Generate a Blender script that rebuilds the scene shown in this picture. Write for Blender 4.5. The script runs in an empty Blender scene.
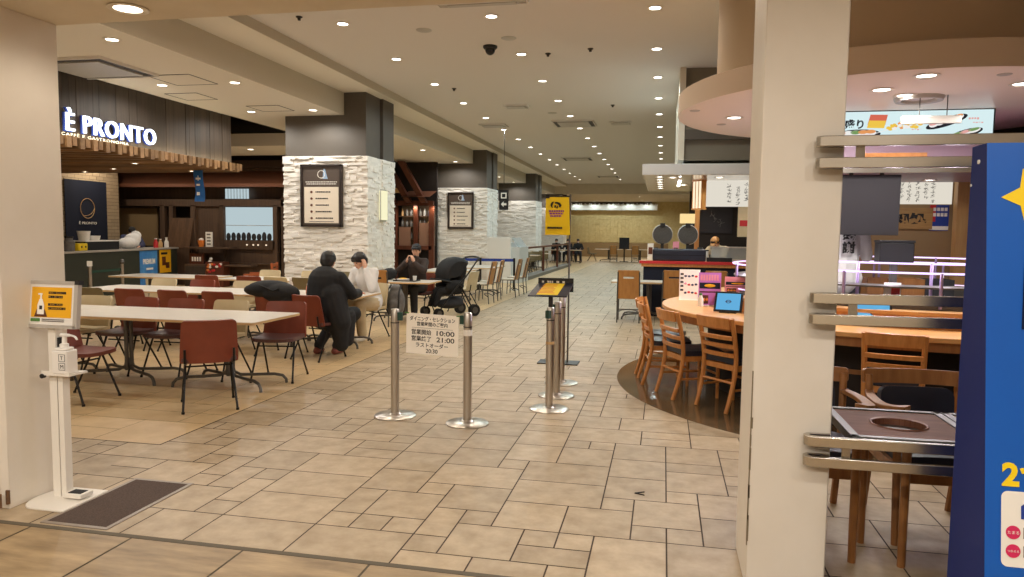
import bpy, bmesh, math, random
from mathutils import Vector, Matrix, Euler

COL = bpy.context.scene.collection
PI = math.pi
rng = random.Random(7)


# ------------------------------------------------------------------ materials
def lin(c):
    c = c / 255.0
    return c / 12.92 if c <= 0.04045 else ((c + 0.055) / 1.055) ** 2.4


def C(r, g, b):
    return (lin(r), lin(g), lin(b), 1.0)


def mat(name, col, rough=0.5, metal=0.0, noise=None, spec=None, bump=0.0, scale=8.0, stretch=(1, 1, 1),
        island=0.0, emit=0.0, trans=0.0, alpha=1.0, obj=True):
    """Principled material; noise = second colour mixed in by a noise texture; island = value spread per mesh island."""
    m = bpy.data.materials.new(name)
    m.use_nodes = True
    nt = m.node_tree
    N = nt.nodes
    b = N['Principled BSDF']
    b.inputs['Base Color'].default_value = col
    b.inputs['Roughness'].default_value = rough
    b.inputs['Metallic'].default_value = metal
    if spec is not None:
        b.inputs['Specular IOR Level'].default_value = spec
    if trans:
        b.inputs['Transmission Weight'].default_value = trans
    if alpha < 1:
        b.inputs['Alpha'].default_value = alpha
    if emit:
        b.inputs['Emission Color'].default_value = col
        b.inputs['Emission Strength'].default_value = emit
    if noise or bump or island:
        tc = N.new('ShaderNodeTexCoord')
        mp = N.new('ShaderNodeMapping')
        mp.inputs['Scale'].default_value = stretch
        nt.links.new(tc.outputs['Object'], mp.inputs['Vector'])
        nz = N.new('ShaderNodeTexNoise')
        nz.inputs['Scale'].default_value = scale
        nz.inputs['Detail'].default_value = 5
        nz.inputs['Roughness'].default_value = 0.6
        nt.links.new(mp.outputs['Vector'], nz.inputs['Vector'])
        src = None
        if noise:
            rp = N.new('ShaderNodeValToRGB')
            rp.color_ramp.elements[0].position = 0.32
            rp.color_ramp.elements[1].position = 0.68
            rp.color_ramp.elements[0].color = col
            rp.color_ramp.elements[1].color = noise
            nt.links.new(nz.outputs['Fac'], rp.inputs['Fac'])
            src = rp.outputs['Color']
        if island:
            ge = N.new('ShaderNodeNewGeometry')
            mr = N.new('ShaderNodeMapRange')
            mr.inputs['To Min'].default_value = 1 - island
            mr.inputs['To Max'].default_value = 1 + island
            nt.links.new(ge.outputs['Random Per Island'], mr.inputs['Value'])
            hs = N.new('ShaderNodeHueSaturation')
            nt.links.new(mr.outputs['Result'], hs.inputs['Value'])
            if src:
                nt.links.new(src, hs.inputs['Color'])
            else:
                hs.inputs['Color'].default_value = col
            src = hs.outputs['Color']
        if src:
            nt.links.new(src, b.inputs['Base Color'])
        if bump:
            bp = N.new('ShaderNodeBump')
            bp.inputs['Strength'].default_value = bump
            bp.inputs['Distance'].default_value = 0.01
            nt.links.new(nz.outputs['Fac'], bp.inputs['Height'])
            nt.links.new(bp.outputs['Normal'], b.inputs['Normal'])
    return m


def emis(name, col, s):
    m = bpy.data.materials.new(name)
    m.use_nodes = True
    nt = m.node_tree
    nt.nodes.clear()
    e = nt.nodes.new('ShaderNodeEmission')
    e.inputs['Color'].default_value = col
    e.inputs['Strength'].default_value = s
    o = nt.nodes.new('ShaderNodeOutputMaterial')
    nt.links.new(e.outputs[0], o.inputs[0])
    return m


# ------------------------------------------------------------------ mesh builder
class MB:
    def __init__(s):
        s.v = []
        s.f = []
        s.m = []

    def add(s, verts, faces, m=0, M=None):
        o = len(s.v)
        for p in verts:
            p = Vector(p)
            s.v.append(tuple(M @ p) if M else tuple(p))
        for f in faces:
            s.f.append(tuple(i + o for i in f))
            s.m.append(m)
        return s

    def box(s, x0, y0, z0, x1, y1, z1, m=0, M=None):
        v = [(x0, y0, z0), (x1, y0, z0), (x1, y1, z0), (x0, y1, z0), (x0, y0, z1), (x1, y0, z1), (x1, y1, z1), (x0, y1, z1)]
        return s.add(v, [(0, 3, 2, 1), (4, 5, 6, 7), (0, 1, 5, 4), (1, 2, 6, 5), (2, 3, 7, 6), (3, 0, 4, 7)], m, M)

    def cbox(s, c, d, m=0, M=None):
        return s.box(c[0] - d[0] / 2, c[1] - d[1] / 2, c[2] - d[2] / 2, c[0] + d[0] / 2, c[1] + d[1] / 2, c[2] + d[2] / 2, m, M)

    def quad(s, a, b, c, d, m=0, M=None):
        return s.add([a, b, c, d], [(0, 1, 2, 3)], m, M)

    def cyl(s, p0, p1, r0, r1=None, n=14, m=0, M=None, caps=True):
        if r1 is None:
            r1 = r0
        p0, p1 = Vector(p0), Vector(p1)
        d = (p1 - p0).normalized()
        a = d.orthogonal().normalized()
        b = d.cross(a)
        v = []
        for p, r in ((p0, r0), (p1, r1)):
            for i in range(n):
                t = 2 * PI * i / n
                v.append(p + a * math.cos(t) * r + b * math.sin(t) * r)
        f = [(i, (i + 1) % n, n + (i + 1) % n, n + i) for i in range(n)]
        if caps:
            f += [tuple(reversed(range(n))), tuple(range(n, 2 * n))]
        return s.add(v, f, m, M)

    def tube(s, pts, r, n=8, m=0, M=None, closed=False, flat=1.0):
        P = [Vector(p) for p in pts]
        k = len(P)
        R = r if isinstance(r, (list, tuple)) else [r] * k
        v = []
        a = None
        for i in range(k):
            if closed:
                d = P[(i + 1) % k] - P[i - 1]
            else:
                d = P[min(i + 1, k - 1)] - P[max(i - 1, 0)]
            d.normalize()
            if a is None:
                a = d.orthogonal().normalized()
            else:
                a = (a - d * a.dot(d)).normalized()
            b = d.cross(a)
            for j in range(n):
                t = 2 * PI * j / n
                v.append(P[i] + a * math.cos(t) * R[i] + b * math.sin(t) * R[i] * flat)
        f = []
        for i in range(k if closed else k - 1):
            i2 = (i + 1) % k
            for j in range(n):
                f.append((i * n + j, i * n + (j + 1) % n, i2 * n + (j + 1) % n, i2 * n + j))
        if not closed:
            f += [tuple(reversed(range(n))), tuple(range((k - 1) * n, k * n))]
        return s.add(v, f, m, M)

    def lathe(s, prof, c=(0, 0, 0), n=24, m=0, M=None, a0=0.0, a1=2 * PI):
        full = abs(a1 - a0 - 2 * PI) < 1e-6
        k = n if full else n + 1
        v = []
        for r, z in prof:
            for i in range(k):
                t = a0 + (a1 - a0) * i / n
                v.append((c[0] + max(r, 1e-5) * math.cos(t), c[1] + max(r, 1e-5) * math.sin(t), c[2] + z))
        f = []
        for q in range(len(prof) - 1):
            for i in range(n):
                j = (i + 1) % k
                f.append((q * k + i, q * k + j, (q + 1) * k + j, (q + 1) * k + i))
        return s.add(v, f, m, M)

    def prism(s, poly, z0, z1, m=0, M=None):
        n = len(poly)
        v = [(p[0], p[1], z0) for p in poly] + [(p[0], p[1], z1) for p in poly]
        f = [(i, (i + 1) % n, n + (i + 1) % n, n + i) for i in range(n)] + [tuple(reversed(range(n))), tuple(range(n, 2 * n))]
        return s.add(v, f, m, M)

    def ell(s, c, r, n=14, m=0, M=None):
        if not isinstance(r, (list, tuple)):
            r = (r, r, r)
        k = max(6, n // 2)
        v = [(c[0], c[1], c[2] - r[2])]
        for i in range(1, k):
            t = -PI / 2 + PI * i / k
            for j in range(n):
                q = 2 * PI * j / n
                v.append((c[0] + r[0] * math.cos(t) * math.cos(q), c[1] + r[1] * math.cos(t) * math.sin(q), c[2] + r[2] * math.sin(t)))
        v.append((c[0], c[1], c[2] + r[2]))
        f = [(0, 1 + (j + 1) % n, 1 + j) for j in range(n)]
        for i in range(k - 2):
            for j in range(n):
                a = 1 + i * n
                f.append((a + j, a + (j + 1) % n, a + n + (j + 1) % n, a + n + j))
        t = len(v) - 1
        a = 1 + (k - 2) * n
        f += [(a + j, a + (j + 1) % n, t) for j in range(n)]
        return s.add(v, f, m, M)

    def cap(s, p0, p1, r0, r1=None, n=12, m=0, M=None):
        r1 = r0 if r1 is None else r1
        s.cyl(p0, p1, r0, r1, n, m, M)
        s.ell(p0, r0, n, m, M)
        s.ell(p1, r1, n, m, M)
        return s

    def slab(s, width, h, pos, thick, nu=10, nv=10, r=0.05, m=0, M=None, r0=None):
        """Bent panel with rounded corners: pos(u_metres, v_metres) -> centre point; thickness along the local normal.
        r rounds the v=h corners, r0 the v=0 corners."""
        r0 = r if r0 is None else r0
        W = width if callable(width) else (lambda t: width)
        vs = [0.0]
        for i in range(nv + 1):
            vs.append(h * i / nv)
        for q in (0.06, 0.25, 0.55):
            vs += [r0 * q, h - r * q]
        vs = sorted(set(round(x, 5) for x in vs if 0 <= x <= h))
        front, back = [], []
        e = 1e-3
        for t in vs:
            w = W(t) / 2
            if t < r0:
                w -= r0 - math.sqrt(max(0, r0 * r0 - (r0 - t) ** 2))
            if t > h - r:
                w -= r - math.sqrt(max(0, r * r - (t - h + r) ** 2))
            for i in range(nu + 1):
                u = w * (2 * i / nu - 1)
                p = Vector(pos(u, t))
                du = Vector(pos(u + e, t)) - Vector(pos(u - e, t))
                dv = Vector(pos(u, t + e)) - Vector(pos(u, t - e))
                nn = du.cross(dv).normalized() * (thick / 2)
                front.append(p - nn)
                back.append(p + nn)
        k = nu + 1
        n = len(vs)
        o = n * k
        f = []
        for a in range(n - 1):
            for i in range(nu):
                q = (a * k + i, a * k + i + 1, (a + 1) * k + i + 1, (a + 1) * k + i)
                f.append(tuple(reversed(q)))
                f.append(tuple(x + o for x in q))
        rim = [i for i in range(k)] + [a * k + nu for a in range(1, n)] + [(n - 1) * k + i for i in range(nu - 1, -1, -1)] + [a * k for a in range(n - 2, 0, -1)]
        for a in range(len(rim)):
            p, q = rim[a], rim[(a + 1) % len(rim)]
            f.append((p, q, q + o, p + o))
        return s.add(front + back, f, m, M)

    def build(s, name, mats, parent=None, bevel=0.0, seg=2, smooth=35, loc=None, rz=None):
        me = bpy.data.meshes.new(name)
        me.from_pydata([tuple(p) for p in s.v], [], s.f)
        if not isinstance(mats, (list, tuple)):
            mats = [mats]
        for mm in mats:
            me.materials.append(mm)
        if len(mats) > 1:
            me.polygons.foreach_set('material_index', s.m)
        if smooth:
            me.shade_smooth()
            me.set_sharp_from_angle(angle=math.radians(smooth))
        me.update()
        o = bpy.data.objects.new(name, me)
        COL.objects.link(o)
        if parent is not None:
            o.parent = parent
        if loc is not None:
            o.location = loc
        if rz is not None:
            o.rotation_euler = (0, 0, rz)
        if bevel:
            b = o.modifiers.new('bevel', 'BEVEL')
            b.width = bevel
            b.segments = seg
            b.limit_method = 'ANGLE'
            b.angle_limit = math.radians(40)
        return o


def rrect(w, d, r, n=5):
    pts = []
    for cx, cy, a in ((w / 2 - r, d / 2 - r, 0), (-w / 2 + r, d / 2 - r, PI / 2), (-w / 2 + r, -d / 2 + r, PI), (w / 2 - r, -d / 2 + r, 1.5 * PI)):
        for i in range(n + 1):
            t = a + PI / 2 * i / n
            pts.append((cx + r * math.cos(t), cy + r * math.sin(t)))
    return pts


def catmull(pts, k=6):
    P = [Vector(p) for p in pts]
    out = []
    for i in range(len(P) - 1):
        a, b, c, d = P[max(i - 1, 0)], P[i], P[i + 1], P[min(i + 2, len(P) - 1)]
        for j in range(k):
            t = j / k
            out.append(0.5 * ((2 * b) + (c - a) * t + (2 * a - 5 * b + 4 * c - d) * t * t + (3 * b - a - 3 * c + d) * t ** 3))
    out.append(P[-1])
    return out


# ------------------------------------------------------------------ objects
def tag(o, label=None, cat=None, group=None, kind=None):
    if label:
        o['label'] = label
    if cat:
        o['category'] = cat
    if group:
        o['group'] = group
    if kind:
        o['kind'] = kind
    return o


def thing(name, label, cat, loc=(0, 0, 0), rz=0.0, group=None, rot=None):
    o = bpy.data.objects.new(name, None)
    o.empty_display_size = 0.1
    COL.objects.link(o)
    o.location = loc
    o.rotation_euler = rot if rot else (0, 0, rz)
    return tag(o, label, cat, group)


def struct(o, label=None, cat=None):
    o['kind'] = 'structure'
    return tag(o, label, cat)


def copy_tree(o, loc=None, rz=None, label=None, group=None, parent=None):
    c = o.copy()
    COL.objects.link(c)
    if parent is not None:
        c.parent = parent
    for ch in list(o.children):
        copy_tree(ch, parent=c)
    if loc is not None:
        c.location = loc
    if rz is not None:
        c.rotation_euler = (0, 0, rz)
    if label:
        c['label'] = label
    if group:
        c['group'] = group
    return c


_dg = None


def mesh_from_curve(cu, name):
    o = bpy.data.objects.new(name + '_tmp', cu)
    COL.objects.link(o)
    bpy.context.view_layer.update()
    dg = bpy.context.evaluated_depsgraph_get()
    me = bpy.data.meshes.new_from_object(o.evaluated_get(dg))
    bpy.data.objects.remove(o)
    return me


def text(s, size, m, name='lettering', parent=None, M=None, ext=0.002, align='CENTER', bold=0.0, spacing=1.0, shear=0.0, width=None, line=1.0, height=None):
    """Lettering as a mesh in the local XZ plane facing -Y (M moves it). Centred on its own box; width/height force its size."""
    cu = bpy.data.curves.new(name, 'FONT')
    cu.body = s
    cu.size = size
    cu.extrude = ext
    cu.offset = bold
    cu.align_x = align
    cu.space_character = spacing
    cu.space_line = line
    cu.shear = shear
    cu.resolution_u = 3
    me = mesh_from_curve(cu, name)
    if len(me.vertices):
        xs = [v.co.x for v in me.vertices]
        ys = [v.co.y for v in me.vertices]
        cx, cy = (min(xs) + max(xs)) / 2, (min(ys) + max(ys)) / 2
        kx = width / (max(xs) - min(xs)) if width else 1.0
        ky = height / (max(ys) - min(ys)) if height else kx
        if height and not width:
            kx = ky
        T = Matrix.Rotation(PI / 2, 4, 'X') @ Matrix.Diagonal((kx, ky, 1, 1)) @ Matrix.Translation((-cx, -cy, 0))
        me.transform((M if M else Matrix.Identity(4)) @ T)
    me.materials.clear()
    me.materials.append(m)
    me.name = name
    o = bpy.data.objects.new(name, me)
    COL.objects.link(o)
    if parent is not None:
        o.parent = parent
    return o


def blob(mb, name, m, parent=None, voxel=0.014, it=5, fac=0.5):
    """Fuse the closed pieces of mb into one continuous skin."""
    o = mb.build(name + '_tmp', m, smooth=0)
    r = o.modifiers.new('r', 'REMESH')
    r.mode = 'VOXEL'
    r.voxel_size = voxel
    sm = o.modifiers.new('s', 'SMOOTH')
    sm.iterations = it
    sm.factor = fac
    bpy.context.view_layer.update()
    dg = bpy.context.evaluated_depsgraph_get()
    me = bpy.data.meshes.new_from_object(o.evaluated_get(dg))
    bpy.data.objects.remove(o)
    me.materials.clear()
    me.materials.append(m)
    me.shade_smooth()
    me.name = name
    q = bpy.data.objects.new(name, me)
    COL.objects.link(q)
    if parent is not None:
        q.parent = parent
    return q


def T(x=0, y=0, z=0):
    return Matrix.Translation((x, y, z))


def RZ(a):
    return Matrix.Rotation(a, 4, 'Z')


def RX(a):
    return Matrix.Rotation(a, 4, 'X')


def RY(a):
    return Matrix.Rotation(a, 4, 'Y')

# ------------------------------------------------------------------ palette
M = {}
M['plaster'] = mat('plaster', C(222, 212, 194), 0.75, noise=C(216, 205, 186), scale=3)
M['jamb'] = mat('jamb_paint', C(228, 220, 208), 0.45, noise=C(221, 212, 198), scale=2.2)
M['ceil'] = mat('ceiling_paint', C(224, 219, 214), 0.85)
M['soffit'] = mat('soffit_paint', C(234, 228, 216), 0.8)
M['fascia'] = mat('fascia_paint', C(200, 192, 174), 0.8)
M['taupe'] = mat('pillar_taupe', C(92, 85, 77), 0.6, noise=C(87, 80, 72), scale=2)
M['taupe_d'] = mat('pillar_taupe_dark', C(84, 75, 64), 0.6)
M['stone'] = mat('white_stone', C(238, 234, 227), 0.85, island=0.06, bump=0.15, scale=60)
M['tile'] = mat('floor_tile', C(186, 166, 138), 0.42, noise=C(160, 139, 110), scale=7, island=0.12, bump=0.10, spec=0.4)
M['tile_d'] = mat('dining_tile', C(208, 180, 138), 0.36, noise=C(194, 165, 122), scale=4, island=0.05, bump=0.05, spec=0.45)
M['grout'] = mat('grout', C(72, 58, 46), 0.85)
M['slab'] = mat('quartzite_slab', C(178, 152, 114), 0.45, noise=C(122, 100, 70), scale=2.6, stretch=(0.8, 3.4, 1), island=0.10, bump=0.15)
M['slab_joint'] = mat('slab_joint', C(92, 82, 66), 0.7)
M['dark_floor'] = mat('polished_dark_floor', C(92, 76, 56), 0.12, noise=C(116, 96, 70), scale=2.5, spec=0.6)
M['sand_wall'] = mat('far_tile_wall', C(222, 204, 150), 0.6, noise=C(208, 188, 132), scale=6)
M['steel'] = mat('brushed_steel', C(206, 200, 192), 0.30, 1.0, noise=C(188, 182, 174), scale=40, stretch=(1, 1, 0.05))
M['rail_steel'] = mat('rail_steel', C(196, 190, 180), 0.24, 1.0)
M['grey_steel'] = mat('grey_painted_steel', C(96, 92, 88), 0.4, 0.6)
M['chrome'] = mat('chrome', C(210, 208, 204), 0.12, 1.0)
M['black_metal'] = mat('black_metal', C(26, 23, 22), 0.4, 0.3)
M['black'] = mat('black_plastic', C(20, 19, 20), 0.45)
M['rubber'] = mat('rubber', C(22, 21, 21), 0.8)
M['white_pl'] = mat('white_plastic', C(236, 232, 226), 0.4)
M['cream_metal'] = mat('cream_metal', C(232, 226, 216), 0.35)
M['brown_v'] = mat('red_brown_vinyl', C(134, 64, 44), 0.42, noise=C(124, 58, 40), scale=6)
M['brown_v2'] = mat('dark_red_brown_vinyl', C(112, 56, 42), 0.45, noise=C(104, 50, 38), scale=6)
M['plum_v'] = mat('plum_brown_vinyl', C(92, 58, 54), 0.42)
M['beige_v'] = mat('beige_vinyl', C(206, 188, 152), 0.5, noise=C(198, 180, 142), scale=6)
M['olive_v'] = mat('olive_vinyl', C(120, 106, 74), 0.5)
M['tabletop'] = mat('white_laminate', C(216, 208, 196), 0.32, noise=C(208, 199, 185), scale=3, stretch=(1, 8, 1))
M['ply_edge'] = mat('plywood_edge', C(206, 170, 122), 0.5)
M['honey'] = mat('honey_wood', C(208, 142, 78), 0.35, noise=C(186, 120, 60), scale=5, stretch=(6, 6, 0.6))
M['honey_d'] = mat('oak_wood', C(160, 108, 60), 0.4, noise=C(138, 90, 46), scale=5, stretch=(6, 6, 0.6))
M['counter_w'] = mat('counter_wood', C(222, 170, 110), 0.3, noise=C(206, 152, 94), scale=3, stretch=(0.7, 6, 4))
M['pale_wood'] = mat('pale_wood', C(206, 166, 112), 0.45, noise=C(190, 148, 94), scale=4, stretch=(5, 5, 0.5))
M['tan_wood'] = mat('tan_plywood', C(192, 138, 78), 0.4, noise=C(176, 122, 66), scale=4, stretch=(5, 5, 0.5))
M['dark_wood'] = mat('dark_wood', C(76, 58, 46), 0.5, noise=C(94, 72, 56), scale=3, stretch=(6, 6, 0.4), island=0.25)
M['plank'] = mat('sign_plank', C(56, 48, 41), 0.6, noise=C(72, 61, 51), scale=3, stretch=(8, 8, 0.5), island=0.22)
M['slat_w'] = mat('slat_wood', C(150, 116, 78), 0.5, noise=C(120, 88, 58), scale=3, stretch=(1, 4, 4), island=0.3)
M['red_wood'] = mat('red_stained_wood', C(104, 54, 34), 0.4, noise=C(84, 42, 26), scale=3, stretch=(6, 6, 0.5))
M['navy_v'] = mat('navy_vinyl', C(34, 38, 54), 0.35)
M['copper'] = mat('copper_hood', C(128, 84, 64), 0.4, 0.3)
M['void'] = mat('dark_interior', C(40, 32, 28), 0.8)
M['green_panel'] = mat('dark_green_panel', C(52, 56, 46), 0.5)
M['navy_cloth'] = mat('navy_cloth', C(18, 24, 44), 0.85)
M['blue_cloth'] = mat('blue_cloth', C(34, 96, 168), 0.7, noise=C(44, 112, 186), scale=12)
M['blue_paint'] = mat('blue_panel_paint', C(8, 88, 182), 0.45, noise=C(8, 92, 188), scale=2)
M['blue_side'] = mat('panel_side_navy', C(12, 34, 104), 0.5, spec=0.25)  # darker blue for every face but the front
M['yellow'] = mat('yellow_print', C(250, 214, 24), 0.5)
M['amber'] = mat('amber_print', C(238, 176, 22), 0.5)
M['white'] = mat('white_print', C(242, 238, 230), 0.6)
M['ink'] = mat('black_ink', C(24, 22, 24), 0.7)
M['grey_ink'] = mat('grey_ink', C(110, 104, 100), 0.7)
M['red'] = mat('red_print', C(196, 40, 44), 0.5)
M['magenta'] = mat('magenta_print', C(214, 40, 96), 0.5)
M['purple'] = mat('purple_print', C(146, 66, 148), 0.5)
M['blue_ink'] = mat('blue_ink', C(30, 60, 150), 0.6)
M['orange'] = mat('orange_print', C(232, 132, 54), 0.6)
M['pink'] = mat('pink_print', C(232, 150, 170), 0.6)
M['green'] = mat('green_print', C(80, 130, 60), 0.6)
M['mat_pile'] = mat('mat_pile', C(66, 52, 46), 0.95, noise=C(92, 74, 64), scale=120, bump=0.6)
M['mat_rim'] = mat('mat_rim', C(150, 138, 126), 0.4, 0.3)
M['skin'] = mat('skin', C(222, 172, 144), 0.5, noise=C(212, 160, 132), scale=9)
M['hair'] = mat('black_hair', C(18, 15, 15), 0.45, noise=C(32, 27, 26), scale=60)
M['black_cloth'] = mat('black_coat_cloth', C(20, 20, 22), 0.8, noise=C(30, 30, 33), scale=9, bump=0.3)
M['white_cloth'] = mat('white_cloth', C(232, 230, 228), 0.8, noise=C(218, 216, 216), scale=6, bump=0.3)
M['beige_cloth'] = mat('beige_trouser_cloth', C(200, 182, 148), 0.8, noise=C(188, 168, 134), scale=8, bump=0.3)
M['brown_cloth'] = mat('dark_brown_cloth', C(58, 44, 38), 0.85, noise=C(46, 36, 32), scale=8, bump=0.3)
M['charcoal_cloth'] = mat('charcoal_cloth', C(44, 44, 48), 0.85)
M['slate_cloth'] = mat('slate_blue_cloth', C(58, 62, 92), 0.8)
M['grey_cloth'] = mat('grey_nylon', C(120, 118, 116), 0.6, noise=C(90, 88, 88), scale=10, bump=0.4)
M['shoe_red'] = mat('brick_red_suede', C(140, 76, 64), 0.7)
M['shoe_white'] = mat('white_leather', C(226, 222, 212), 0.5)
M['glass'] = mat('clear_glass', C(235, 240, 240), 0.05, trans=0.9)
M['glass_l'] = mat('lamp_glass', C(255, 250, 236), 0.3, emit=0.0)
M['lamp'] = emis('lamp_glow', (1.0, 0.90, 0.74, 1), 9.0)
M['lamp_n'] = emis('lamp_glow_neutral', (1.0, 0.95, 0.86, 1), 9.0)
M['led'] = emis('lavender_led', (0.80, 0.62, 1.0, 1), 1.7)
M['sign_white'] = emis('backlit_letter', (0.90, 0.95, 1.0, 1), 3.0)
M['screen_bg'] = emis('menu_screen', (0.72, 0.90, 0.92, 1), 0.95)
M['tablet_glow'] = emis('tablet_glow', (0.15, 0.50, 0.85, 1), 0.85)
M['window_glow'] = emis('lit_window', (0.62, 0.76, 0.80, 1), 0.75)
M['paper_glow'] = emis('lit_paper', (1.0, 0.84, 0.60, 1), 1.1)
M['sheet_glow'] = emis('lit_white_board', (1.0, 0.93, 0.80, 1), 0.75)
M['shade_glow'] = emis('lit_lampshade', (1.0, 0.74, 0.34, 1), 1.0)
M['downlight_ring'] = mat('downlight_ring', C(232, 226, 214), 0.5)
M['vent_dark'] = mat('vent_dark', C(52, 46, 40), 0.6)
M['vent_grey'] = mat('vent_grey', C(186, 180, 172), 0.4, 0.2)
M['tile_wall_d'] = mat('grey_tile_wall', C(122, 112, 118), 0.4)
M['dark_panel'] = mat('dark_grey_panel', C(52, 49, 52), 0.6, spec=0.2)
M['grey_wall'] = mat('grey_wall_paint', C(128, 118, 102), 0.8)
M['brown_wall'] = mat('brown_wall_paint', C(150, 124, 88), 0.8)
M['light_slab'] = mat('pale_grey_fascia', C(216, 220, 224), 0.5)
M['canopy'] = mat('canopy_paint', C(226, 206, 186), 0.6)
M['rose_gloss'] = mat('canopy_underside', C(240, 226, 214), 0.35)
M['mesh_disc'] = mat('grey_mesh_disc', C(92, 88, 84), 0.6, 0.3, noise=C(60, 58, 56), scale=120)
M['wood_floor_dark'] = mat('dark_shop_floor', C(86, 66, 50), 0.4)
M['granite'] = mat('planter_stone', C(120, 116, 108), 0.7)
M['lavender'] = mat('lavender_steel', C(170, 150, 190), 0.3, 0.6)

# ------------------------------------------------------------------ camera
cam = bpy.data.cameras.new('camera')
cam.sensor_width = 36.0
cam.lens = 36.0 * 723.0 / 1024.0
cam.clip_end = 200
cam_o = bpy.data.objects.new('camera', cam)
COL.objects.link(cam_o)
dY = Vector((152, 53.5, -723)).normalized()
dX = Vector((3476, -97.5, 723)).normalized()
dX = (dX - dY * dX.dot(dY)).normalized()
dZ = dX.cross(dY)
cam_o.matrix_world = Matrix(((dX.x, dX.y, dX.z, 0), (dY.x, dY.y, dY.z, 0), (dZ.x, dZ.y, dZ.z, 1.6), (0, 0, 0, 1)))
bpy.context.scene.camera = cam_o

ZC, ZS, ZF = 4.48, 4.336, 3.90      # main ceiling, step, dining soffit
XM, XF = -5.575, -6.29              # edge of the main ceiling, face of the dining soffit
ZH = 2.81                           # underside of the entrance header
COLS = (13.55, 23.5, 32.9, 42.0)    # fronts of the stone pillars
CX0, CX1 = -7.56, -5.80

# ------------------------------------------------------------------ floors
gx, gy, GU, GV = 0.0565, 4.33, 0.188, 0.195


def ashlar(x0, x1, y0, y1, gu, gv, ox, oy, seeds, r, inset, clip=None, sizes=None):
    i0, i1 = math.floor((x0 - ox) / gu), math.ceil((x1 - ox) / gu)
    j0, j1 = math.floor((y0 - oy) / gv), math.ceil((y1 - oy) / gv)
    taken = set()
    out = []

    def put(i, j, w, d):
        for a in range(i, i + w):
            for b in range(j, j + d):
                taken.add((a, b))
        out.append((i, j, w, d))
    for q in seeds:
        put(*q)
    sizes = sizes or [(2, 2, 40), (3, 2, 28), (2, 1, 16), (1, 1, 11), (1, 2, 3)]
    for j in range(j0, j1):
        for i in range(i0, i1):
            if (i, j) in taken:
                continue
            opts = [q for q in sizes if all((i + a, j + b) not in taken for a in range(q[0]) for b in range(q[1]))] or [(1, 1, 1)]
            t = r.random() * sum(q[2] for q in opts)
            for q in opts:
                t -= q[2]
                if t <= 0:
                    break
            put(i, j, q[0], q[1])
    mb = MB()
    for i, j, w, d in out:
        a, b = ox + i * gu + inset, ox + (i + w) * gu - inset
        c, e = oy + j * gv + inset, oy + (j + d) * gv - inset
        a, b, c, e = max(a, x0), min(b, x1), max(c, y0), min(e, y1)
        if b - a < 0.01 or e - c < 0.01 or (clip and clip(a, b, c, e)):
            continue
        z = 0.0
        mb.quad((a, c, z), (b, c, z), (b, e, z), (a, e, z))
    return mb


SEEDS = [(-5, -1, 3, 2), (-2, 0, 2, 2), (-2, -1, 1, 1), (-1, -2, 2, 2), (0, 0, 1, 1), (0, 1, 2, 2), (-5, -3, 2, 2), (-3, -3, 2, 2),
         (-1, -3, 1, 1), (0, -3, 1, 1), (1, -1, 2, 2), (1, -3, 2, 2), (-2, -6, 2, 3), (0, -6, 2, 3), (-4, -4, 1, 1), (-3, -4, 1, 1),
         (-4, -5, 2, 1), (-6, -5, 2, 2), (-6, -3, 1, 1), (-7, -4, 1, 2), (-7, -2, 2, 2), (-8, -1, 1, 1), (-9, -3, 2, 2), (-8, -4, 1, 1)]
XT = -3.62      # edge of the aisle tiling
YT = 4.62
floor = MB()
aisle = ashlar(XT, 9.0, 3.2, 52.0, GU, GV, gx, gy, SEEDS, random.Random(3), 0.0042)
nook = ashlar(-14.0, XT, 3.2, YT, GU, GV, gx, gy, [], random.Random(5), 0.0042)
floor.v, floor.f, floor.m = aisle.v, aisle.f, aisle.m
floor.add(nook.v, nook.f)
din = ashlar(-20.0, XT - 0.012, YT + 0.012, 52.0, 0.30, 0.30, XT - 0.3, YT, [], random.Random(9), 0.002, sizes=[(2, 1, 40), (3, 1, 20), (2, 2, 30)])
floor.add(din.v, din.f, 1)
floor.quad((-20, 3.18, -0.004), (9, 3.18, -0.004), (9, 53, -0.004), (-20, 53, -0.004), 2)
struct(floor.build('floor', [M['tile'], M['tile_d'], M['grout']], smooth=0), 'beige stone tile floor of the dining hall in mixed sizes', 'floor')

sl = MB()
xs = [-7.0, -6.2, -5.55, -4.9, -4.25, -3.28, -2.66, -2.02, -1.345, -0.7, -0.05, 0.6, 1.25, 1.9, 2.55, 3.2, 3.85, 4.5, 5.2]
for a, b in zip(xs, xs[1:]):
    for c, d in ((-4.0, -1.6), (-1.6, 0.8), (0.8, 3.16)):
        sl.quad((a + 0.006, c + 0.006, 0), (b - 0.006, c + 0.006, 0), (b - 0.006, d, 0), (a + 0.006, d, 0))
sl.quad((-7, -4, -0.004), (5.2, -4, -0.004), (5.2, 3.2, -0.004), (-7, 3.2, -0.004), 1)
sl.box(-7, 3.165, -0.003, 5.2, 3.198, 0.0008, 1)
struct(sl.build('floor_foreground', [M['slab'], M['slab_joint']], smooth=0), 'large golden quartzite floor slabs in front of the entrance', 'floor')

disc = MB()
pts = [(2.46 + 2.94 * math.cos(2 * PI * i / 96), 8.3 + 2.94 * math.sin(2 * PI * i / 96)) for i in range(96)]
disc.prism(pts, -0.003, 0.003)
struct(disc.build('floor_dark', M['dark_floor'], smooth=0), 'round polished dark floor under the wooden counter', 'floor')

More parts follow.
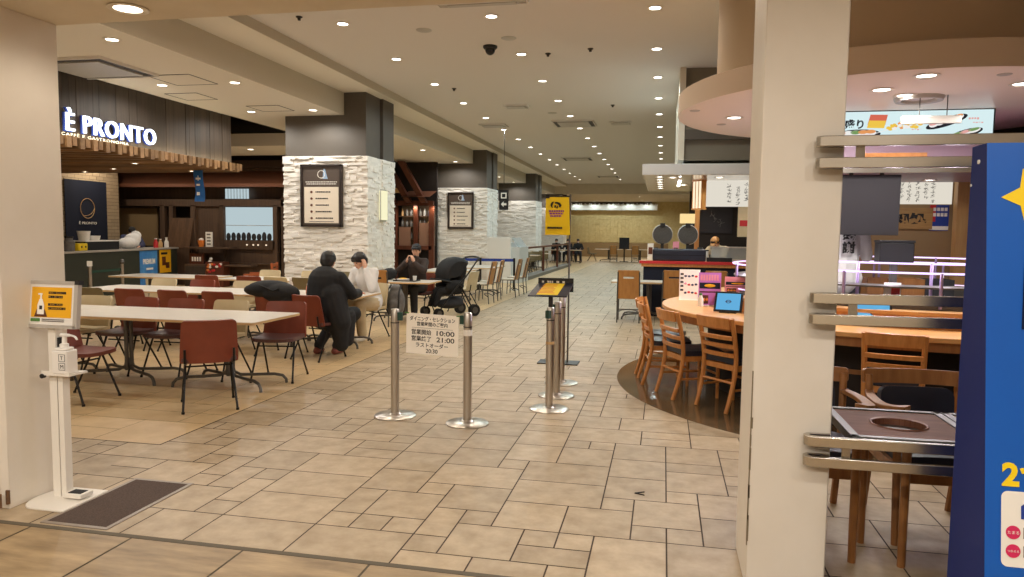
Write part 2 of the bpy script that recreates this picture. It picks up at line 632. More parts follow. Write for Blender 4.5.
# ------------------------------------------------------------------ entrance portal
p = MB()
p.box(-7.0, 3.34, 0, -3.60, 3.785, ZH, 0)
p.box(-7.0, 3.30, 0, -3.66, 3.345, ZH, 0)
wl_ = struct(p.build('wall_left', M['jamb'], bevel=0.004), 'cream painted jamb of the entrance beside the sanitizer stand', 'wall')
q = MB().cyl((-3.607, 3.336, 0.03), (-3.607, 3.336, 0.11), 0.011, n=10).box(-3.64, 3.296, 0.02, -3.612, 3.302, 0.10)
q.build('rusty_hinge', mat('rusty_steel', C(120, 84, 52), 0.8, noise=C(84, 60, 42), scale=30), wl_)
p = MB()
p.box(0.405, 3.34, 0, 0.742, 3.785, ZH + 0.01, 0)
col_r = struct(p.build('pillar', M['jamb'], bevel=0.006), 'cream painted square pillar at the entrance with chipped edge', 'pillar')
ch = MB()
for z, h, w in ((0.74, 0.05, 0.010), (0.55, 0.10, 0.007), (0.66, 0.05, 0.006), (0.42, 0.06, 0.008), (0.22, 0.12, 0.008), (0.32, 0.16, 0.004)):
    ch.box(0.403, 3.3385, z, 0.403 + w, 3.35, z + h)
ch.box(0.4035, 3.3388, 0.2, 0.4075, 3.35, 1.0)
ch.build('chipped_edge', mat('chipped_paint', C(120, 106, 84), 0.9), col_r)
p = MB()
p.box(-7.0, 3.34, ZH, 5.2, 3.79, 4.6, 0)
struct(p.build('trim_header', M['plaster']), 'cream header beam across the entrance', 'beam')

# ------------------------------------------------------------------ ceilings
p = MB()
p.box(XM, 3.79, ZC, 12.0, 42.0, ZC + 0.1, 0)
struct(p.build('ceiling', M['ceil']), 'pale plaster ceiling over the aisle', 'ceiling')
p = MB()
p.box(XF, 3.79, ZS, XM, 42.0, ZS + 0.25, 0)
struct(p.build('ceiling_step', M['soffit']), 'narrow lower strip of ceiling beside the main ceiling', 'ceiling')
p = MB()
y0 = 3.79
p.box(-8.67, 3.79, ZF, XF, 52.0, ZF + 0.6, 0)
p.box(-20.0, 3.79, ZF, -8.67, 13.4, ZF + 0.6, 0)
struct(p.build('ceiling_soffit', M['soffit'], bevel=0.003), 'low cream soffit over the dining tables', 'ceiling')
p = MB()
p.box(-20.0, 13.3, ZF + 0.6, XF, 52.0, ZF + 0.7)  # shade of the open recess put into a near-black ceiling
struct(p.build('ceiling_void', M['void']), 'dark recess above the rear shop', 'ceiling')
p = MB()
p.box(-20.0, 16.0, 3.62, -8.2, 18.0, 3.92)
struct(p.build('trim_rear_bulkhead', M['soffit']), 'cream bulkhead in front of the dark rear shop', 'bulkhead')
fa = MB()
fa.box(XF - 0.002, 3.79, ZF + 0.001, XF + 0.006, 42.0, ZS, 0)
fa.box(XM - 0.004, 3.79, ZS + 0.001, XM + 0.004, 42.0, ZC, 0)
struct(fa.build('trim_fascia', M['fascia']), 'vertical faces of the stepped ceiling edge', 'fascia')
p = MB()
p.box(-7.0, -4.0, 3.4, 5.2, 3.34, 3.5)
struct(p.build('ceiling_corridor', M['ceil']), 'ceiling of the corridor in front of the entrance', 'ceiling')
p = MB()
p.box(-7.2, -4.2, 0, 5.4, -4.0, 3.5)
p.box(-7.2, -4.0, 0, -7.0, 3.3, 3.5)
p.box(5.2, -4.0, 0, 5.4, 3.3, 3.5)
struct(p.build('wall_corridor', M['plaster']), 'cream walls of the corridor behind', 'wall')
# bulkhead and the far wall
p = MB()
p.box(XF, 41.9, ZF, 12.0, 42.1, ZC)
p.box(XF, 42.1, ZF, 12.0, 52.0, ZF + 0.1)
struct(p.build('trim_bulkhead', M['plaster']), 'bulkhead where the ceiling drops at the far end', 'bulkhead')
p = MB()
p.box(-20, 52.0, 0, 12.0, 52.2, ZF)
struct(p.build('wall_far', M['sand_wall']), 'pale yellow tiled wall at the far end', 'wall')
fb = MB()
r = random.Random(2)
for i in range(26):
    for j in range(14):
        x = -6.6 + i * 0.26
        z = 1.05 + j * 0.16
        fb.box(x + 0.005, 51.93 + r.random() * 0.05, z + 0.004, x + 0.255, 52.0, z + 0.156)
fb.box(-6.7, 51.94, 0.0, 0.3, 52.0, 1.0, 1)
struct(fb.build('trim_far_tiles', [M['sand_wall'], M['brown_wall']], smooth=0), 'raised sandy wall tiles over a tan dado on the far wall', 'wall')
bw = MB()
bw.box(-6.6, 51.85, 3.72, -0.9, 52.0, 3.9)
bw.box(-6.9, 51.7, 3.30, -0.5, 51.95, 3.62, 1)
tops = MB()
for i in range(96):
    x = -6.6 + i * 0.064
    h = 0.03 + 0.16 * abs(math.sin(i * 1.7) * math.sin(i * 0.61 + 1))
    tops.box(x, 51.68, 3.62, x + 0.045, 51.72, 3.62 + h, 0)
t = thing('light_shelf', 'long white shelf with a ragged upper edge high on the far yellow wall', 'shelf', (0, 0, 0))
bw.build('backing', [M['taupe'], M['white']], t, smooth=0)
tops.build('ragged_edge', M['white'], t, smooth=0)
# side walls closing the hall
p = MB()
p.box(9.0, 3.3, 0, 9.2, 52, ZC)
struct(p.build('wall_right', M['grey_wall']), 'grey wall closing the hall on the right', 'wall')
p = MB()
p.box(-20.2, 3.3, 0, -20.0, 52, ZC)
struct(p.build('wall_left_end', M['dark_wood']), 'dark wall closing the dining hall on the left', 'wall')
p = MB()
p.box(5.2, 3.3, 0, 9.2, 3.5, 4.6)
p.box(-20.2, 3.3, 0, -7.0, 3.5, 4.6)
struct(p.build('wall_front', M['plaster']), 'cream walls either side of the entrance', 'wall')


# ------------------------------------------------------------------ stone clad pillars
def stone_face(mb, u0, u1, z0, z1, place, r, d0=0.004, d1=0.062):
    z = z0
    while z < z1 - 1e-4:
        h = min(r.choice((0.03, 0.035, 0.04, 0.045, 0.055)), z1 - z)
        u = u0
        while u < u1 - 1e-4:
            w = min(r.uniform(0.07, 0.26), u1 - u)
            if u1 - u - w < 0.06:
                w = u1 - u
            if h > 0.055 and r.random() < 0.3:
                for za, zb in ((z, z + h * 0.5), (z + h * 0.5, z + h)):
                    place(mb, u, u + w, za, zb, r.uniform(d0, d1), r)
            else:
                place(mb, u, u + w, z, z + h, r.uniform(d0, d1), r)
            u += w
        z += h


def front(y):
    def place(mb, a, b, za, zb, d, r):
        e = r.uniform(-0.003, 0.003)
        v = [(a, y - d + e, za), (b, y - d - e, za), (b, y, za), (a, y, za), (a, y - d - e, zb), (b, y - d + e, zb), (b, y, zb), (a, y, zb)]
        mb.add(v, [(4, 5, 6, 7), (0, 3, 2, 1), (0, 1, 5, 4), (1, 2, 6, 5), (3, 0, 4, 7)])
    return place


def side(x, s=1):
    def place(mb, a, b, za, zb, d, r):
        mb.add([(x, a, za), (x, b, za), (x + s * d, b, za), (x + s * d, a, za), (x, a, zb), (x, b, zb), (x + s * d, b, zb), (x + s * d, a, zb)],
               [(0, 3, 2, 1), (4, 5, 6, 7), (0, 1, 5, 4), (1, 2, 6, 5), (2, 3, 7, 6), (3, 0, 4, 7)])
    return place


ZST = 3.09
for k, yc in enumerate(COLS):
    nm = ('first', 'second', 'third', 'fourth')[k]
    root = thing('pillar', nm + ' pillar from the entrance with white split stone below and taupe paint above', 'pillar', (0, 0, 0))
    root['kind'] = 'structure'
    b = MB()
    b.box(CX0, yc + 0.03, ZST, XF - 0.2, yc + 1.4, ZF, 0)
    b.box(XF - 0.2, yc + 0.03, ZST, CX1 - 0.02, yc + 0.75, ZS + 0.01, 0)
    b.box(XF - 0.2, yc + 0.75, ZST, CX1 - 0.05, yc + 0.80, ZS + 0.01, 1)  # shade of the gap put in as a near-black strip
    b.box(XF - 0.2, yc + 0.80, ZST, CX1 + 0.03, yc + 1.4, ZS + 0.01, 0)
    b.build('painted_shaft', [M['taupe'], M['void']], root)
    s = MB()
    r = random.Random(20 + k)
    s.box(CX0, yc + 0.01, 0, CX1, yc + 1.42, ZST - 0.01)
    stone_face(s, CX0 - 0.03, CX1 + 0.03, 0, ZST, front(yc + 0.012), r)
    stone_face(s, yc, yc + 0.66, 0, ZST, side(CX1), r, 0.01, 0.035)
    stone_face(s, yc + 0.72, yc + 1.42, 0, ZST, side(CX1), r, 0.03, 0.06)
    s.box(CX1, yc + 0.66, 0, CX1 + 0.025, yc + 0.72, ZST)
    if k < 2:
        stone_face(s, yc, yc + 1.4, 0, ZST, side(CX0, -1), r, 0.01, 0.04)
    s.build('stone_cladding', M['stone'], root, smooth=0)

# ------------------------------------------------------------------ ceiling fittings
EXPO = 0.0
WARM, NEUT = (1.0, 0.88, 0.72), (0.80, 0.98, 1.0)
SOFT = (1.0, 0.97, 0.91)
CORR = (1.0, 0.94, 0.85)
LIGHT_K = 1.0


def spot(x, y, z, power, col, size=0.06, angle=165):
    L = bpy.data.lights.new('downlight', 'SPOT')
    L.energy = power * LIGHT_K
    L.color = col
    L.shadow_soft_size = size
    L.spot_size = math.radians(angle)
    L.spot_blend = 0.5
    o = bpy.data.objects.new('downlight_beam', L)
    o.location = (x, y, z)
    COL.objects.link(o)


ring = MB()
ring.lathe([(0.075, 0), (0.105, -0.004), (0.108, -0.008), (0.09, -0.012), (0.074, -0.008), (0.072, 0.0)], n=24)
lens = MB()
lens.lathe([(0.0, -0.006), (0.05, -0.006), (0.076, -0.003)], n=20)
_dl = {}


def downlight(x, y, z, label, group, power, col=NEUT, k=1.0, lampm='lamp_n'):
    if lampm not in _dl:
        t = thing('ceiling_light', label, 'ceiling light', (x, y, z), 0, group)
        ring.build('rim', M['downlight_ring'], t)
        lens.build('lens', M[lampm], t)
        _dl[lampm] = t
    else:
        t = copy_tree(_dl[lampm], (x, y, z), 0, label, group)
    t.scale = (k, k, k)
    if power:
        spot(x, y, z - 0.03, power, col)
    return t


P0 = 49.0
for i in range(15):
    y = 9.61 + 2.07 * i
    c = WARM if i < 2 else NEUT
    downlight(-2.33, y, ZC, 'round recessed ceiling light in the middle row along the aisle ceiling', 'middle row of aisle ceiling lights', P0 * 1.5, c)
    downlight(-4.46, y, ZC, 'round recessed ceiling light in the row beside the stepped ceiling edge', 'aisle ceiling lights beside the stepped edge', P0 * 1.3, c)
    if i:
        downlight(-0.19, y, ZC, 'round recessed ceiling light in the row nearest the round canopy', 'aisle ceiling lights nearest the round canopy', P0 * 1.2 if y < 12.5 or y > 20 else 45, NEUT)
for i in range(3):
    downlight(-0.19 if i == 0 else (-2.33 if i == 1 else -4.46), 7.5 if i else 9.6, ZC, 'round recessed ceiling light just inside the entrance header', 'ceiling lights just inside the header', 80, WARM)
for x, y in ((-6.66, 7.83), (-7.94, 10.4), (-6.64, 10.39), (-7.93, 12.95), (-6.63, 12.95), (-8.0, 7.83), (-9.3, 10.4), (-9.3, 12.95), (-6.65, 5.3), (-8.0, 5.3)):
    downlight(x, y, ZF, 'round recessed ceiling light in the low soffit over the white tables', 'ceiling lights in the dining soffit', 84, SOFT, lampm='lamp')
for y in (16.5, 19.6, 22.85, 26.3, 29.2, 32.25, 36, 41.3):
    downlight(-6.7, y, ZF, 'round recessed ceiling light in the soffit between the far pillars', 'ceiling lights between the far pillars', 70, SOFT, lampm='lamp')
downlight(-2.92, 3.56, ZH, 'round recessed ceiling light in the underside of the entrance header', 'ceiling light in the header', 20, WARM, lampm='lamp')
downlight(-0.6, 3.56, ZH, 'round recessed ceiling light in the header above the aisle entrance', 'ceiling light in the header', 14, WARM, lampm='lamp')
for x in (-4.4, -2.6, -0.9, 0.6, 2.0):  # unseen lamps added to light the pillar and jamb fronts
    downlight(x, 1.0, 3.4, 'unseen corridor ceiling light added to light the entrance pillars', 'added corridor ceiling lights', 75, CORR, lampm='lamp')
    if x < 0.9:
        downlight(x, -1.6, 3.4, 'unseen corridor ceiling light added to light the entrance pillars', 'added corridor ceiling lights', 190, CORR, lampm='lamp')
for i in range(5):
    x = -6.1 + i * 1.22
    downlight(x, 51.3, ZF, 'round wall washer light above the ragged white shelf', 'wall washers over the far wall', 24, NEUT, k=1.2)
for x, y in ((-4, 45), (-1.5, 45), (1, 45), (-4, 49), (-1.5, 49)):  # lamps added to brighten the far wall and tables
    downlight(x, y, ZF, 'round ceiling light added to brighten the far wall and white tables', 'added ceiling lights at the far end', 150, (1.0, 0.97, 0.85))


def cassette(x, y, z, w, d, label, dark=True, name='air_conditioner'):
    t = thing(name, label, 'air vent', (x, y, z))
    b = MB()
    b.box(-w / 2, -d / 2, -0.03, w / 2, d / 2, 0.0)
    b.build('housing', M['vent_dark' if dark else 'vent_grey'], t)
    q = MB()
    k = 0.80
    q.box(-w / 2 * k, -d / 2 * k, -0.05, w / 2 * k, d / 2 * k, -0.028)
    q.build('grille', M['vent_grey'], t, bevel=0.004)
    f = MB()
    for s in (-1, 1):
        f.box(-w / 2 * 1.04, s * d / 2 * 1.04 - 0.012, -0.04, w / 2 * 1.04, s * d / 2 * 1.04 + 0.012, 0)
        f.box(s * w / 2 * 1.04 - 0.012, -d / 2 * 1.04, -0.04, s * w / 2 * 1.04 + 0.012, d / 2 * 1.04, 0)
    f.build('frame', M['ceil'], t)
    return t


cassette(-8.1, 9.1, ZF, 1.25, 1.1, 'large square air conditioner with pale grille in the low dining soffit')
cassette(-2.36, 19.0, ZC, 1.0, 0.95, 'square air conditioner with dark slots in the middle of the aisle ceiling')
cassette(-3.32, 27.9, ZC, 1.05, 1.0, 'square air conditioner farther along the aisle ceiling')
cassette(-4.54, 19.1, ZC, 0.66, 0.5, 'small pale air vent beside the stepped ceiling edge', False, 'air_vent')
cassette(-2.3, 8.98, ZC, 1.1, 0.12, 'long thin slot air vent just behind the entrance header', False, 'air_vent')
cassette(-3.34, 16.3, ZC, 0.5, 0.4, 'small flush pale vent panel near the domed camera', False, 'air_vent')
cassette(-1.17, 19.05, ZC, 0.5, 0.45, 'small flush pale vent panel right of the dark air conditioner', False, 'air_vent')
cassette(-2.8, 36.5, ZC, 1.0, 0.9, 'farthest square air conditioner on the aisle ceiling')


def hatch(x, y, w, d, label):
    t = MB()
    for s in (-1, 1):
        t.box(-w / 2, s * d / 2 - 0.008, -0.006, w / 2, s * d / 2 + 0.008, 0.001)
        t.box(s * w / 2 - 0.008, -d / 2, -0.006, s * w / 2 + 0.008, d / 2, 0.001)
    t.box(-w / 2, -d / 2, -0.003, w / 2, d / 2, 0.001, 1)
    o = t.build('ceiling_hatch', [M['vent_dark'], M['soffit']], loc=(x, y, ZF))
    return tag(o, label, 'ceiling hatch')


hatch(-7.34, 10.09, 0.72, 0.72, 'square outlined ceiling hatch behind the large air conditioner')
hatch(-8.1, 11.36, 0.6, 0.6, 'smaller square ceiling hatch close to the dark sign board')
hatch(-7.35, 12.66, 0.65, 0.6, 'square ceiling hatch nearest the first stone pillar')
for x, y, l in ((-3.44, 10.1, 'round flush ceiling speaker left of the black camera dome'), (-2.33, 10.71, 'round flush ceiling speaker right of the black camera dome'), (-2.7, 17.4, 'round flush ceiling speaker near the dark air conditioner')):
    o = MB().lathe([(0.0, -0.012), (0.10, -0.012), (0.115, -0.004), (0.115, 0)], n=24).build('ceiling_speaker', M['vent_grey'], loc=(x, y, ZC))
    tag(o, l, 'speaker')
t = thing('security_camera', 'black dome security camera on the aisle ceiling', 'security camera', (-2.71, 11.11, ZC))
MB().lathe([(0.0, -0.05), (0.09, -0.05), (0.11, -0.03), (0.11, 0)], n=24).build('mount', M['black'], t)
MB().ell((0, 0, -0.05), (0.08, 0.08, 0.09), 20).build('dome', mat('smoked_dome', C(16, 15, 16), 0.08), t)
for x, y in ((-1.9, 11.7), (-1.2, 11.5), (-4.9, 9.2), (-1.2, 16.5), (-4.2, 14.2)):
    o = MB().lathe([(0.0, -0.05), (0.02, -0.05), (0.025, -0.02), (0.045, -0.012), (0.045, 0)], n=16).build('sprinkler_head', M['vent_dark'], loc=(x, y, ZC))
    tag(o, 'small dark sprinkler head on the pale aisle ceiling', 'sprinkler', 'ceiling sprinklers')

# ------------------------------------------------------------------ white tables and shell chairs of the dining area
def make_table(L, D, label, group, h=0.72, ped=None, loc=(0, 0, 0), rz=0, name='dining_table'):
    t = thing(name, label, 'table', loc, rz, group)
    tb = MB().prism(rrect(L, D, 0.03), h - 0.028, h).build('tabletop', M['tabletop'], t, bevel=0.003)
    eb = MB()
    o, i = rrect(L + 0.004, D + 0.004, 0.031), rrect(L - 0.01, D - 0.01, 0.026)
    n = len(o)
    eb.add([(p[0], p[1], h - 0.026) for p in o] + [(p[0], p[1], h - 0.004) for p in o] + [(p[0], p[1], h - 0.004) for p in i] + [(p[0], p[1], h - 0.026) for p in i],
           [(k, (k + 1) % n, n + (k + 1) % n, n + k) for k in range(n)] + [(n + k, n + (k + 1) % n, 2 * n + (k + 1) % n, 2 * n + k) for k in range(n)]
           + [(3 * n + k, 3 * n + (k + 1) % n, (k + 1) % n, k) for k in range(n)])
    e = eb.build('edge_band', M['ply_edge'], tb)
    e['label'] = 'tan plywood edge'
    for px in (ped or (-L / 2 + 0.55, L / 2 - 0.55)):
        q = MB()
        for dx, dy in ((-0.03, 0), (0.03, 0), (0, 0.035), (0, -0.035)):
            q.cyl((px + dx, dy, 0.10), (px + dx, dy, h - 0.05), 0.021, n=10)
        q.box(px - 0.2, -D * 0.32, h - 0.05, px + 0.2, D * 0.32, h - 0.03)
        pd = q.build('pedestal', M['grey_steel'], t)
        for a in (28, 152, 208, 332):
            a = math.radians(a)
            c, s = math.cos(a), math.sin(a)
            P = [(0.02, 0.22), (0.04, 0.14), (0.10, 0.105), (0.25, 0.10), (0.44, 0.098), (0.52, 0.08), (0.555, 0.04), (0.56, 0.0)]
            MB().tube([(px + rr * c, rr * s * 0.95, z) for rr, z in P], 0.016, 8).build('foot', M['grey_steel'], pd)
    return t


_ch = {}


def make_shell_chair(kind):
    bm_, sm_ = {'brown': ('brown_v', 'plum_v'), 'beige': ('beige_v', 'beige_v'), 'olive': ('olive_v', 'olive_v'), 'mixed': ('brown_v', 'brown_v2')}[kind]
    t = thing('shell_chair', 'x', 'chair', (0, 0, -50))
    sq = MB().slab(lambda v: 0.46 - 0.03 * v, 0.45, lambda u, v: (u, -0.21 + v, 0.447 + 0.016 * (u / 0.23) ** 2 - 0.012 * math.sin(PI * min(v / 0.45, 1)) - 0.05 * max(0, v - 0.37)), 0.034, r=0.06, r0=0.03)
    sq.build('seat', M[sm_], t)

    def bp(u, v):
        return (u, -0.225 - 0.16 * v - 0.10 * v * v + 0.055 * (u / 0.23) ** 2, 0.43 + v * 0.985)
    MB().slab(lambda v: 0.475 - 0.09 * v, 0.39, bp, 0.024, r=0.035, r0=0.02).build('backrest', M[bm_], t)
    f = MB()
    for s in (-1, 1):
        f.tube([(s * 0.185, 0.15, 0.425), (s * 0.19, -0.2, 0.425), (s * 0.2, -0.245, 0.44), (s * 0.2, -0.268, 0.56)], 0.011, 7)
    f.tube([(-0.19, 0.08, 0.42), (0.19, 0.08, 0.42)], 0.010, 7)
    f.tube([(-0.19, -0.1, 0.42), (0.19, -0.1, 0.42)], 0.010, 7)
    f.tube([(-0.205, 0.04, 0.36), (0.205, 0.04, 0.36)], 0.008, 7)
    f.build('seat_frame', M['black_metal'], t)
    for s in (-1, 1):
        for y0, y1 in ((0.07, 0.235), (-0.03, -0.27)):
            q = MB().tube([(s * 0.19, y0, 0.425), (s * 0.222, y1, 0.012)], 0.0105, 7)
            q.cyl((s * 0.222, y1, 0.0), (s * 0.222, y1, 0.02), 0.014, n=8)
            q.build('leg', M['black_metal'], t)
    return t


def chair(kind, x, y, deg, label, group='shell chairs at the white tables'):
    """deg = direction the sitter faces, measured from +Y towards -X."""
    a = math.radians(deg)
    if kind not in _ch:
        t = make_shell_chair(kind)
        t.location = (x, y, 0)
        t.rotation_euler = (0, 0, a)
        tag(t, label, 'chair', group)
        _ch[kind] = t
        return t
    return copy_tree(_ch[kind], (x, y, 0), a, label, group)


TG = 'long white dining tables'
make_table(2.3, 0.92, 'long white table nearest the entrance, alone in front with its right end open', TG, loc=(-4.95, 6.64, 0))
make_table(2.3, 0.92, 'long white table behind the sanitizer stand, left of the nearest table', TG, loc=(-7.27, 6.64, 0))
make_table(2.3, 0.95, 'long white table in the second row with the black bag at its right end', TG, loc=(-7.2, 9.38, 0))
make_table(2.06, 0.95, 'white table where the person in the black coat sits', TG, loc=(-5.02, 9.38, 0))
make_table(2.3, 0.92, 'long white table in the third row in front of the first pillar', TG, loc=(-6.72, 12.05, 0))
make_table(1.15, 0.75, 'small white table with a food tray before the man in the cap', TG, loc=(-4.55, 12.35, 0), ped=(0.0,))
make_table(2.0, 0.92, 'white table at the far left of the third row', TG, loc=(-9.1, 12.05, 0))

chair('brown', -4.02, 5.80, 37, 'red-brown chair before the nearest table, its back to the entrance')
chair('mixed', -5.30, 5.70, -90, 'red-brown chair pulled out sideways right behind the sanitizer stand')
for k, x, l in (('beige', -6.47, 'beige chair on the far side of the nearest tables, leftmost'), ('brown', -5.86, 'red-brown chair across the nearest table, second from left'),
                ('brown', -5.27, 'red-brown chair on the far side of the nearest table, third from left'), ('beige', -4.72, 'beige chair across the nearest table by its right pedestal')):
    chair(k, x, 6.98, 180 + rng.uniform(-4, 4), l)
chair('brown', -4.03, 7.05, 190, 'red-brown chair with plum seat at the right end of the nearest table')
for k, x, l in (('olive', -7.49, 'olive chair in the second row just right of the entrance jamb'), ('brown', -6.85, 'red-brown chair in the second row right of the olive chair'),
                ('brown', -6.2, 'red-brown chair in the middle of the second row near side'), ('brown', -5.56, 'red-brown chair in the second row left of the one holding the bag'),
                ('brown', -4.80, 'red-brown chair with the black bag hung over it')):
    chair(k, x, 8.48, rng.uniform(-5, 5), l)
chair('brown', -4.22, 8.36, -14, 'red-brown chair the person in the black coat sits on')
for k, x, l in (('beige', -7.72, 'beige chair behind the second row table, leftmost'), ('mixed', -7.05, 'red chair behind the second row table, between two beige ones'),
                ('beige', -6.3, 'beige chair behind the second row table, rightmost')):
    chair(k, x, 9.80, 180 + rng.uniform(-4, 4), l)
for k, x, l in (('mixed', -7.72, 'red-brown chair at the third row table, left of the pair'), ('mixed', -6.93, 'dark red-brown chair at the third row table, right of the pair'),
                ('beige', -6.4, 'beige chair at the third row table below the first pillar'), ('olive', -5.9, 'olive chair at the third row table, nearest the black coat')):
    chair(k, x, 11.38, rng.uniform(-5, 5), l)
for k, x, l in (('beige', -7.6, 'beige chair on the far side of the third row table, left'), ('beige', -6.7, 'beige chair on the far side of the third row table, close to the pillar'),
                ('olive', -6.05, 'olive chair squeezed between third row table and pillar')):
    chair(k, x, 12.75, 180, l)
chair('beige', -4.36, 10.16, 165, 'chair the person in white sits on beside the pillar')
chair('brown', -4.52, 13.0, 170, 'chair the man in the cap sits on')
chair('beige', -3.98, 14.2, 80, 'pale chair standing just behind the black stroller')

# ------------------------------------------------------------------ small things on the tables
t = thing('drink_bottle', 'clear drink bottle with a red label on the table left of the black coat', 'bottle', (-5.07, 9.2, 0.72))
MB().lathe([(0.0, 0), (0.032, 0), (0.034, 0.01), (0.034, 0.13), (0.026, 0.16), (0.013, 0.185), (0.013, 0.2), (0, 0.2)], n=16).build('body', mat('clear_bottle', C(226, 214, 204), 0.15, alpha=0.75), t)
MB().lathe([(0.0345, 0.03), (0.035, 0.03), (0.035, 0.09), (0.0345, 0.09)], n=16).build('label_band', M['orange'], t)
MB().lathe([(0, 0.2), (0.016, 0.2), (0.016, 0.225), (0, 0.225)], n=14).build('cap', M['white_pl'], t)
t = thing('drink_bottle', 'short pink drink bottle standing against the black coat', 'bottle', (-4.86, 9.3, 0.72))
MB().lathe([(0.0, 0), (0.03, 0), (0.032, 0.01), (0.032, 0.08), (0.02, 0.105), (0.012, 0.12), (0, 0.12)], n=16).build('body', mat('tea_bottle', C(208, 140, 118), 0.2), t)
MB().lathe([(0, 0.12), (0.015, 0.12), (0.015, 0.14), (0, 0.14)], n=14).build('cap', M['white_pl'], t)

# black bag slung over a chair in the second row
b = MB()
b.ell((0, 0.02, 0.80), (0.34, 0.13, 0.12), 20)
b.ell((0.16, -0.02, 0.76), (0.26, 0.13, 0.13), 18)
b.ell((-0.22, 0.03, 0.79), (0.16, 0.10, 0.075), 14)
b.ell((0.27, -0.05, 0.62), (0.10, 0.09, 0.20), 14)
o = blob(b, 'shoulder_bag', M['black_cloth'], None, 0.014, 4)
o.location = (-4.83, 8.25, 0.055)
tag(o, 'black bag slumped over the back of a red-brown chair', 'bag')
h = MB().tube(catmull([(-0.1, -0.08, 0.86), (0.0, -0.13, 0.84), (0.12, -0.14, 0.80), (0.2, -0.14, 0.83)], 5), 0.012, 6).build('strap', M['rubber'], o)

# tray with food in front of the man in the cap
t = thing('food_tray', 'dark food tray on the small white table', 'tray', (-4.5, 12.3, 0.72))
tr = MB().prism(rrect(0.42, 0.30, 0.03), 0, 0.008)
for s in (-1, 1):
    tr.box(-0.2, s * 0.147 - 0.004, 0, 0.2, s * 0.147 + 0.004, 0.022)
    tr.box(s * 0.207 - 0.004, -0.13, 0, s * 0.207 + 0.004, 0.13, 0.022)
tr.build('tray_base', M['black'], t)
o = MB().prism(rrect(0.2, 0.13, 0.02), 0, 0.035).ell((0, 0, 0.03), (0.085, 0.055, 0.02), 12, 1).build('food_box', [M['white_pl'], M['amber']], loc=(-4.56, 12.28, 0.728))
tag(o, 'open white box of yellow food on the dark tray', 'food')
o = MB().lathe([(0, 0), (0.028, 0), (0.036, 0.085), (0.033, 0.085), (0.026, 0.006), (0, 0.006)], n=18).build('paper_cup', M['white_pl'], loc=(-4.36, 12.33, 0.728))
tag(o, 'white paper cup on the dark food tray', 'cup')
b = MB()
b.ell((0, 0, 0.09), (0.24, 0.15, 0.10), 18)
b.ell((0.10, 0.0, 0.13), (0.14, 0.13, 0.09), 14)
o = blob(b, 'backpack', M['black_cloth'], None, 0.014, 4)
o.location = (-5.0, 12.5, 0.72)
tag(o, 'black backpack lying on the left end of the small white table', 'backpack')
MB().tube(catmull([(-0.12, -0.12, 0.12), (-0.02, -0.17, 0.15), (0.10, -0.15, 0.17)], 5), 0.012, 6).build('strap', M['rubber'], o)
b = MB()
b.ell((0, 0, 0.22), (0.15, 0.11, 0.24), 18)
b.ell((0, -0.08, 0.15), (0.11, 0.07, 0.13), 14)
b.ell((0.0, 0.0, 0.43), (0.09, 0.08, 0.07), 12)
o = blob(b, 'backpack', M['grey_cloth'], None, 0.014, 4)
o.location = (-4.02, 10.50, 0.30)
tag(o, 'grey backpack hanging beside the person in white', 'backpack')
for s in (-1, 1):
    MB().tube(catmull([(s * 0.08, 0.02, 0.48), (s * 0.10, -0.13, 0.36), (s * 0.10, -0.15, 0.16), (s * 0.06, -0.12, 0.04)], 5), 0.014, 6).build('strap', M['charcoal_cloth'], o)

# ------------------------------------------------------------------ people
def bent_hand(mb, wrist, direc, palm_n, r=1.0, curl=0.6):
    """Palm, four unequal bent fingers and a side thumb."""
    w, d, n = Vector(wrist), Vector(direc).normalized(), Vector(palm_n).normalized()
    s = d.cross(n).normalized()
    mid = w + d * 0.045 * r
    mb.cap(w, mid, 0.021 * r, 0.025 * r, 8)
    mb.cap(mid - s * 0.018 * r, mid + s * 0.018 * r + d * 0.03 * r, 0.016 * r, 0.016 * r, 8)
    for k, (off, ln) in enumerate(((-0.030, 0.062), (-0.010, 0.072), (0.010, 0.068), (0.028, 0.052))):
        a = w + d * 0.088 * r + s * off * r
        b = a + d * ln * 0.5 * r + n * curl * 0.012 * r
        c = b + d * ln * 0.42 * r * (1 - 0.5 * curl) + n * curl * ln * 0.45 * r
        mb.cap(w + d * 0.05 * r + s * off * r, a, 0.0105 * r, 0.0100 * r, 7)
        mb.cap(a, b, 0.0098 * r, 0.0092 * r, 7)
        mb.cap(b, c, 0.0092 * r, 0.0078 * r, 7)
    th = w + d * 0.025 * r - s * 0.026 * r
    t2 = th + d * 0.035 * r - s * 0.028 * r + n * 0.012 * r
    mb.cap(th, t2, 0.012 * r, 0.0105 * r, 7)
    mb.cap(t2, t2 + d * 0.03 * r + n * 0.014 * r, 0.0105 * r, 0.0085 * r, 7)


def head_parts(mb, Mh):
    """Skull, jaw, nose, brow, ears in head space (origin at skull centre, +Y = face)."""
    tmp = MB()
    tmp.ell((0, -0.005, 0.02), (0.075, 0.092, 0.098), 18)
    tmp.ell((0, 0.025, -0.045), (0.058, 0.062, 0.066), 16)
    tmp.ell((0, 0.055, -0.082), (0.03, 0.028, 0.022), 12)
    tmp.cap((0, 0.085, 0.012), (0, 0.103, -0.022), 0.010, 0.014, 8)
    tmp.cap((-0.035, 0.078, 0.028), (0.035, 0.078, 0.028), 0.012, 0.012, 8)
    tmp.cap((-0.018, 0.086, -0.055), (0.018, 0.086, -0.055), 0.009, 0.009, 8)
    for s in (-1, 1):
        tmp.ell((s * 0.078, -0.005, -0.005), (0.012, 0.022, 0.034), 10)
        tmp.ell((s * 0.042, 0.06, -0.02), (0.022, 0.025, 0.02), 10)
    mb.add(tmp.v, tmp.f, 0, Mh)


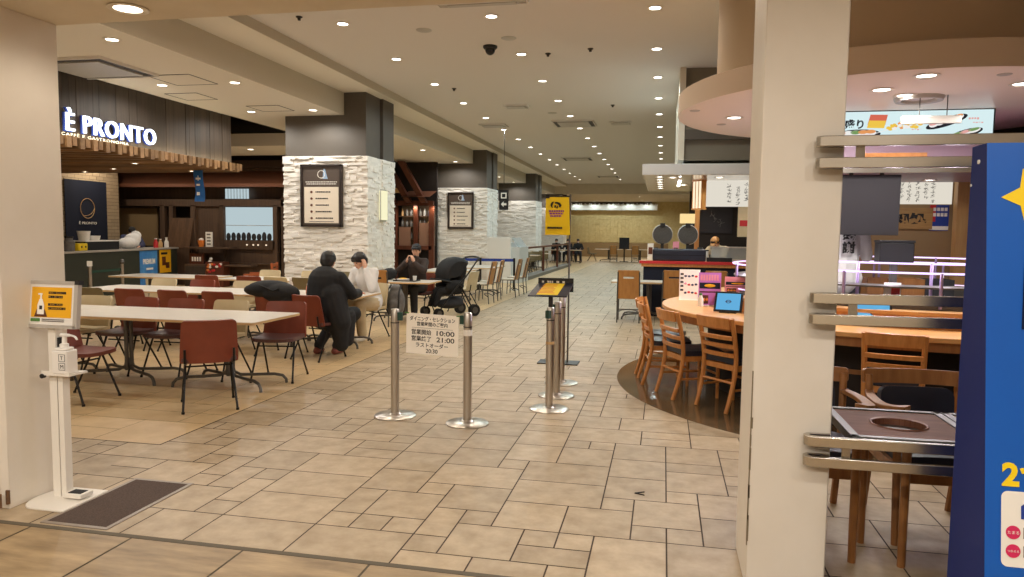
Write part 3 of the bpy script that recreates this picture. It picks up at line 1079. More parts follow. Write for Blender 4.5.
def face_marks(parent, Mh):
    e = MB()
    for s in (-1, 1):
        e.ell((s * 0.031, 0.084, 0.008), (0.013, 0.006, 0.006), 8, 0, Mh)
    e.build('eyes', M['ink'], parent)
    b = MB()
    for s in (-1, 1):
        b.cap((s * 0.017, 0.092, 0.032), (s * 0.048, 0.08, 0.034), 0.0035, 0.003, 6, 0, Mh)
    b.build('eyebrows', M['hair'], parent)
    MB().ell((0, 0.096, -0.055), (0.022, 0.005, 0.006), 8, 0, Mh).build('mouth', mat('lips', C(176, 104, 96), 0.5), parent)


def person(name, label, loc, rz, J, wear, voxel=0.012, group=None):
    """J: joints in local space. wear: list of (part name, material, builder(mb, J))."""
    t = thing(name, label, 'person', loc, rz, group)
    b = MB()
    Mh = J['head']
    head_parts(b, Mh)
    b.cap(J['neck'], Mh @ Vector((0, -0.01, -0.05)), 0.052, 0.050, 12)
    b.cap(J['pelvis'], J['chest'], 0.125, 0.13, 14)
    b.cap(J['chest'], J['neck'], 0.11, 0.055, 14)
    b.cap(J['shL'], J['shR'], 0.055, 0.055, 12)
    for s in 'LR':
        b.cap(J['sh' + s], J['el' + s], 0.046, 0.038, 10)
        b.cap(J['el' + s], J['wr' + s], 0.038, 0.025, 10)
        dd = J.get('hd' + s) or (Vector(J['wr' + s]) - Vector(J['el' + s]))
        bent_hand(b, J['wr' + s], dd, J.get('pn' + s, (0, 0, -1)))
        b.cap(J['pelvis'], J['hip' + s], 0.11, 0.09, 12)
        b.cap(J['hip' + s], J['kn' + s], 0.080, 0.055, 12)
        b.cap(J['kn' + s], J['an' + s], 0.052, 0.034, 10)
        b.cap(J['an' + s], J['to' + s], 0.034, 0.026, 10)
    body = blob(b, 'body', M['skin'], t, voxel, 4)
    face_marks(t, Mh)
    for nm, m, fn in wear:
        q = MB()
        fn(q, J)
        blob(q, nm, m, t, voxel, 4)
    return t


def sit(head_at, tilt=(0, 0, 0), lean=0.0, **kw):
    J = dict(pelvis=(0, -0.02, 0.56), chest=(0, 0.03 + lean * 0.6, 0.90), neck=(0, 0.05 + lean, 1.06), shL=(-0.18, 0.03 + lean * 0.8, 1.00), shR=(0.18, 0.03 + lean * 0.8, 1.00),
             hipL=(-0.10, 0.06, 0.53), hipR=(0.10, 0.06, 0.53), knL=(-0.13, 0.43, 0.52), knR=(0.13, 0.43, 0.52), anL=(-0.13, 0.40, 0.075), anR=(0.13, 0.40, 0.075),
             toL=(-0.14, 0.55, 0.035), toR=(0.14, 0.55, 0.035), elL=(-0.26, 0.16 + lean, 0.78), elR=(0.26, 0.16 + lean, 0.78), wrL=(-0.14, 0.38 + lean, 0.76), wrR=(0.14, 0.38 + lean, 0.76))
    J.update(kw)
    J['head'] = Matrix.Translation(head_at) @ Euler(tilt).to_matrix().to_4x4()
    return J


def top(k=1.0, length=0.0, collar=True, cuff=0.9):
    def fn(q, J):
        q.cap(J['pelvis'], J['chest'], 0.150 * k, 0.150 * k, 16)
        q.cap(J['chest'], J['neck'], 0.132 * k, 0.072, 14)
        q.cap(J['shL'], J['shR'], 0.072 * k, 0.072 * k, 12)
        for s in 'LR':
            q.cap(J['sh' + s], J['el' + s], 0.070 * k, 0.058 * k, 12)
            e, w = Vector(J['el' + s]), Vector(J['wr' + s])
            q.cap(e, e + (w - e) * cuff, 0.058 * k, 0.046 * k, 12)
            q.cap(J['pelvis'], J['hip' + s], 0.135 * k, 0.115 * k, 12)
    return fn


def trousers(k=1.0):
    def fn(q, J):
        q.cap((J['pelvis'][0], J['pelvis'][1], J['pelvis'][2] + 0.04), J['pelvis'], 0.135 * k, 0.14 * k, 14)
        for s in 'LR':
            q.cap(J['pelvis'], J['hip' + s], 0.125 * k, 0.108 * k, 12)
            q.cap(J['hip' + s], J['kn' + s], 0.104 * k, 0.080 * k, 12)
            kn, an = Vector(J['kn' + s]), Vector(J['an' + s])
            q.cap(kn, kn + (an - kn) * 0.93, 0.080 * k, 0.066 * k, 12)
    return fn


def shoes():
    def fn(q, J):
        for s in 'LR':
            a, t = Vector(J['an' + s]), Vector(J['to' + s])
            d = Vector((t.x - a.x, t.y - a.y, 0)).normalized()
            f = Vector((a.x, a.y, 0))
            q.cap(f - d * 0.03 + Vector((0, 0, 0.045)), f + d * 0.14 + Vector((0, 0, 0.036)), 0.044, 0.036, 12)
            q.cap(f + Vector((0, 0, 0.05)), f + Vector((0, 0, 0.09)), 0.043, 0.040, 12)
    return fn


def hair(style='short', k=1.0):
    def fn(q, J):
        h = MB()
        h.ell((0, -0.018, 0.045), (0.087 * k, 0.098 * k, 0.088 * k), 18)
        h.ell((0, -0.05, 0.0), (0.083 * k, 0.07 * k, 0.09 * k), 16)
        if style != 'bun':
            h.ell((0, 0.035, 0.075), (0.074 * k, 0.056 * k, 0.045), 14)
        for s in (-1, 1):
            h.cap((s * 0.075, 0.02, 0.06), (s * 0.079, 0.012, 0.0), 0.018, 0.012, 8)
        if style == 'fringe':
            for x in (-0.05, -0.025, 0.0, 0.025, 0.05):
                h.cap((x, 0.07, 0.085), (x * 1.15, 0.088, 0.035), 0.018, 0.010, 8)
        if style == 'bun':
            h.ell((0, -0.07, -0.05), (0.07, 0.05, 0.06), 12)
        q.add(h.v, h.f, 0, J['head'])
    return fn


# person in the long black coat, back to the camera
def long_coat(q, J):
    top(1.32)(q, J)
    q.cap((0, 0.0, 0.60), (0, 0.03, 0.95), 0.23, 0.215, 16)
    q.cap((-0.12, 0.06, 0.98), (0.12, 0.06, 0.98), 0.125, 0.125, 14)
    q.cap((0.10, 0.02, 0.78), (0.24, 0.02, 0.46), 0.20, 0.15, 16)
    q.cap((0.22, 0.02, 0.5), (0.27, 0.03, 0.17), 0.155, 0.085, 14)
    q.cap((0.24, 0.16, 0.52), (0.29, 0.12, 0.22), 0.12, 0.08, 12)
    q.cap((0.05, -0.12, 0.56), (0.16, -0.08, 0.40), 0.10, 0.07, 12)
    q.cap(J['hipR'], J['knR'], 0.12, 0.10, 12)
    q.cap(J['hipL'], J['knL'], 0.12, 0.10, 12)
    q.ell((0, 0.02, 1.07), (0.10, 0.095, 0.045), 14)


def crossed(s):
    return None


J = sit((-0.03, 0.13, 1.205), (math.radians(-20), 0, math.radians(24)), lean=0.09,
        elR=(0.30, 0.20, 0.80), wrR=(0.24, 0.40, 0.80), elL=(-0.28, 0.18, 0.78), wrL=(-0.16, 0.42, 0.78),
        anL=(-0.22, 0.12, 0.085), toL=(-0.26, 0.25, 0.04), anR=(0.0, 0.22, 0.085), toR=(-0.02, 0.36, 0.04))
person('person', 'person in a long black coat seated with their back to the entrance', (-4.2, 8.44, 0), math.radians(-16), J,
       [('coat', M['black_cloth'], long_coat), ('trousers', M['charcoal_cloth'], trousers(1.0)), ('shoes', M['shoe_red'], shoes()), ('hair', M['hair'], hair('bun', 1.13))])

# person in white opposite, head resting on one hand
J = sit((0.02, 0.25, 1.16), (math.radians(-24), math.radians(8), math.radians(-14)), lean=0.17,
        elL=(-0.27, 0.32, 0.77), wrL=(-0.115, 0.295, 1.06), hdL=(0.25, -0.15, 1.0), pnL=(1, -0.3, 0), elR=(0.22, 0.24, 0.78), wrR=(0.06, 0.40, 0.765), pnR=(0, 0, -1), hdR=(-0.8, 0.5, 0),
        knL=(-0.10, 0.40, 0.53), anL=(-0.12, 0.36, 0.08), toL=(-0.12, 0.50, 0.035), knR=(0.12, 0.42, 0.52), anR=(0.10, 0.38, 0.08), toR=(0.10, 0.53, 0.035))
person('person', 'person in white top and beige trousers resting their head on one hand by the pillar', (-4.26, 10.14, 0), math.radians(163), J,
       [('top', M['white_cloth'], top(1.02)), ('trousers', M['beige_cloth'], trousers(1.08)), ('shoes', M['shoe_white'], shoes()), ('hair', M['hair'], hair('fringe', 1.12))])

# man in the cap behind the small table
J = sit((0.0, 0.08, 1.21), (math.radians(-6), 0, math.radians(8)), lean=0.04,
        elL=(-0.25, 0.26, 0.85), wrL=(-0.065, 0.30, 0.99), hdL=(0.25, 0.1, 1.0), pnL=(0.9, -0.4, 0), elR=(0.26, 0.26, 0.85), wrR=(0.085, 0.30, 0.99), hdR=(-0.25, 0.1, 1.0), pnR=(-0.9, -0.4, 0))


def cap_fn(q, J):
    h = MB()
    h.ell((0, -0.012, 0.055), (0.092, 0.104, 0.082), 18)
    h.ell((0, 0.10, 0.062), (0.07, 0.075, 0.014), 14)
    q.add(h.v, h.f, 0, J['head'])


def beard(q, J):
    h = MB()
    h.cap((-0.022, 0.098, -0.042), (0.022, 0.098, -0.042), 0.008, 0.008, 8)
    h.ell((0, 0.072, -0.092), (0.032, 0.026, 0.02), 10)
    q.add(h.v, h.f, 0, J['head'])


person('person', 'man in a dark cap and brown jacket eating with both hands raised', (-4.53, 13.0, 0.04), math.radians(172), J,
       [('jacket', M['brown_cloth'], top(1.08)), ('trousers', M['charcoal_cloth'], trousers()), ('shoes', M['black'], shoes()), ('hair', M['hair'], hair()), ('cap', M['charcoal_cloth'], cap_fn), ('beard', M['hair'], beard)])


def mask(q, J):
    h = MB()
    h.ell((0, 0.078, -0.045), (0.05, 0.036, 0.042), 12)
    q.add(h.v, h.f, 0, J['head'])


for x, y, a, l in ((-5.9, 40.2, 200, 'leftmost of the far group in black, leaning down at the table'), (-5.25, 40.6, 170, 'masked person in black in the middle of the far group'), (-4.75, 40.9, 190, 'masked person in black at the right of the far group')):
    J = sit((0, 0.1, 1.20), (math.radians(-14), 0, 0), lean=0.05)
    person('person', l, (x, y, 0), math.radians(a), J,
           [('coat', M['black_cloth'], top(1.08)), ('trousers', M['charcoal_cloth'], trousers()), ('shoes', M['black'], shoes()), ('hair', M['hair'], hair('fringe')), ('face_mask', M['white_cloth'], mask)], voxel=0.02)
    chair('brown', x, y, a, 'chair under the far group in black, ' + ('left' if x < -5.5 else 'middle' if x < -5 else 'right'), 'chairs of the far group')
make_table(1.8, 0.8, 'white table of the far group dressed in black', 'far white tables', loc=(-5.3, 39.6, 0))

# ------------------------------------------------------------------ sanitizer stand and mat by the left jamb
t = thing('sanitizer_stand', 'white foot-pedal sanitizer stand with a yellow notice beside the left jamb', 'stand', (-3.455, 3.56, 0), math.radians(0))
bp = [(-0.03 + 0.11 * math.cos(a), -0.03 + 0.17 * math.sin(a)) for a in [PI * 0.5 + PI * i / 12 for i in range(13)]] + [(0.19, -0.2), (0.19, 0.14)]
MB().prism(bp, 0, 0.012).build('base_plate', M['cream_metal'], t, bevel=0.003)
q = MB().box(-0.045, -0.02, 0.012, 0.005, 0.03, 1.02, 0)
q.box(0.005, -0.008, 0.012, 0.012, 0.024, 0.96, 1)
q.box(0.012, -0.02, 0.012, 0.045, 0.03, 0.80, 0)
q.build('post', [M['cream_metal'], M['rubber']], t)
pd = MB().prism([(0.045, -0.05), (0.17, -0.05), (0.17, 0.045), (0.045, 0.045)], 0.02, 0.045).build('pedal', M['cream_metal'], t, bevel=0.004)
MB().box(0.065, -0.032, 0.045, 0.15, 0.028, 0.048).build('tread', M['rubber'], pd)
sh = MB().box(-0.06, -0.06, 0.745, 0.13, 0.075, 0.757, 0).box(-0.06, -0.06, 0.757, 0.13, -0.056, 0.772, 0)
sh.cyl((-0.055, -0.065, 0.74), (-0.055, -0.045, 0.74), 0.014, n=12, m=1)
sh.build('shelf', [M['cream_metal'], M['black']], t)
F = T(0, -0.02, 1.155) @ RZ(math.radians(0)) @ RY(math.radians(0)) @ RX(math.radians(-6))
q = MB().box(-0.165, -0.012, -0.125, 0.165, 0.008, 0.125, 0, F)
for s in (-1, 1):
    q.box(s * 0.165 - 0.012, -0.018, -0.135, s * 0.165 + 0.012, 0.012, 0.135, 1, F)
    q.box(-0.17, -0.018, s * 0.127 - 0.01, 0.17, 0.012, s * 0.127 + 0.01, 1, F)
q.box(-0.185, -0.02, 0.118, -0.155, 0.014, 0.142, 2, F)
q.box(0.155, -0.02, 0.118, 0.185, 0.014, 0.142, 2, F)
fr = q.build('sign_frame', [M['white_pl'], M['vent_grey'], M['black']], t)
n = MB().box(-0.135, -0.0145, -0.075, 0.135, -0.0125, 0.10, 0, F)
n.build('notice', M['amber'], fr)
n = MB()
r = random.Random(4)
for z in (0.068, 0.045, -0.0, -0.022):
    x = -0.02
    for k in range(9 if z > 0.05 or z < -0.01 else 7):
        ww = r.uniform(0.008, 0.013)
        n.box(x, -0.0165, z - 0.007, x + ww, -0.0145, z + 0.007, 0, F)
        if r.random() < 0.6:
            n.box(x + 0.002, -0.0168, z - 0.002, x + ww - 0.003, -0.0145, z + 0.001, 1, F)
        x += ww + 0.003
n.box(-0.135, -0.0165, -0.10, -0.075, -0.0125, -0.082, 3, F)
for z in (-0.086, -0.096):
    n.box(-0.06, -0.0155, z - 0.003, 0.09, -0.0125, z + 0.002, 2, F)
n.prism([(-0.09, 0), (-0.075, 0.0), (-0.075, 0.02), (-0.09, 0.02)], -0.0155, -0.0150, 1)
n.build('notice_print', [M['ink'], M['amber'], M['grey_ink'], M['green']], fr)
bt = MB()
for poly, mi in (([(-0.112, -0.072), (-0.022, -0.072), (-0.04, -0.03), (-0.095, -0.03)], 0), ([(-0.092, -0.058), (-0.045, -0.058), (-0.045, -0.005), (-0.058, 0.03), (-0.079, 0.03), (-0.092, -0.005)], 1),
                 ([(-0.074, 0.03), (-0.063, 0.03), (-0.063, 0.055), (-0.074, 0.055)], 1), ([(-0.09, 0.055), (-0.06, 0.055), (-0.06, 0.064), (-0.09, 0.064)], 1), ([(-0.078, -0.03), (-0.058, -0.03), (-0.058, -0.008), (-0.078, -0.008)], 2)):
    bt.add([(a, -0.017 - 0.0004 * mi, b) for a, b in poly], [tuple(range(len(poly)))], mi, F)
bt.build('bottle_picture', [M['red_wood'], M['white'], M['ink']], fr)

t = thing('pump_bottle', 'white square pump bottle marked T and M on the sanitizer stand', 'pump bottle', (-3.395, 3.545, 0.757))
q = MB().prism(rrect(0.105, 0.095, 0.018), 0.0, 0.135).prism(rrect(0.085, 0.075, 0.02), 0.135, 0.15)
q.build('bottle', M['white_pl'], t, bevel=0.006)
MB().lathe([(0, 0.15), (0.024, 0.15), (0.024, 0.17), (0.012, 0.175), (0.010, 0.215), (0, 0.215)], n=16).build('collar', M['white_pl'], t)
q = MB().cap((-0.015, 0, 0.222), (0.04, -0.005, 0.222), 0.012, 0.009, 10).tube(catmull([(0.03, -0.004, 0.222), (0.06, -0.008, 0.222), (0.085, -0.01, 0.215), (0.10, -0.012, 0.20)], 4), 0.006, 8)
q.build('pump_head', M['white_pl'], t)
F = T(0.004, -0.0486, 0.07)
q = MB()
for z0, z1 in ((0.004, 0.046), (-0.046, -0.004)):
    for a, b, c, d in ((0.0, z0, 0.002, z1), (0.04, z0, 0.042, z1), (0.0, z0, 0.042, z0 + 0.002), (0.0, z1 - 0.002, 0.042, z1)):
        q.box(a, -0.0006, b, c, 0.0004, d, 0, F)
q.build('printed_boxes', M['ink'], t)
text('T', 0.03, M['ink'], 'lettering', t, F @ T(0.021, -0.0006, 0.025), 0.0003)
text('M', 0.032, M['ink'], 'lettering', t, F @ T(0.021, -0.0006, -0.025), 0.0003)

t = thing('door_mat', 'dark brown ribbed mat with a pale metal rim on the floor by the left jamb', 'mat', (-3.06, 3.58, 0))
m_ = MB()
x0, x1, y0_, y1_ = -0.19, 0.18, -0.34, 0.34
m_.box(x0, y0_, 0, x1, y1_, 0.006)
m_.build('pile', M['mat_pile'], t)
m_ = MB()
for a in ((x0 - 0.025, y0_ - 0.025, x0, y1_ + 0.025), (x1, y0_ - 0.025, x1 + 0.025, y1_ + 0.025), (x0, y0_ - 0.025, x1, y0_), (x0, y1_, x1, y1_ + 0.025)):
    m_.box(a[0], a[1], 0, a[2], a[3], 0.005)
m_.build('rim', M['mat_rim'], t)
m_ = MB().cap((0, 0, 0.004), (0.055, 0.03, 0.004), 0.006, 0.005, 8).cap((0, 0, 0.004), (0.05, -0.025, 0.004), 0.006, 0.005, 8)
tag(m_.build('scuff_mark', M['ink'], loc=(-0.13, 4.44, -0.003), rz=0.1), 'small black chevron mark on a floor tile near the entrance pillar', 'floor mark')


# ------------------------------------------------------------------ steel barrier posts
def make_post(label, loc, group, h=0.94, rz=0.0):
    t = thing('barrier_post', label, 'barrier post', loc, rz, group)
    MB().lathe([(0, 0), (0.18, 0), (0.18, 0.008), (0.172, 0.014), (0.06, 0.022), (0.05, 0.034), (0, 0.034)], n=40).build('base', M['steel'], t)
    q = MB().lathe([(0, 0.03), (0.036, 0.03), (0.036, h - 0.125), (0.034, h - 0.123), (0.034, h - 0.118), (0.036, h - 0.116), (0.036, h - 0.012), (0.031, h - 0.002), (0, h)], n=24)
    q.build('pole', M['steel'], t)
    q = MB().lathe([(0.0365, h - 0.124), (0.0372, h - 0.122), (0.0372, h - 0.118), (0.0365, h - 0.116)], n=24)
    q.build('dark_ring', M['rubber'], t)
    q = MB().prism([(0.02, -0.022), (0.066, -0.018), (0.07, 0.0), (0.066, 0.018), (0.02, 0.022)], h - 0.10, h - 0.03)
    q.build('belt_cassette', mat('green_belt', C(28, 66, 54), 0.6) if 'green_belt' not in bpy.data.materials else bpy.data.materials['green_belt'], t)
    return t


PG = 'steel barrier posts in the aisle'
p0 = make_post('steel barrier post on the left of the hanging opening hours board', (-2.25, 5.86, 0), PG)
p1 = copy_tree(p0, (-1.575, 5.77, 0), math.radians(172), 'steel barrier post with a taped band on the right of the opening hours board')
MB().lathe([(0.0375, 0.745), (0.0385, 0.746), (0.0385, 0.795), (0.0375, 0.796)], n=24).build('tape_band', M['white'], p1)
p2 = copy_tree(p0, (-0.985, 6.44, 0), math.radians(250), 'steel barrier post carrying the black slanted notice holder')
p3 = copy_tree(p0, (-1.00, 7.0, 0), math.radians(200), 'steel barrier post just behind the one with the notice holder')
p4 = copy_tree(p0, (-1.04, 7.62, 0), math.radians(100), 'rearmost steel barrier post of the cluster of three')
MB().lathe([(0.0375, 0.60), (0.0385, 0.601), (0.0385, 0.625), (0.0375, 0.626)], n=24).build('tape_band', M['ply_edge'], p2)

# hanging board
a, b = Vector((-2.14, 5.84)), Vector((-1.655, 5.775))
mid = (a + b) / 2
t = thing('opening_hours_board', 'cream board with opening hours in black Japanese print hanging between two barrier posts', 'sign', (mid.x, mid.y, 0.735), math.atan2(b.y - a.y, b.x - a.x), rot=(0, math.radians(1.0), math.atan2(b.y - a.y, b.x - a.x)))
W_, H_ = 0.485, 0.345
MB().box(-W_ / 2, -0.004, -H_ / 2, W_ / 2, 0.004, H_ / 2).build('panel', mat('cream_board', C(252, 246, 236), 0.6), t)
for s, z, wd, hh in (('ダイニング・セレクション', 0.130, 0.42, 0.040), ('営業時間のご案内', 0.086, 0.285, 0.036), ('営業開始', 0.016, 0.185, 0.046), ('営業終了', -0.040, 0.185, 0.046), ('ラストオーダー', -0.094, 0.30, 0.040), ('20:30', -0.142, 0.11, 0.036)):
    text(s, 0.04, M['ink'], 'lettering', t, T(-0.1 if '業開' in s or '業終' in s else 0.0, -0.0045, z), 0.0006, width=wd, height=hh, bold=0.0006)
text('10:00', 0.04, M['ink'], 'lettering', t, T(0.125, -0.0045, 0.016), 0.0006, width=0.165, height=0.042, bold=0.0006)
text('21:00', 0.04, M['ink'], 'lettering', t, T(0.125, -0.0045, -0.040), 0.0006, width=0.165, height=0.042, bold=0.0006)
MB().box(-0.19, -0.0052, 0.0505, 0.19, -0.004, 0.0525).build('rule', M['ink'], t)
q = MB()
for s in (-1, 1):
    q.box(s * (W_ / 2 - 0.02), -0.006, H_ / 2 - 0.005, s * (W_ / 2 + 0.018), 0.008, H_ / 2 + 0.004)
q.build('hanging_tabs', M['green'], t)

# slanted notice holder on the middle post
t = thing('notice_holder', 'black slanted notice holder with a yellow sheet standing on a barrier post', 'sign holder', (-0.985, 6.44, 0.94), math.radians(0))
MB().box(-0.018, -0.018, 0.0, 0.018, 0.018, 0.10).build('stem', M['black'], t)
F = T(0, 0.02, 0.16) @ RX(math.radians(24))
tr = MB().add([(-0.19, -0.15, 0), (0.16, -0.15, 0), (0.19, 0.11, 0), (-0.125, 0.11, 0), (-0.19, -0.15, 0.012), (0.16, -0.15, 0.012), (0.19, 0.11, 0.012), (-0.125, 0.11, 0.012)],
              [(0, 3, 2, 1), (4, 5, 6, 7), (0, 1, 5, 4), (1, 2, 6, 5), (2, 3, 7, 6), (3, 0, 4, 7)], 0, F)
tr.build('tray', M['navy_v'], t)
sheet = MB().add([(-0.115, -0.135, 0.0135), (0.075, -0.135, 0.0135), (0.115, 0.085, 0.0135), (-0.06, 0.085, 0.0135)], [(0, 1, 2, 3)], 0, F).build('yellow_sheet', M['yellow'], t)
q = MB()
r = random.Random(11)
for k in range(7):
    y = 0.06 - 0.026 * k
    q.box(-0.075 - 0.012 * k * 0.5, y - 0.006, 0.0137, 0.08 - 0.012 * k * 0.4 - r.random() * 0.05, y + 0.004, 0.0145, 0, F)
q.build('print', M['orange'], sheet)
hb = MB().box(-0.135, 0.105, 0.13, 0.19, 0.117, 0.255).build('header_board', M['black'], t)
q = MB()
for z in (0.218, 0.178):
    x = -0.10
    while x < 0.14:
        w_ = r.uniform(0.008, 0.03)
        q.box(x, 0.103, z - 0.011, min(x + w_, 0.15), 0.1055, z + 0.011)
        x += w_ + r.choice((0.005, 0.006, 0.03))
q.build('white_print', M['white'], hb)

# yellow hanging banner on a slim pole
t = thing('banner_stand', 'yellow vertical banner with black and purple print on a slim black floor stand', 'banner stand', (-1.13, 8.83, 0))
MB().box(-0.36, -0.14, 0, 0.14, 0.14, 0.012).build('base_plate', M['black'], t)
q = MB().cyl((0, 0, 0.01), (0, 0, 2.08), 0.011, n=10)
q.build('pole', M['grey_steel'], t)
q = MB().cyl((0.01, 0, 2.055), (-0.33, -0.02, 2.055), 0.008, n=8).box(-0.30, -0.035, 2.03, -0.25, -0.005, 2.075).box(-0.09, -0.03, 2.03, -0.04, 0.0, 2.075)
q.build('hanging_arm', M['black'], t)
bn = MB().slab(lambda v: 0.31 - 0.06 * v, 0.46, lambda u, v: (-0.165 + u * (1.0) - 0.008 * v / 0.46 + 0.02, -0.03 - 0.012 * math.sin(v * 7), 1.585 + v), 0.004, r=0.004).build('banner', M['yellow'], t)
q = MB()
for pts in ([(-0.235, 1.96), (-0.22, 1.985), (-0.19, 1.99), (-0.205, 1.965), (-0.215, 1.935), (-0.205, 1.915), (-0.225, 1.92), (-0.235, 1.94)], [(-0.185, 1.985), (-0.15, 1.985), (-0.12, 1.975), (-0.1, 1.945), (-0.115, 1.92), (-0.13, 1.925), (-0.135, 1.95), (-0.16, 1.965), (-0.18, 1.965)],
            [(-0.19, 1.945), (-0.165, 1.95), (-0.17, 1.92), (-0.185, 1.915)], [(-0.155, 1.94), (-0.14, 1.94), (-0.15, 1.905), (-0.165, 1.91)]):
    q.add([(x, -0.046, z) for x, z in pts], [tuple(range(len(pts)))], 0)
q.build('emblem', M['ink'], bn)
q = MB()
for z, a_, b_ in ((1.875, -0.255, -0.07), (1.845, -0.245, -0.08), (1.815, -0.235, -0.1)):
    x = a_
    while x < b_:
        w_ = r.uniform(0.012, 0.03)
        q.box(x, -0.047, z - 0.010, min(x + w_, b_), -0.044, z + 0.010)
        x += w_ + 0.006
q.build('purple_print', M['purple'], bn)
q = MB()
x = -0.27
while x < -0.09:
    w_ = r.uniform(0.01, 0.02)
    q.box(x, -0.047, 1.66, x + w_, -0.036, 1.682)
    x += w_ + 0.003
q.build('black_print', M['ink'], bn)

# ------------------------------------------------------------------ steel guard rails beside the right pillar
for z, l in ((1.955, 'top pair of stainless guard rails, level with the top of the blue display'), (1.295, 'middle pair of stainless guard rails across the view of the counter'), (0.675, 'lowest pair of stainless guard rails in front of the grill table')):
    t = thing('guard_rail', l, 'guard rail', (0.62, 3.27, z), 0, None)
    for s in (0.045, -0.045):
        pts = [(0.02, 0.055, s), (0.004, 0.03, s), (0.0, 0.012, s), (0.012, -0.003, s), (0.035, -0.01, s)]
        q = MB()
        w_ = 0.022
        prof = [(0.115, 0.068), (0.02, 0.062), (0.002, 0.04), (0.0, 0.015), (0.012, -0.002), (0.04, -0.012), (2.7, -0.012), (2.7, 0.012), (0.05, 0.012), (0.03, 0.018), (0.022, 0.03), (0.03, 0.042), (0.115, 0.045)]
        q.prism(prof, s - w_, s + w_)
        q.build('rail', M['rail_steel'], t, bevel=0.003)
    q = MB()
    for x in (0.155, 1.5, 2.5):
        MB().box(x, 0.012, -0.06, x + 0.035, 0.018, 0.06).build('link_plate', M['rail_steel'], t)
    pass

# ------------------------------------------------------------------ blue display at the right edge
KX, KB = 1.072, 2.90
t = thing('blue_display', 'tall blue display panel with a yellow star at the right edge', 'display', (0, 0, 0))
q = MB()
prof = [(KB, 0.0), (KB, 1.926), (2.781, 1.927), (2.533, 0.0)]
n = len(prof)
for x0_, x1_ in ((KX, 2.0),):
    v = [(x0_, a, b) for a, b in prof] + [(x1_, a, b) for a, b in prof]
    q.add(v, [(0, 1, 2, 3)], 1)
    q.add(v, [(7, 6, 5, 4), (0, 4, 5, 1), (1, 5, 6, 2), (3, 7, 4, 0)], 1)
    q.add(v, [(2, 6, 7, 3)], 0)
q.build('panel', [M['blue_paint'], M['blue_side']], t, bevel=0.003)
K = Matrix(((1, 0, 0, 0), (0, 1, 0.1287, 2.781 - 0.1287 * 1.927), (0, 0, 1, 0), (0, 0, 0, 1)))   # x, outward, z on the sloped front


def onfront(poly, mi, q, d):
    q.add([K @ Vector((x, -d, z)) for x, z in poly], [tuple(range(len(poly)))], mi)


q = MB()
st = []
cx_, cz_ = 1.215, 1.745
for k in range(10):
    rr = 0.10 if k % 2 == 0 else 0.052
    aa = PI / 2 + 0.35 + k * PI / 5
    st.append((cx_ + rr * math.cos(aa), cz_ + rr * math.sin(aa)))
onfront(st, 0, q, 0.002)
q.build('star', M['yellow'], t)
q = MB()
onfront([(1.178, 1.30), (1.9, 1.30), (1.9, 1.665), (1.19, 1.665)], 0, q, 0.003)
q.build('screen', mat('dark_screen', C(22, 32, 62), 0.2), t)
o = text('2つ', 0.1, M['yellow'], 'lettering', t, None, 0.001, height=0.078, bold=0.004)
o.data.transform(K @ T(1.195, -0.002, 0.822))
q = MB()
rp = [(x + 1.335, z + 0.645) for x, z in rrect(0.43, 0.245, 0.02)]
onfront(list(reversed(rp)), 0, q, 0.002)
cp = q.build('caption_panel', M['white'], t)
q = MB()
onfront([(1.178, 0.68), (1.195, 0.68), (1.195, 0.735), (1.178, 0.722)], 0, q, 0.004)
onfront([(1.21, 0.68), (1.225, 0.68), (1.225, 0.735), (1.21, 0.735)], 0, q, 0.004)
q.build('blue_mark', M['blue_ink'], cp)
for z, s in ((0.635, 'たまる'), (0.575, 'つかえる')):
    q = MB()
    onfront([(1.155 + 0.022 * math.cos(a_), z + 0.022 * math.sin(a_)) for a_ in [-2 * PI * i / 24 for i in range(24)]][::-1], 0, q, 0.004)
    d = q.build('red_dot', M['magenta'], cp)
    o = text(s, 0.02, M['white'], 'lettering', d, None, 0.0003, width=0.034)
    o.data.transform(K @ T(1.155, -0.0055, z))
    q = MB()
    onfront([(1.185, z - 0.018), (1.3, z - 0.018), (1.3, z - 0.016), (1.185, z - 0.016)], 0, q, 0.004)
    onfront([(1.185, z + 0.016), (1.3, z + 0.016), (1.3, z + 0.018), (1.185, z + 0.018)], 0, q, 0.004)
    onfront([(1.185, z - 0.018), (1.187, z - 0.018), (1.187, z + 0.018), (1.185, z + 0.018)], 0, q, 0.004)
    q.build('outline_box', M['grey_ink'], cp)
q = MB()
q.cyl((KX + 0.001, 2.835, 1.868), (KX - 0.004, 2.835, 1.868), 0.008, n=10).cyl((KX + 0.001, 2.89, 1.79), (KX - 0.003, 2.89, 1.79), 0.005, n=10)
q.build('screw', M['white_pl'], t)

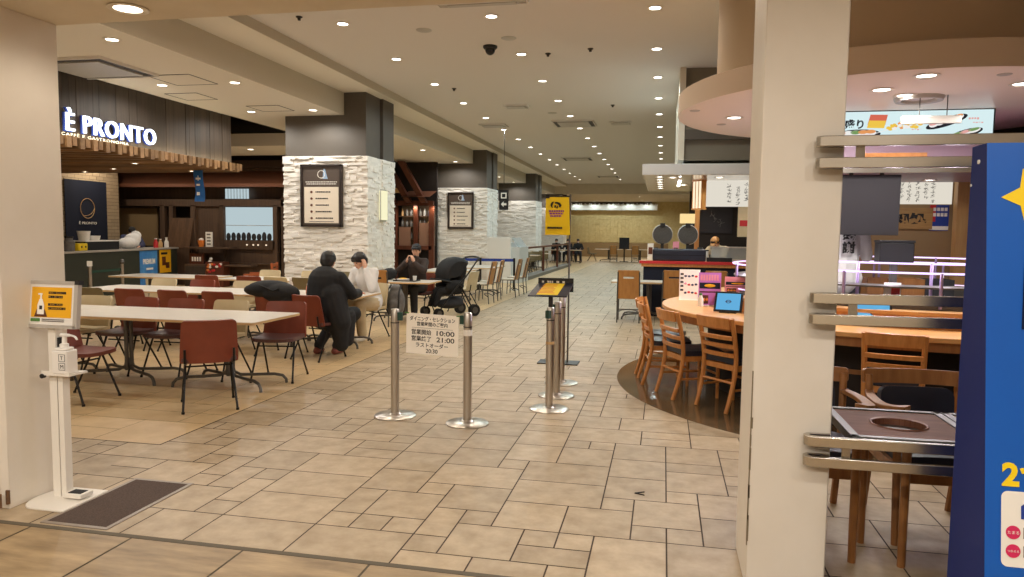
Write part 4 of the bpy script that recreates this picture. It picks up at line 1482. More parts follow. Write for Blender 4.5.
# ------------------------------------------------------------------ round canopy
CC = (2.26, 8.4)
n = 72
MB().lathe([(1.735, 3.12), (1.735, ZC)], (CC[0], CC[1], 0), n)
o = MB().lathe([(0, 2.90), (2.09, 2.90), (2.14, 2.915), (2.14, 3.13), (2.12, 3.14), (1.70, 3.14)], (CC[0], CC[1], 0), n).build('ceiling_canopy', [M['rose_gloss'], M['canopy']])
for pl in o.data.polygons:
    pl.material_index = 0 if abs(pl.normal.z) > 0.9 and pl.center.z < 2.95 else 1
struct(o, 'round dropped canopy over the wooden counter', 'canopy')
o = MB().lathe([(1.735, 3.13), (1.735, ZC)], (CC[0], CC[1], 0), n).build('ceiling_drum', mat('drum_paint', C(200, 180, 152), 0.8))
struct(o, 'tan drum rising from the round canopy to the ceiling', 'drum')
for x, y, l in ((2.02, 6.45, 'canopy light nearest the pillar front edge'), (2.12, 7.3, 'canopy light before the menu screen, farther one'), (1.84, 7.0, 'canopy light above the menu screen close to the pillar'), (0.72, 8.4, 'canopy light left of the pillar'), (2.9, 6.9, 'canopy light on the right side'), (2.6, 8.6, 'canopy light deep under the canopy'), (1.3, 8.6, 'canopy light hidden above the kitchen')):
    downlight(x, y, 2.90, l, None, 70, (1.0, 0.96, 0.92), 0.95)
for x, y in ((0.28, 7.9), (0.62, 8.9), (0.95, 7.6), (2.05, 6.55), (2.6, 6.5)):
    o = MB().lathe([(0.0, -0.006), (0.05, -0.006), (0.055, 0)], n=20).build('ceiling_speaker', M['vent_grey'], loc=(x, y, 2.90))
    tag(o, 'small flush round grille in the canopy underside', 'speaker', 'canopy grilles')
t = thing('ceiling_vent', 'large round ring vent in the canopy above the menu screen', 'air vent', (2.28, 7.45, 2.9))
MB().lathe([(0.14, 0), (0.15, -0.03), (0.20, -0.035), (0.215, 0)], n=30).build('ring', M['vent_grey'], t)
MB().lathe([(0, -0.004), (0.145, -0.004)], n=30).build('grille', M['ceil'], t)

# ------------------------------------------------------------------ wooden ring counter
KC = (2.46, 8.3)


def ringpts(rx, ry, n=96):
    return [(KC[0] + rx * math.cos(2 * PI * i / n), KC[1] + ry * math.sin(2 * PI * i / n)) for i in range(n)]


def ring_mesh(mb, o0, o1, z0, z1, m=0):
    """Vertical-walled ring between outlines o0 (outer) and o1 (inner)."""
    k = len(o0)
    v = [(p[0], p[1], z0) for p in o0] + [(p[0], p[1], z1) for p in o0] + [(p[0], p[1], z1) for p in o1] + [(p[0], p[1], z0) for p in o1]
    f = []
    for i in range(k):
        j = (i + 1) % k
        f += [(i, j, k + j, k + i), (k + i, k + j, 2 * k + j, 2 * k + i), (2 * k + i, 2 * k + j, 3 * k + j, 3 * k + i), (3 * k + i, 3 * k + j, j, i)]
    mb.add(v, f, m)


t = thing('round_counter', 'large round wooden dining counter ringed by ladder-back chairs', 'counter')
q = MB()
ring_mesh(q, ringpts(2.46, 2.30), ringpts(1.8, 1.7), 0.80, 0.84)
q.build('countertop', M['counter_w'], t, bevel=0.006)
q = MB()
ring_mesh(q, ringpts(2.40, 2.24), ringpts(2.36, 2.20), 0.72, 0.80)
q.build('apron', M['honey_d'], t)
q = MB()
ring_mesh(q, ringpts(1.95, 1.80), ringpts(1.8, 1.65), 0.0, 0.80)
q.build('base', M['void'], t)
q = MB()
ring_mesh(q, ringpts(1.97, 1.82), ringpts(1.95, 1.80), 0.42, 0.46)
q.build('foot_rail', M['honey_d'], t)
q = MB()
ring_mesh(q, ringpts(1.86, 1.75), ringpts(1.80, 1.69), 0.84, 0.955)
q.build('riser', M['honey'], t)
q = MB()
ring_mesh(q, ringpts(1.90, 1.79), ringpts(1.70, 1.59), 0.955, 0.985)
q.build('raised_ledge', M['counter_w'], t)

t = thing('conveyor_lane', 'sushi conveyor lane with glowing lavender light bars around the kitchen', 'conveyor')
q = MB()
ring_mesh(q, ringpts(1.69, 1.58), ringpts(1.35, 1.26), 0.90, 1.02)
q.build('belt_housing', M['grey_steel'], t)
q = MB()
ring_mesh(q, ringpts(1.66, 1.55), ringpts(1.38, 1.29), 1.02, 1.03)
q.build('belt', M['rubber'], t)
q = MB()
ring_mesh(q, ringpts(1.69, 1.58), ringpts(1.36, 1.27), 1.165, 1.18)
q.build('upper_shelf', M['grey_steel'], t)
for rx, ry, z in ((1.70, 1.59, 1.30), (1.34, 1.25, 1.37), (1.70, 1.59, 1.04)):
    q = MB()
    q.tube([(p[0], p[1], z) for p in ringpts(rx, ry)], 0.009 if z > 1.1 else 0.006, 6, closed=True)
    q.build('light_bar', M['led'], t)
for k in range(14):
    a = 2 * PI * (k + 0.3) / 14
    for rx, ry, z in ((1.70, 1.59, 1.30), (1.34, 1.25, 1.37)):
        x, y = KC[0] + rx * math.cos(a), KC[1] + ry * math.sin(a)
        MB().cyl((x, y, 1.0), (x, y, z), 0.014, n=8).build('bar_post', M['lavender'], t)
for a in (-2.2, -1.9, -1.6, -1.3, -2.6, -3.0, 2.9):
    L = bpy.data.lights.new('lane_glow', 'POINT')
    L.energy = 5.0
    L.color = (0.92, 0.82, 1.0)
    L.shadow_soft_size = 0.08
    o = bpy.data.objects.new('lane_glow', L)
    o.location = (KC[0] + 1.52 * math.cos(a), KC[1] + 1.42 * math.sin(a), 1.33)
    COL.objects.link(o)


# ------------------------------------------------------------------ ladder-back chairs
def make_ladder():
    t = thing('ladder_back_chair', 'x', 'chair', (0, 0, -50))
    MB().slab(lambda v: 0.44 - 0.03 * (1 - v / 0.41), 0.41, lambda u, v: (u, -0.2 + v, 0.452 + 0.012 * (1 - (u / 0.22) ** 2)), 0.05, r=0.04, r0=0.03).build('seat', M['navy_v'], t)
    q = MB()
    for s in (-1, 1):
        q.box(s * 0.195 - 0.011, -0.19, 0.375, s * 0.195 + 0.011, 0.19, 0.425)
    q.box(-0.2, 0.165, 0.375, 0.2, 0.19, 0.425)
    q.box(-0.2, -0.20, 0.375, 0.2, -0.18, 0.425)
    q.build('seat_frame', M['honey'], t)
    for s in (-1, 1):
        P = catmull([(s * 0.19, -0.30, 0.0), (s * 0.195, -0.235, 0.22), (s * 0.20, -0.205, 0.43), (s * 0.205, -0.225, 0.62), (s * 0.21, -0.285, 0.86)], 4)
        MB().tube(P, [0.019] * 3 + [0.021] * (len(P) - 3), 8, flat=1.0).build('leg', M['honey'], t)
        MB().tube([(s * 0.19, 0.175, 0.0), (s * 0.19, 0.175, 0.42)], [0.016, 0.021], 8).build('leg', M['honey'], t)

    def rail(z0, z1, bow):
        zz = (z0 + z1) / 2
        yb = -0.205 - (0.02 if zz < 0.62 else 0.02 + (zz - 0.62) * 0.25)
        q = MB().slab(lambda v: 0.395 + 0.01, z1 - z0, lambda u, v: (u, yb - (0.02 if zz > 0.6 else 0) - v * 0.2 - bow * (1 - (u / 0.2) ** 2), z0 + v), 0.018, r=0.004)
        return q
    rail(0.765, 0.865, 0.028).build('top_rail', M['honey'], t, bevel=0.003)
    for z in (0.68, 0.60, 0.52):
        rail(z - 0.018, z + 0.018, 0.026).build('slat', M['honey'], t)
    for z, a_, b_ in ((0.20, (-0.19, -0.235), (-0.19, 0.175)), (0.20, (0.19, -0.235), (0.19, 0.175)), (0.27, (-0.19, -0.225), (0.19, -0.225)), (0.24, (-0.19, 0.175), (0.19, 0.175))):
        MB().tube([(a_[0], a_[1], z), (b_[0], b_[1], z)], 0.012, 8).build('stretcher', M['honey'], t)
    return t


lc = make_ladder()
first = True
for ang, rr, tw, l in ((216.5, 2.20, 4, 'ladder-back wooden chair at the round counter closest to the cream pillar'), (203.0, 2.33, 2, 'ladder-back wooden chair at the round counter, second from the cream pillar'),
                       (188.0, 2.40, 0, 'ladder-back wooden chair seen side-on at the left tip of the round counter'), (175.5, 2.42, -4, 'ladder-back wooden chair behind the side-on one at the counter tip'),
                       (253.0, 2.12, 0, 'ladder-back wooden chair at the round counter seen between pillar and blue display'), (272.0, 2.12, 0, 'ladder-back wooden chair at the round counter behind the blue display')):
    a = math.radians(ang)
    x, y = KC[0] + rr * math.cos(a) * (1.0), KC[1] + rr * math.sin(a)
    dx, dy = KC[0] - x, KC[1] - y
    rz = math.atan2(-dx, dy) + math.radians(tw)
    if first:
        lc.location = (x, y, 0.003)
        lc.rotation_euler = (0, 0, rz)
        tag(lc, l, 'chair', 'ladder-back chairs around the round counter')
        first = False
    else:
        copy_tree(lc, (x, y, 0.003), rz, l)


# ------------------------------------------------------------------ things on the counter
def standing_card(x, y, z, rz, w, h, label, base, paint, name='menu_stand'):
    t = thing(name, label, 'menu stand', (x, y, z), rz)
    MB().box(-w / 2, -0.003, 0.0, w / 2, 0.003, h).build('board', base, t)
    MB().box(-w / 2, -0.035, 0.0, w / 2, 0.035, 0.008).build('foot', M['glass_l'], t)
    paint(t, w, h)
    return t


def paint_white(t, w, h):
    r = random.Random(3)
    q = MB()
    for k in range(3):
        z = h * (0.80 - 0.28 * k)
        for a in range(4):
            x = -w * 0.2 + a * w * 0.17
            q.ell((x, -0.004, z + r.uniform(-0.01, 0.01)), (w * 0.07, 0.003, h * 0.035), 8, r.choice((0, 1, 2)))
    q.build('pictures', [M['red'], M['pink'], M['slate_cloth']], t)
    q = MB()
    for k in range(5):
        z = h * (0.82 - 0.13 * k)
        q.box(-w * 0.45, -0.005, z, -w * 0.30, -0.003, z + h * 0.06)
    q.build('black_print', M['ink'], t)


def paint_purple(t, w, h):
    r = random.Random(5)
    q = MB()
    q.box(-w * 0.46, -0.0045, h * 0.52, w * 0.46, -0.003, h * 0.70, 1)
    for k in range(7):
        q.box(-w * 0.42 + k * w * 0.12, -0.005, h * 0.76, -w * 0.42 + k * w * 0.12 + w * 0.09, -0.003, h * 0.94, 0)
    q.ell((0, -0.0045, h * 0.61), (w * 0.25, 0.002, h * 0.05), 10, 3)
    q.box(-w * 0.46, -0.0045, h * 0.40, w * 0.46, -0.003, h * 0.44, 2)
    q.box(-w * 0.42, -0.0045, h * 0.06, -w * 0.05, -0.003, h * 0.32, 2)
    for k in range(3):
        q.ell((-w * 0.35 + k * w * 0.12, -0.005, h * 0.19), (w * 0.05, 0.002, h * 0.05), 8, 4)
    q.build('pictures', [M['pink'], M['navy_cloth'], M['red_wood'], M['amber'], M['orange']], t)


standing_card(0.31, 8.72, 0.84, 0.0, 0.235, 0.36, 'tall white menu stand with food pictures on the counter tip', M['white'], paint_white)
standing_card(0.50, 8.08, 0.84, 0.06, 0.235, 0.36, 'purple menu stand with food picture in front of the white one', mat('purple_card', C(196, 120, 204), 0.4), paint_purple)
standing_card(0.78, 8.0, 0.985, -0.15, 0.26, 0.18, 'pink menu card standing on the raised ledge beside the pillar', M['pink'], paint_purple)


def tablet(x, y, z, rz, w, h, label, tilt=28):
    t = thing('tablet', label, 'tablet', (x, y, z), rz)
    F = T(0, 0, 0.012) @ RX(math.radians(-tilt))
    b = MB().box(-w / 2, -0.008, 0, w / 2, 0.008, h, 0, F).build('case', M['black'], t, bevel=0.004)
    s = MB().box(-w / 2 + 0.022, -0.0095, 0.02, w / 2 - 0.022, -0.008, h - 0.02, 0, F).build('screen', M['tablet_glow'], t)
    q = MB()
    q.lathe([(0.018, 0), (0.026, 0), (0.026, 0.001), (0.018, 0.001)], n=20, M=F @ T(0, -0.0096, h / 2) @ RX(PI / 2) @ Matrix.Diagonal((1, 0.7, 1, 1)))
    q.box(-0.03, -0.0106, h / 2 - 0.003, 0.03, -0.0095, h / 2 + 0.003, 0, F)
    q.build('screen_logo', M['slate_cloth'], s)
    MB().box(-w * 0.3, 0.0, 0, w * 0.3, 0.10, 0.012).add([(-0.02, 0.09, 0.005), (0.02, 0.09, 0.005), (0.02, 0.06, h * 0.6), (-0.02, 0.06, h * 0.6)], [(0, 1, 2, 3)]).build('stand', M['black'], t)
    return t


tablet(0.63, 7.36, 0.84, -0.25, 0.27, 0.215, 'black ordering tablet with a blue screen on the counter left of the pillar')
tablet(1.78, 6.66, 0.84, 0.0, 0.30, 0.20, 'ordering tablet with a pale blue screen seen right of the pillar', 16)
t = thing('soy_bottle', 'small white soy bottle beside the purple menu stand', 'bottle', (0.405, 8.0, 0.84))
MB().lathe([(0, 0), (0.03, 0), (0.03, 0.08), (0.018, 0.105), (0.016, 0.12), (0, 0.12)], n=16).build('body', M['white_pl'], t)
MB().lathe([(0, 0.12), (0.018, 0.12), (0.016, 0.14), (0, 0.145)], n=14).build('cap', M['green'], t)
t = thing('tea_cup', 'black cup by the tablet near the pillar', 'cup', (0.83, 7.2, 0.84))
MB().lathe([(0, 0), (0.034, 0), (0.038, 0.1), (0.034, 0.1), (0.03, 0.006), (0, 0.006)], n=18).build('body', M['black'], t)
for k, (x, y, l) in enumerate(((2.03, 6.72, 'white chopstick box beside the right tablet'), (2.2, 6.70, 'second white box on the counter, right of the chopstick box'), (2.42, 6.72, 'white box on the counter close to the blue display'))):
    t = thing('counter_box', l, 'box', (x, y, 0.84), 0.1 * k)
    MB().prism(rrect(0.14, 0.11, 0.012), 0, 0.10).build('body', M['white_pl'], t, bevel=0.004)
    MB().prism(rrect(0.146, 0.116, 0.012), 0.10, 0.115).build('lid', M['white_pl' if k != 1 else 'ink'], t)
    q = MB()
    for a in (-0.02, 0.02):
        for z in (0.03, 0.06):
            q.cyl((a, -0.056, z), (a, -0.0545, z), 0.006, n=8)
    q.build('dots', M['grey_ink'], t)
t = thing('paper_pack', 'orange and brown paper pack among the white boxes', 'packet', (2.31, 6.86, 0.84), 0.2)
MB().prism(rrect(0.09, 0.06, 0.01), 0, 0.12).build('body', M['orange'], t)
MB().box(-0.04, -0.032, 0.03, 0.04, -0.0305, 0.09).build('print', M['red_wood'], t)

# ------------------------------------------------------------------ kitchen inside the ring
t = thing('menu_screen', 'long glowing menu screen of sushi pictures hanging under the canopy', 'menu screen', (2.24, 8.15, 2.755))
MB().box(-0.98, 0.0, -0.155, 0.96, 0.06, 0.145).build('case', M['black'], t)
s = MB().box(-0.965, -0.004, -0.145, 0.945, 0.0, 0.135).build('screen', M['screen_bg'], t)
e = {k: emis('screen_' + k, c, 0.9) for k, c in dict(red=(0.75, 0.16, 0.10, 1), yellow=(0.95, 0.62, 0.08, 1), white=(0.95, 0.93, 0.9, 1), black=(0.02, 0.02, 0.025, 1), orange=(0.85, 0.35, 0.12, 1), green=(0.2, 0.35, 0.12, 1), pink=(0.85, 0.42, 0.38, 1)).items()}
text('種盛り', 0.1, e['black'], 'lettering', s, T(-0.40, -0.006, 0.01), 0.001, height=0.10, bold=0.003)
q = MB()
q.add([(-0.22, -0.007, 0.0), (-0.05, -0.007, 0.0), (-0.03, -0.007, 0.10), (-0.195, -0.007, 0.105)], [(0, 1, 2, 3)], 0)
q.add([(-0.225, -0.008, -0.03), (-0.06, -0.008, -0.035), (-0.045, -0.008, 0.04), (-0.205, -0.008, 0.045)], [(0, 1, 2, 3)], 1)
q.build('price_burst', [e['red'], e['yellow']], s)


def plate(cx, cz, rx, rz_, tilt, items, r, q):
    Fm = T(cx, -0.007, cz) @ RY(-tilt)
    k = 24
    q.add([Fm @ Vector((rx * math.cos(2 * PI * i / k), 0, rz_ * math.sin(2 * PI * i / k))) for i in range(k)], [tuple(reversed(range(k)))], 3)
    for i in range(items):
        x = -rx * 0.75 + 1.5 * rx * (i + 0.5) / items
        kk = 14
        a, b = rx / items * 1.15, rz_ * 0.6
        q.add([Fm @ Vector((x + a * math.cos(2 * PI * j / kk), -0.001, rz_ * 0.25 + b * math.sin(2 * PI * j / kk))) for j in range(kk)], [tuple(reversed(range(kk)))], 2)
        q.add([Fm @ Vector((x + a * 0.9 * math.cos(2 * PI * j / kk), -0.002, rz_ * 0.45 + b * 0.6 * math.sin(2 * PI * j / kk))) for j in range(kk)], [tuple(reversed(range(kk)))], r.choice((4, 5, 2, 6)))


r = random.Random(8)
q = MB()
mats_ = [e['red'], e['yellow'], e['white'], e['black'], e['pink'], e['orange'], e['green']]
plate(-0.33, -0.10, 0.24, 0.055, 0.05, 5, r, q)
plate(0.52, 0.02, 0.20, 0.045, 0.32, 5, r, q)
plate(0.70, -0.10, 0.16, 0.04, 0.28, 3, r, q)
for k in range(34):
    x, z = r.uniform(-0.02, 0.30), r.gauss(0, 0.016)
    z += -0.02 + 0.12 * (x - 0.0) * 0.6
    a = r.uniform(0.012, 0.026)
    q.add([(x + a * math.cos(2 * PI * j / 8), -0.0085 - k * 1e-5, z + a * 0.7 * math.sin(2 * PI * j / 8)) for j in range(8)], [tuple(reversed(range(8)))], r.choice((1, 1, 5, 2)))
for x, z in ((0.2, -0.06), (0.76, 0.0), (-0.28, -0.11), (0.72, 0.045)):
    for k in range(4):
        q.box(x + k * 0.025, -0.008, z + r.uniform(-0.01, 0.01), x + k * 0.025 + 0.018, -0.006, z + 0.012, 4)
for x in (-0.02, 0.34, 0.5):
    for k in range(4):
        q.box(x + k * 0.02, -0.008, -0.138, x + k * 0.02 + 0.014, -0.006, -0.118, 3)
q.add([(-0.19, -0.008, -0.10), (-0.17, -0.008, -0.10), (0.40, -0.008, 0.08), (0.385, -0.008, 0.08)], [(0, 1, 2, 3)], 2)
q.build('sushi_pictures', mats_, s)
t = thing('suspended_lamp', 'thin pale bar lamp hanging by two rods in front of the menu screen', 'lamp', (2.36, 7.35, 2.68))
MB().prism([(-0.25, -0.02), (0.25, -0.02), (0.25, 0.02), (-0.25, 0.02)], -0.035, 0.035).build('board', M['vent_grey'], t, bevel=0.004)
for x in (-0.10, 0.13):
    MB().cyl((x, 0, 0.03), (x, 0, 0.222), 0.004, n=6).build('rod', M['grey_steel'], t)

t = thing('dark_screen_back', 'large dark grey panel hanging over the sushi kitchen', 'panel', (2.10, 8.28, 1.94))
MB().box(-0.46, -0.025, -0.315, 0.30, 0.025, 0.315).build('panel', M['dark_panel'], t, bevel=0.004)
q = MB().box(-0.2, 0.0, 0.315, -0.16, 0.02, 0.66).box(0.10, 0.0, 0.315, 0.14, 0.02, 0.66)
q.build('hanger', M['grey_steel'], t)
t = thing('kitchen_hood', 'hood coloured mauve for purple LED light under the menu screen', 'hood', (0, 0, 0))
MB().box(1.5, 8.2, 2.32, 4.3, 10.3, 2.56).build('body', mat('hood_led_tint', C(168, 140, 160), 0.4), t)  # mauve holds the purple LED light in the hood's own colour
MB().box(1.5, 8.17, 2.27, 4.3, 8.2, 2.34).build('lip', M['rail_steel'], t)
MB().box(1.95, 8.15, 2.42, 2.6, 8.2, 2.47).build('brown_bar', M['honey'], t)
q = MB().box(1.7, 10.6, 0, 6.0, 10.75, 2.9, 0)
q.box(1.7, 10.58, 2.62, 6.0, 10.6, 4.48, 1)  # unlit hall beyond put in as a near-black sheet
struct(q.build('wall_kitchen', [M['brown_wall'], M['void']]), 'brown back wall of the sushi kitchen under a dark sheet for the unlit hall', 'wall')
q = MB().box(3.72, 10.44, 0, 3.95, 10.57, 2.45)
tag(q.build('wooden_post', M['pale_wood']), 'pale wooden post at the right end of the kitchen wall', 'post')


def brush(mb, x, z, s, r, n=7, y=0.0):
    """One brushed character built of a few tapering strokes."""
    for k in range(n):
        a = r.choice((0.1, 0.25, 1.45, 1.6, -0.7, 0.9)) + r.uniform(-0.15, 0.15)
        l = s * r.uniform(0.25, 0.8)
        cx, cz = x + r.uniform(-0.32, 0.32) * s, z + r.uniform(-0.35, 0.35) * s
        w = s * r.uniform(0.05, 0.10)
        ca, sa = math.cos(a), math.sin(a)
        P = [(-l / 2, -w / 2), (l / 2, -w * 0.2), (l / 2, w * 0.3), (-l / 2, w / 2)]
        mb.add([(cx + px * ca - pz * sa, y - 0.0002 * k, cz + px * sa + pz * ca) for px, pz in P], [(0, 1, 2, 3)])


t = thing('calligraphy_board', 'white board with columns of brush writing above the kitchen doorway', 'sign', (3.33, 10.57, 2.235))
MB().box(-0.42, 0, -0.185, 0.37, 0.03, 0.185).build('panel', M['sheet_glow'], t)
q = MB()
r = random.Random(21)
for c, (x, nch, z0_) in enumerate(((-0.34, 4, 0.12), (-0.24, 5, 0.13), (-0.15, 5, 0.10), (-0.05, 6, 0.14), (0.05, 4, 0.07), (0.14, 6, 0.14))):
    for k in range(nch):
        brush(q, x, z0_ - k * 0.055, 0.062, r, 7, -0.002)
q.build('brush_writing', M['ink'], t)
t = thing('wooden_sign', 'wooden sign with three bold brush characters under the white writing board', 'sign', (3.18, 10.57, 1.86))
MB().box(-0.45, 0, -0.14, 0.30, 0.03, 0.14).build('board', mat('sign_board_wood', C(176, 138, 84), 0.5, noise=C(150, 114, 66), scale=4, stretch=(1, 1, 8)), t)
text('石知処', 0.1, M['ink'], 'lettering', t, T(-0.08, -0.002, 0), 0.001, width=0.62, height=0.15, bold=0.006)
t = thing('small_poster', 'blue and red poster beside the wooden brush sign', 'poster', (3.56, 10.59, 1.87))
MB().box(-0.11, 0, -0.17, 0.12, 0.01, 0.17).build('sheet', M['blue_ink'], t)
q = MB().box(-0.11, -0.002, -0.05, -0.04, 0, 0.17, 0)
r = random.Random(2)
for z in (0.09, 0.02):
    for k in range(4):
        q.box(-0.07 + k * 0.045, -0.003, z, -0.035 + k * 0.045, -0.001, z + 0.045, 1)
q.box(-0.11, -0.002, -0.16, 0.12, 0, -0.11, 1)
q.build('print', [M['red'], M['white']], t)
t = thing('receipt_printer', 'black boxy printer with grey top standing over the conveyor lane', 'printer', (2.28, 7.95, 1.25))
MB().box(-0.16, -0.10, 0.10, 0.16, 0.10, 0.30).build('body', M['black'], t, bevel=0.01)
MB().box(-0.165, -0.105, 0.30, 0.165, 0.105, 0.325).build('lid', M['black'], t, bevel=0.004)
q = MB().box(-0.03, -0.03, -0.27, 0.03, 0.03, 0.10).box(-0.12, -0.1, -0.3, 0.12, 0.1, -0.27)
q.build('stand', M['grey_steel'], t)
t = thing('kitchen_bench', 'steel kitchen bench behind the conveyor lane', 'bench', (0, 0, 0))
MB().box(2.25, 8.75, 0.88, 3.2, 9.2, 0.92).build('worktop', M['vent_grey'], t)
MB().box(2.28, 8.78, 0.27, 3.17, 9.17, 0.88).build('cabinet', M['grey_steel'], t)
for k, (x, w_, m_, l) in enumerate(((2.42, 0.28, 'honey_d', 'brown wooden crate on the steel kitchen bench, left one'), (2.72, 0.28, 'honey_d', 'brown wooden crate on the steel kitchen bench, right one'), (3.02, 0.28, 'charcoal_cloth', 'dark box on the steel kitchen bench'))):
    q = MB()
    q.box(x - w_ / 2, 8.84, 0.92, x + w_ / 2, 9.1, 0.935)
    for s in (-1, 1):
        q.box(x + s * w_ / 2 - 0.01, 8.84, 0.92, x + s * w_ / 2 + 0.01, 9.1, 1.14)
        q.box(x - w_ / 2, 8.97 + s * 0.13 - 0.01, 0.92, x + w_ / 2, 8.97 + s * 0.13 + 0.01, 1.14)
    tag(q.build('kitchen_crate', M[m_]), l, 'crate')
t = thing('red_card', 'white card with red print taped over the conveyor lane', 'card', (2.0, 7.0, 1.06))
MB().box(-0.06, 0, 0, 0.08, 0.004, 0.14).build('card', M['white'], t)
MB().box(0.0, -0.002, 0.02, 0.07, 0, 0.12).build('print', M['red'], t)

struct(MB().prism([(KC[0] + 1.3 * math.cos(2 * PI * i / 48), KC[1] + 1.22 * math.sin(2 * PI * i / 48)) for i in range(48)], 0.003, 0.27).build('floor_kitchen', M['grey_wall']), 'raised kitchen floor inside the round counter', 'floor')
# kitchen worker seen from behind
J = sit((0, 0.03, 1.62), lean=0.0, pelvis=(0, 0, 0.92), chest=(0, 0.0, 1.24), neck=(0, 0.0, 1.46), shL=(-0.19, 0, 1.39), shR=(0.19, 0, 1.39), hipL=(-0.09, 0, 0.88), hipR=(0.09, 0, 0.88),
        knL=(-0.1, 0.02, 0.48), knR=(0.1, 0.02, 0.48), anL=(-0.1, -0.02, 0.08), anR=(0.1, -0.02, 0.08), toL=(-0.11, 0.13, 0.03), toR=(0.11, 0.13, 0.03),
        elL=(-0.26, 0.06, 1.12), elR=(0.26, 0.06, 1.12), wrL=(-0.16, 0.26, 1.05), wrR=(0.16, 0.26, 1.05))


def tee(q, J):
    top(1.12, cuff=0.05)(q, J)
    q.cap((0, 0, 0.85), (0, 0, 1.3), 0.17, 0.165, 16)


w1 = person('person', 'kitchen worker in a white shirt with black characters on the back', (1.95, 8.62, 0.27), 0.0, J,
            [('shirt', M['white_cloth'], tee), ('trousers', M['charcoal_cloth'], trousers()), ('shoes', M['black'], shoes()), ('cap', M['white_cloth'], cap_fn), ('hair', M['hair'], hair())])
for ch_, z in (('感', 1.36), ('謝', 1.22)):
    text(ch_, 0.13, M['ink'], 'shirt_lettering', w1, T(0.01, -0.205, z), 0.006, height=0.13, bold=0.004)

# ------------------------------------------------------------------ grill tables and armchairs at the lower right


def grill_table(x0, x1, label):
    t = thing('grill_table', label, 'table', ((x0 + x1) / 2, 3.665, 0))
    w_, d_ = x1 - x0, 0.59
    k = 28
    R_ = 0.115
    ax, ay = (w_ - 0.07) / 2, (d_ - 0.07) / 2
    o_ = []
    for i in range(64):
        a = 2 * PI * i / 64
        c, s = math.cos(a), math.sin(a)
        k2 = min(ax / max(abs(c), 1e-6), ay / max(abs(s), 1e-6))
        o_.append((c * k2, s * k2))
    # board with a round opening: bridge the rounded rectangle to the hole
    mb = MB()
    n_ = len(o_)
    hole = []
    for p in o_:
        a = math.atan2(p[1], p[0])
        hole.append((R_ * math.cos(a), R_ * math.sin(a)))
    for z in (0.72, 0.69):
        mb.add([(p[0], p[1], z) for p in o_] + [(p[0], p[1], z) for p in hole], [(i, (i + 1) % n_, n_ + (i + 1) % n_, n_ + i) for i in range(n_)])
    mb.add([(p[0], p[1], 0.72) for p in hole] + [(p[0], p[1], 0.69) for p in hole], [(i, (i + 1) % n_, n_ + (i + 1) % n_, n_ + i) for i in range(n_)])
    mb.build('top_board', mat('grill_table_wood', C(124, 78, 58), 0.6, noise=C(104, 64, 46), scale=4, stretch=(1, 5, 1), spec=0.1) if 'grill_table_wood' not in bpy.data.materials else bpy.data.materials['grill_table_wood'], t)
    q = MB()
    for s in (-1, 1):
        q.box(s * w_ / 2 - 0.037 * (s > 0), -d_ / 2, 0.685, s * w_ / 2 + 0.037 * (s < 0), d_ / 2, 0.726)
        q.box(-w_ / 2, s * d_ / 2 - 0.037 * (s > 0), 0.685, w_ / 2, s * d_ / 2 + 0.037 * (s < 0), 0.726)
    q.build('metal_edge', M['grey_steel'], t, bevel=0.003)
    g = MB().lathe([(R_, 0.724), (R_ + 0.008, 0.727), (R_ + 0.012, 0.722)], n=30).lathe([(R_, 0.722), (R_, 0.66), (0, 0.655)], n=30)
    gp = g.build('grill_pit', M['copper'], t)
    q = MB()
    for i in range(-4, 5):
        x = i * 0.023
        l = math.sqrt(max(R_ ** 2 - x ** 2, 0)) * 0.95
        q.cyl((x, -l, 0.685), (x, l, 0.685), 0.003, n=6)
    q.build('grill_bars', M['chrome'], gp)
    return t


tl = grill_table(0.835, 1.385, 'brown grill table with a round sunken grill beside the pillar')
for x in (-0.16, 0.065):
    MB().cyl((x, 0.07, 0), (x, 0.07, 0.67), 0.019, 0.022, 10).build('leg', M['honey_d'], tl)
MB().box(-0.2, 0.0, 0.655, 0.2, 0.14, 0.69).build('leg_plate', M['grey_steel'], tl)
tl2 = grill_table(1.39, 1.975, 'second brown grill table, mostly hidden by the blue display')
for x in (0.1, 0.26):
    for y in (-0.24, 0.24):
        MB().box(x - 0.025, y - 0.025, 0, x + 0.025, y + 0.025, 0.69).build('leg', M['grey_steel'], tl2)


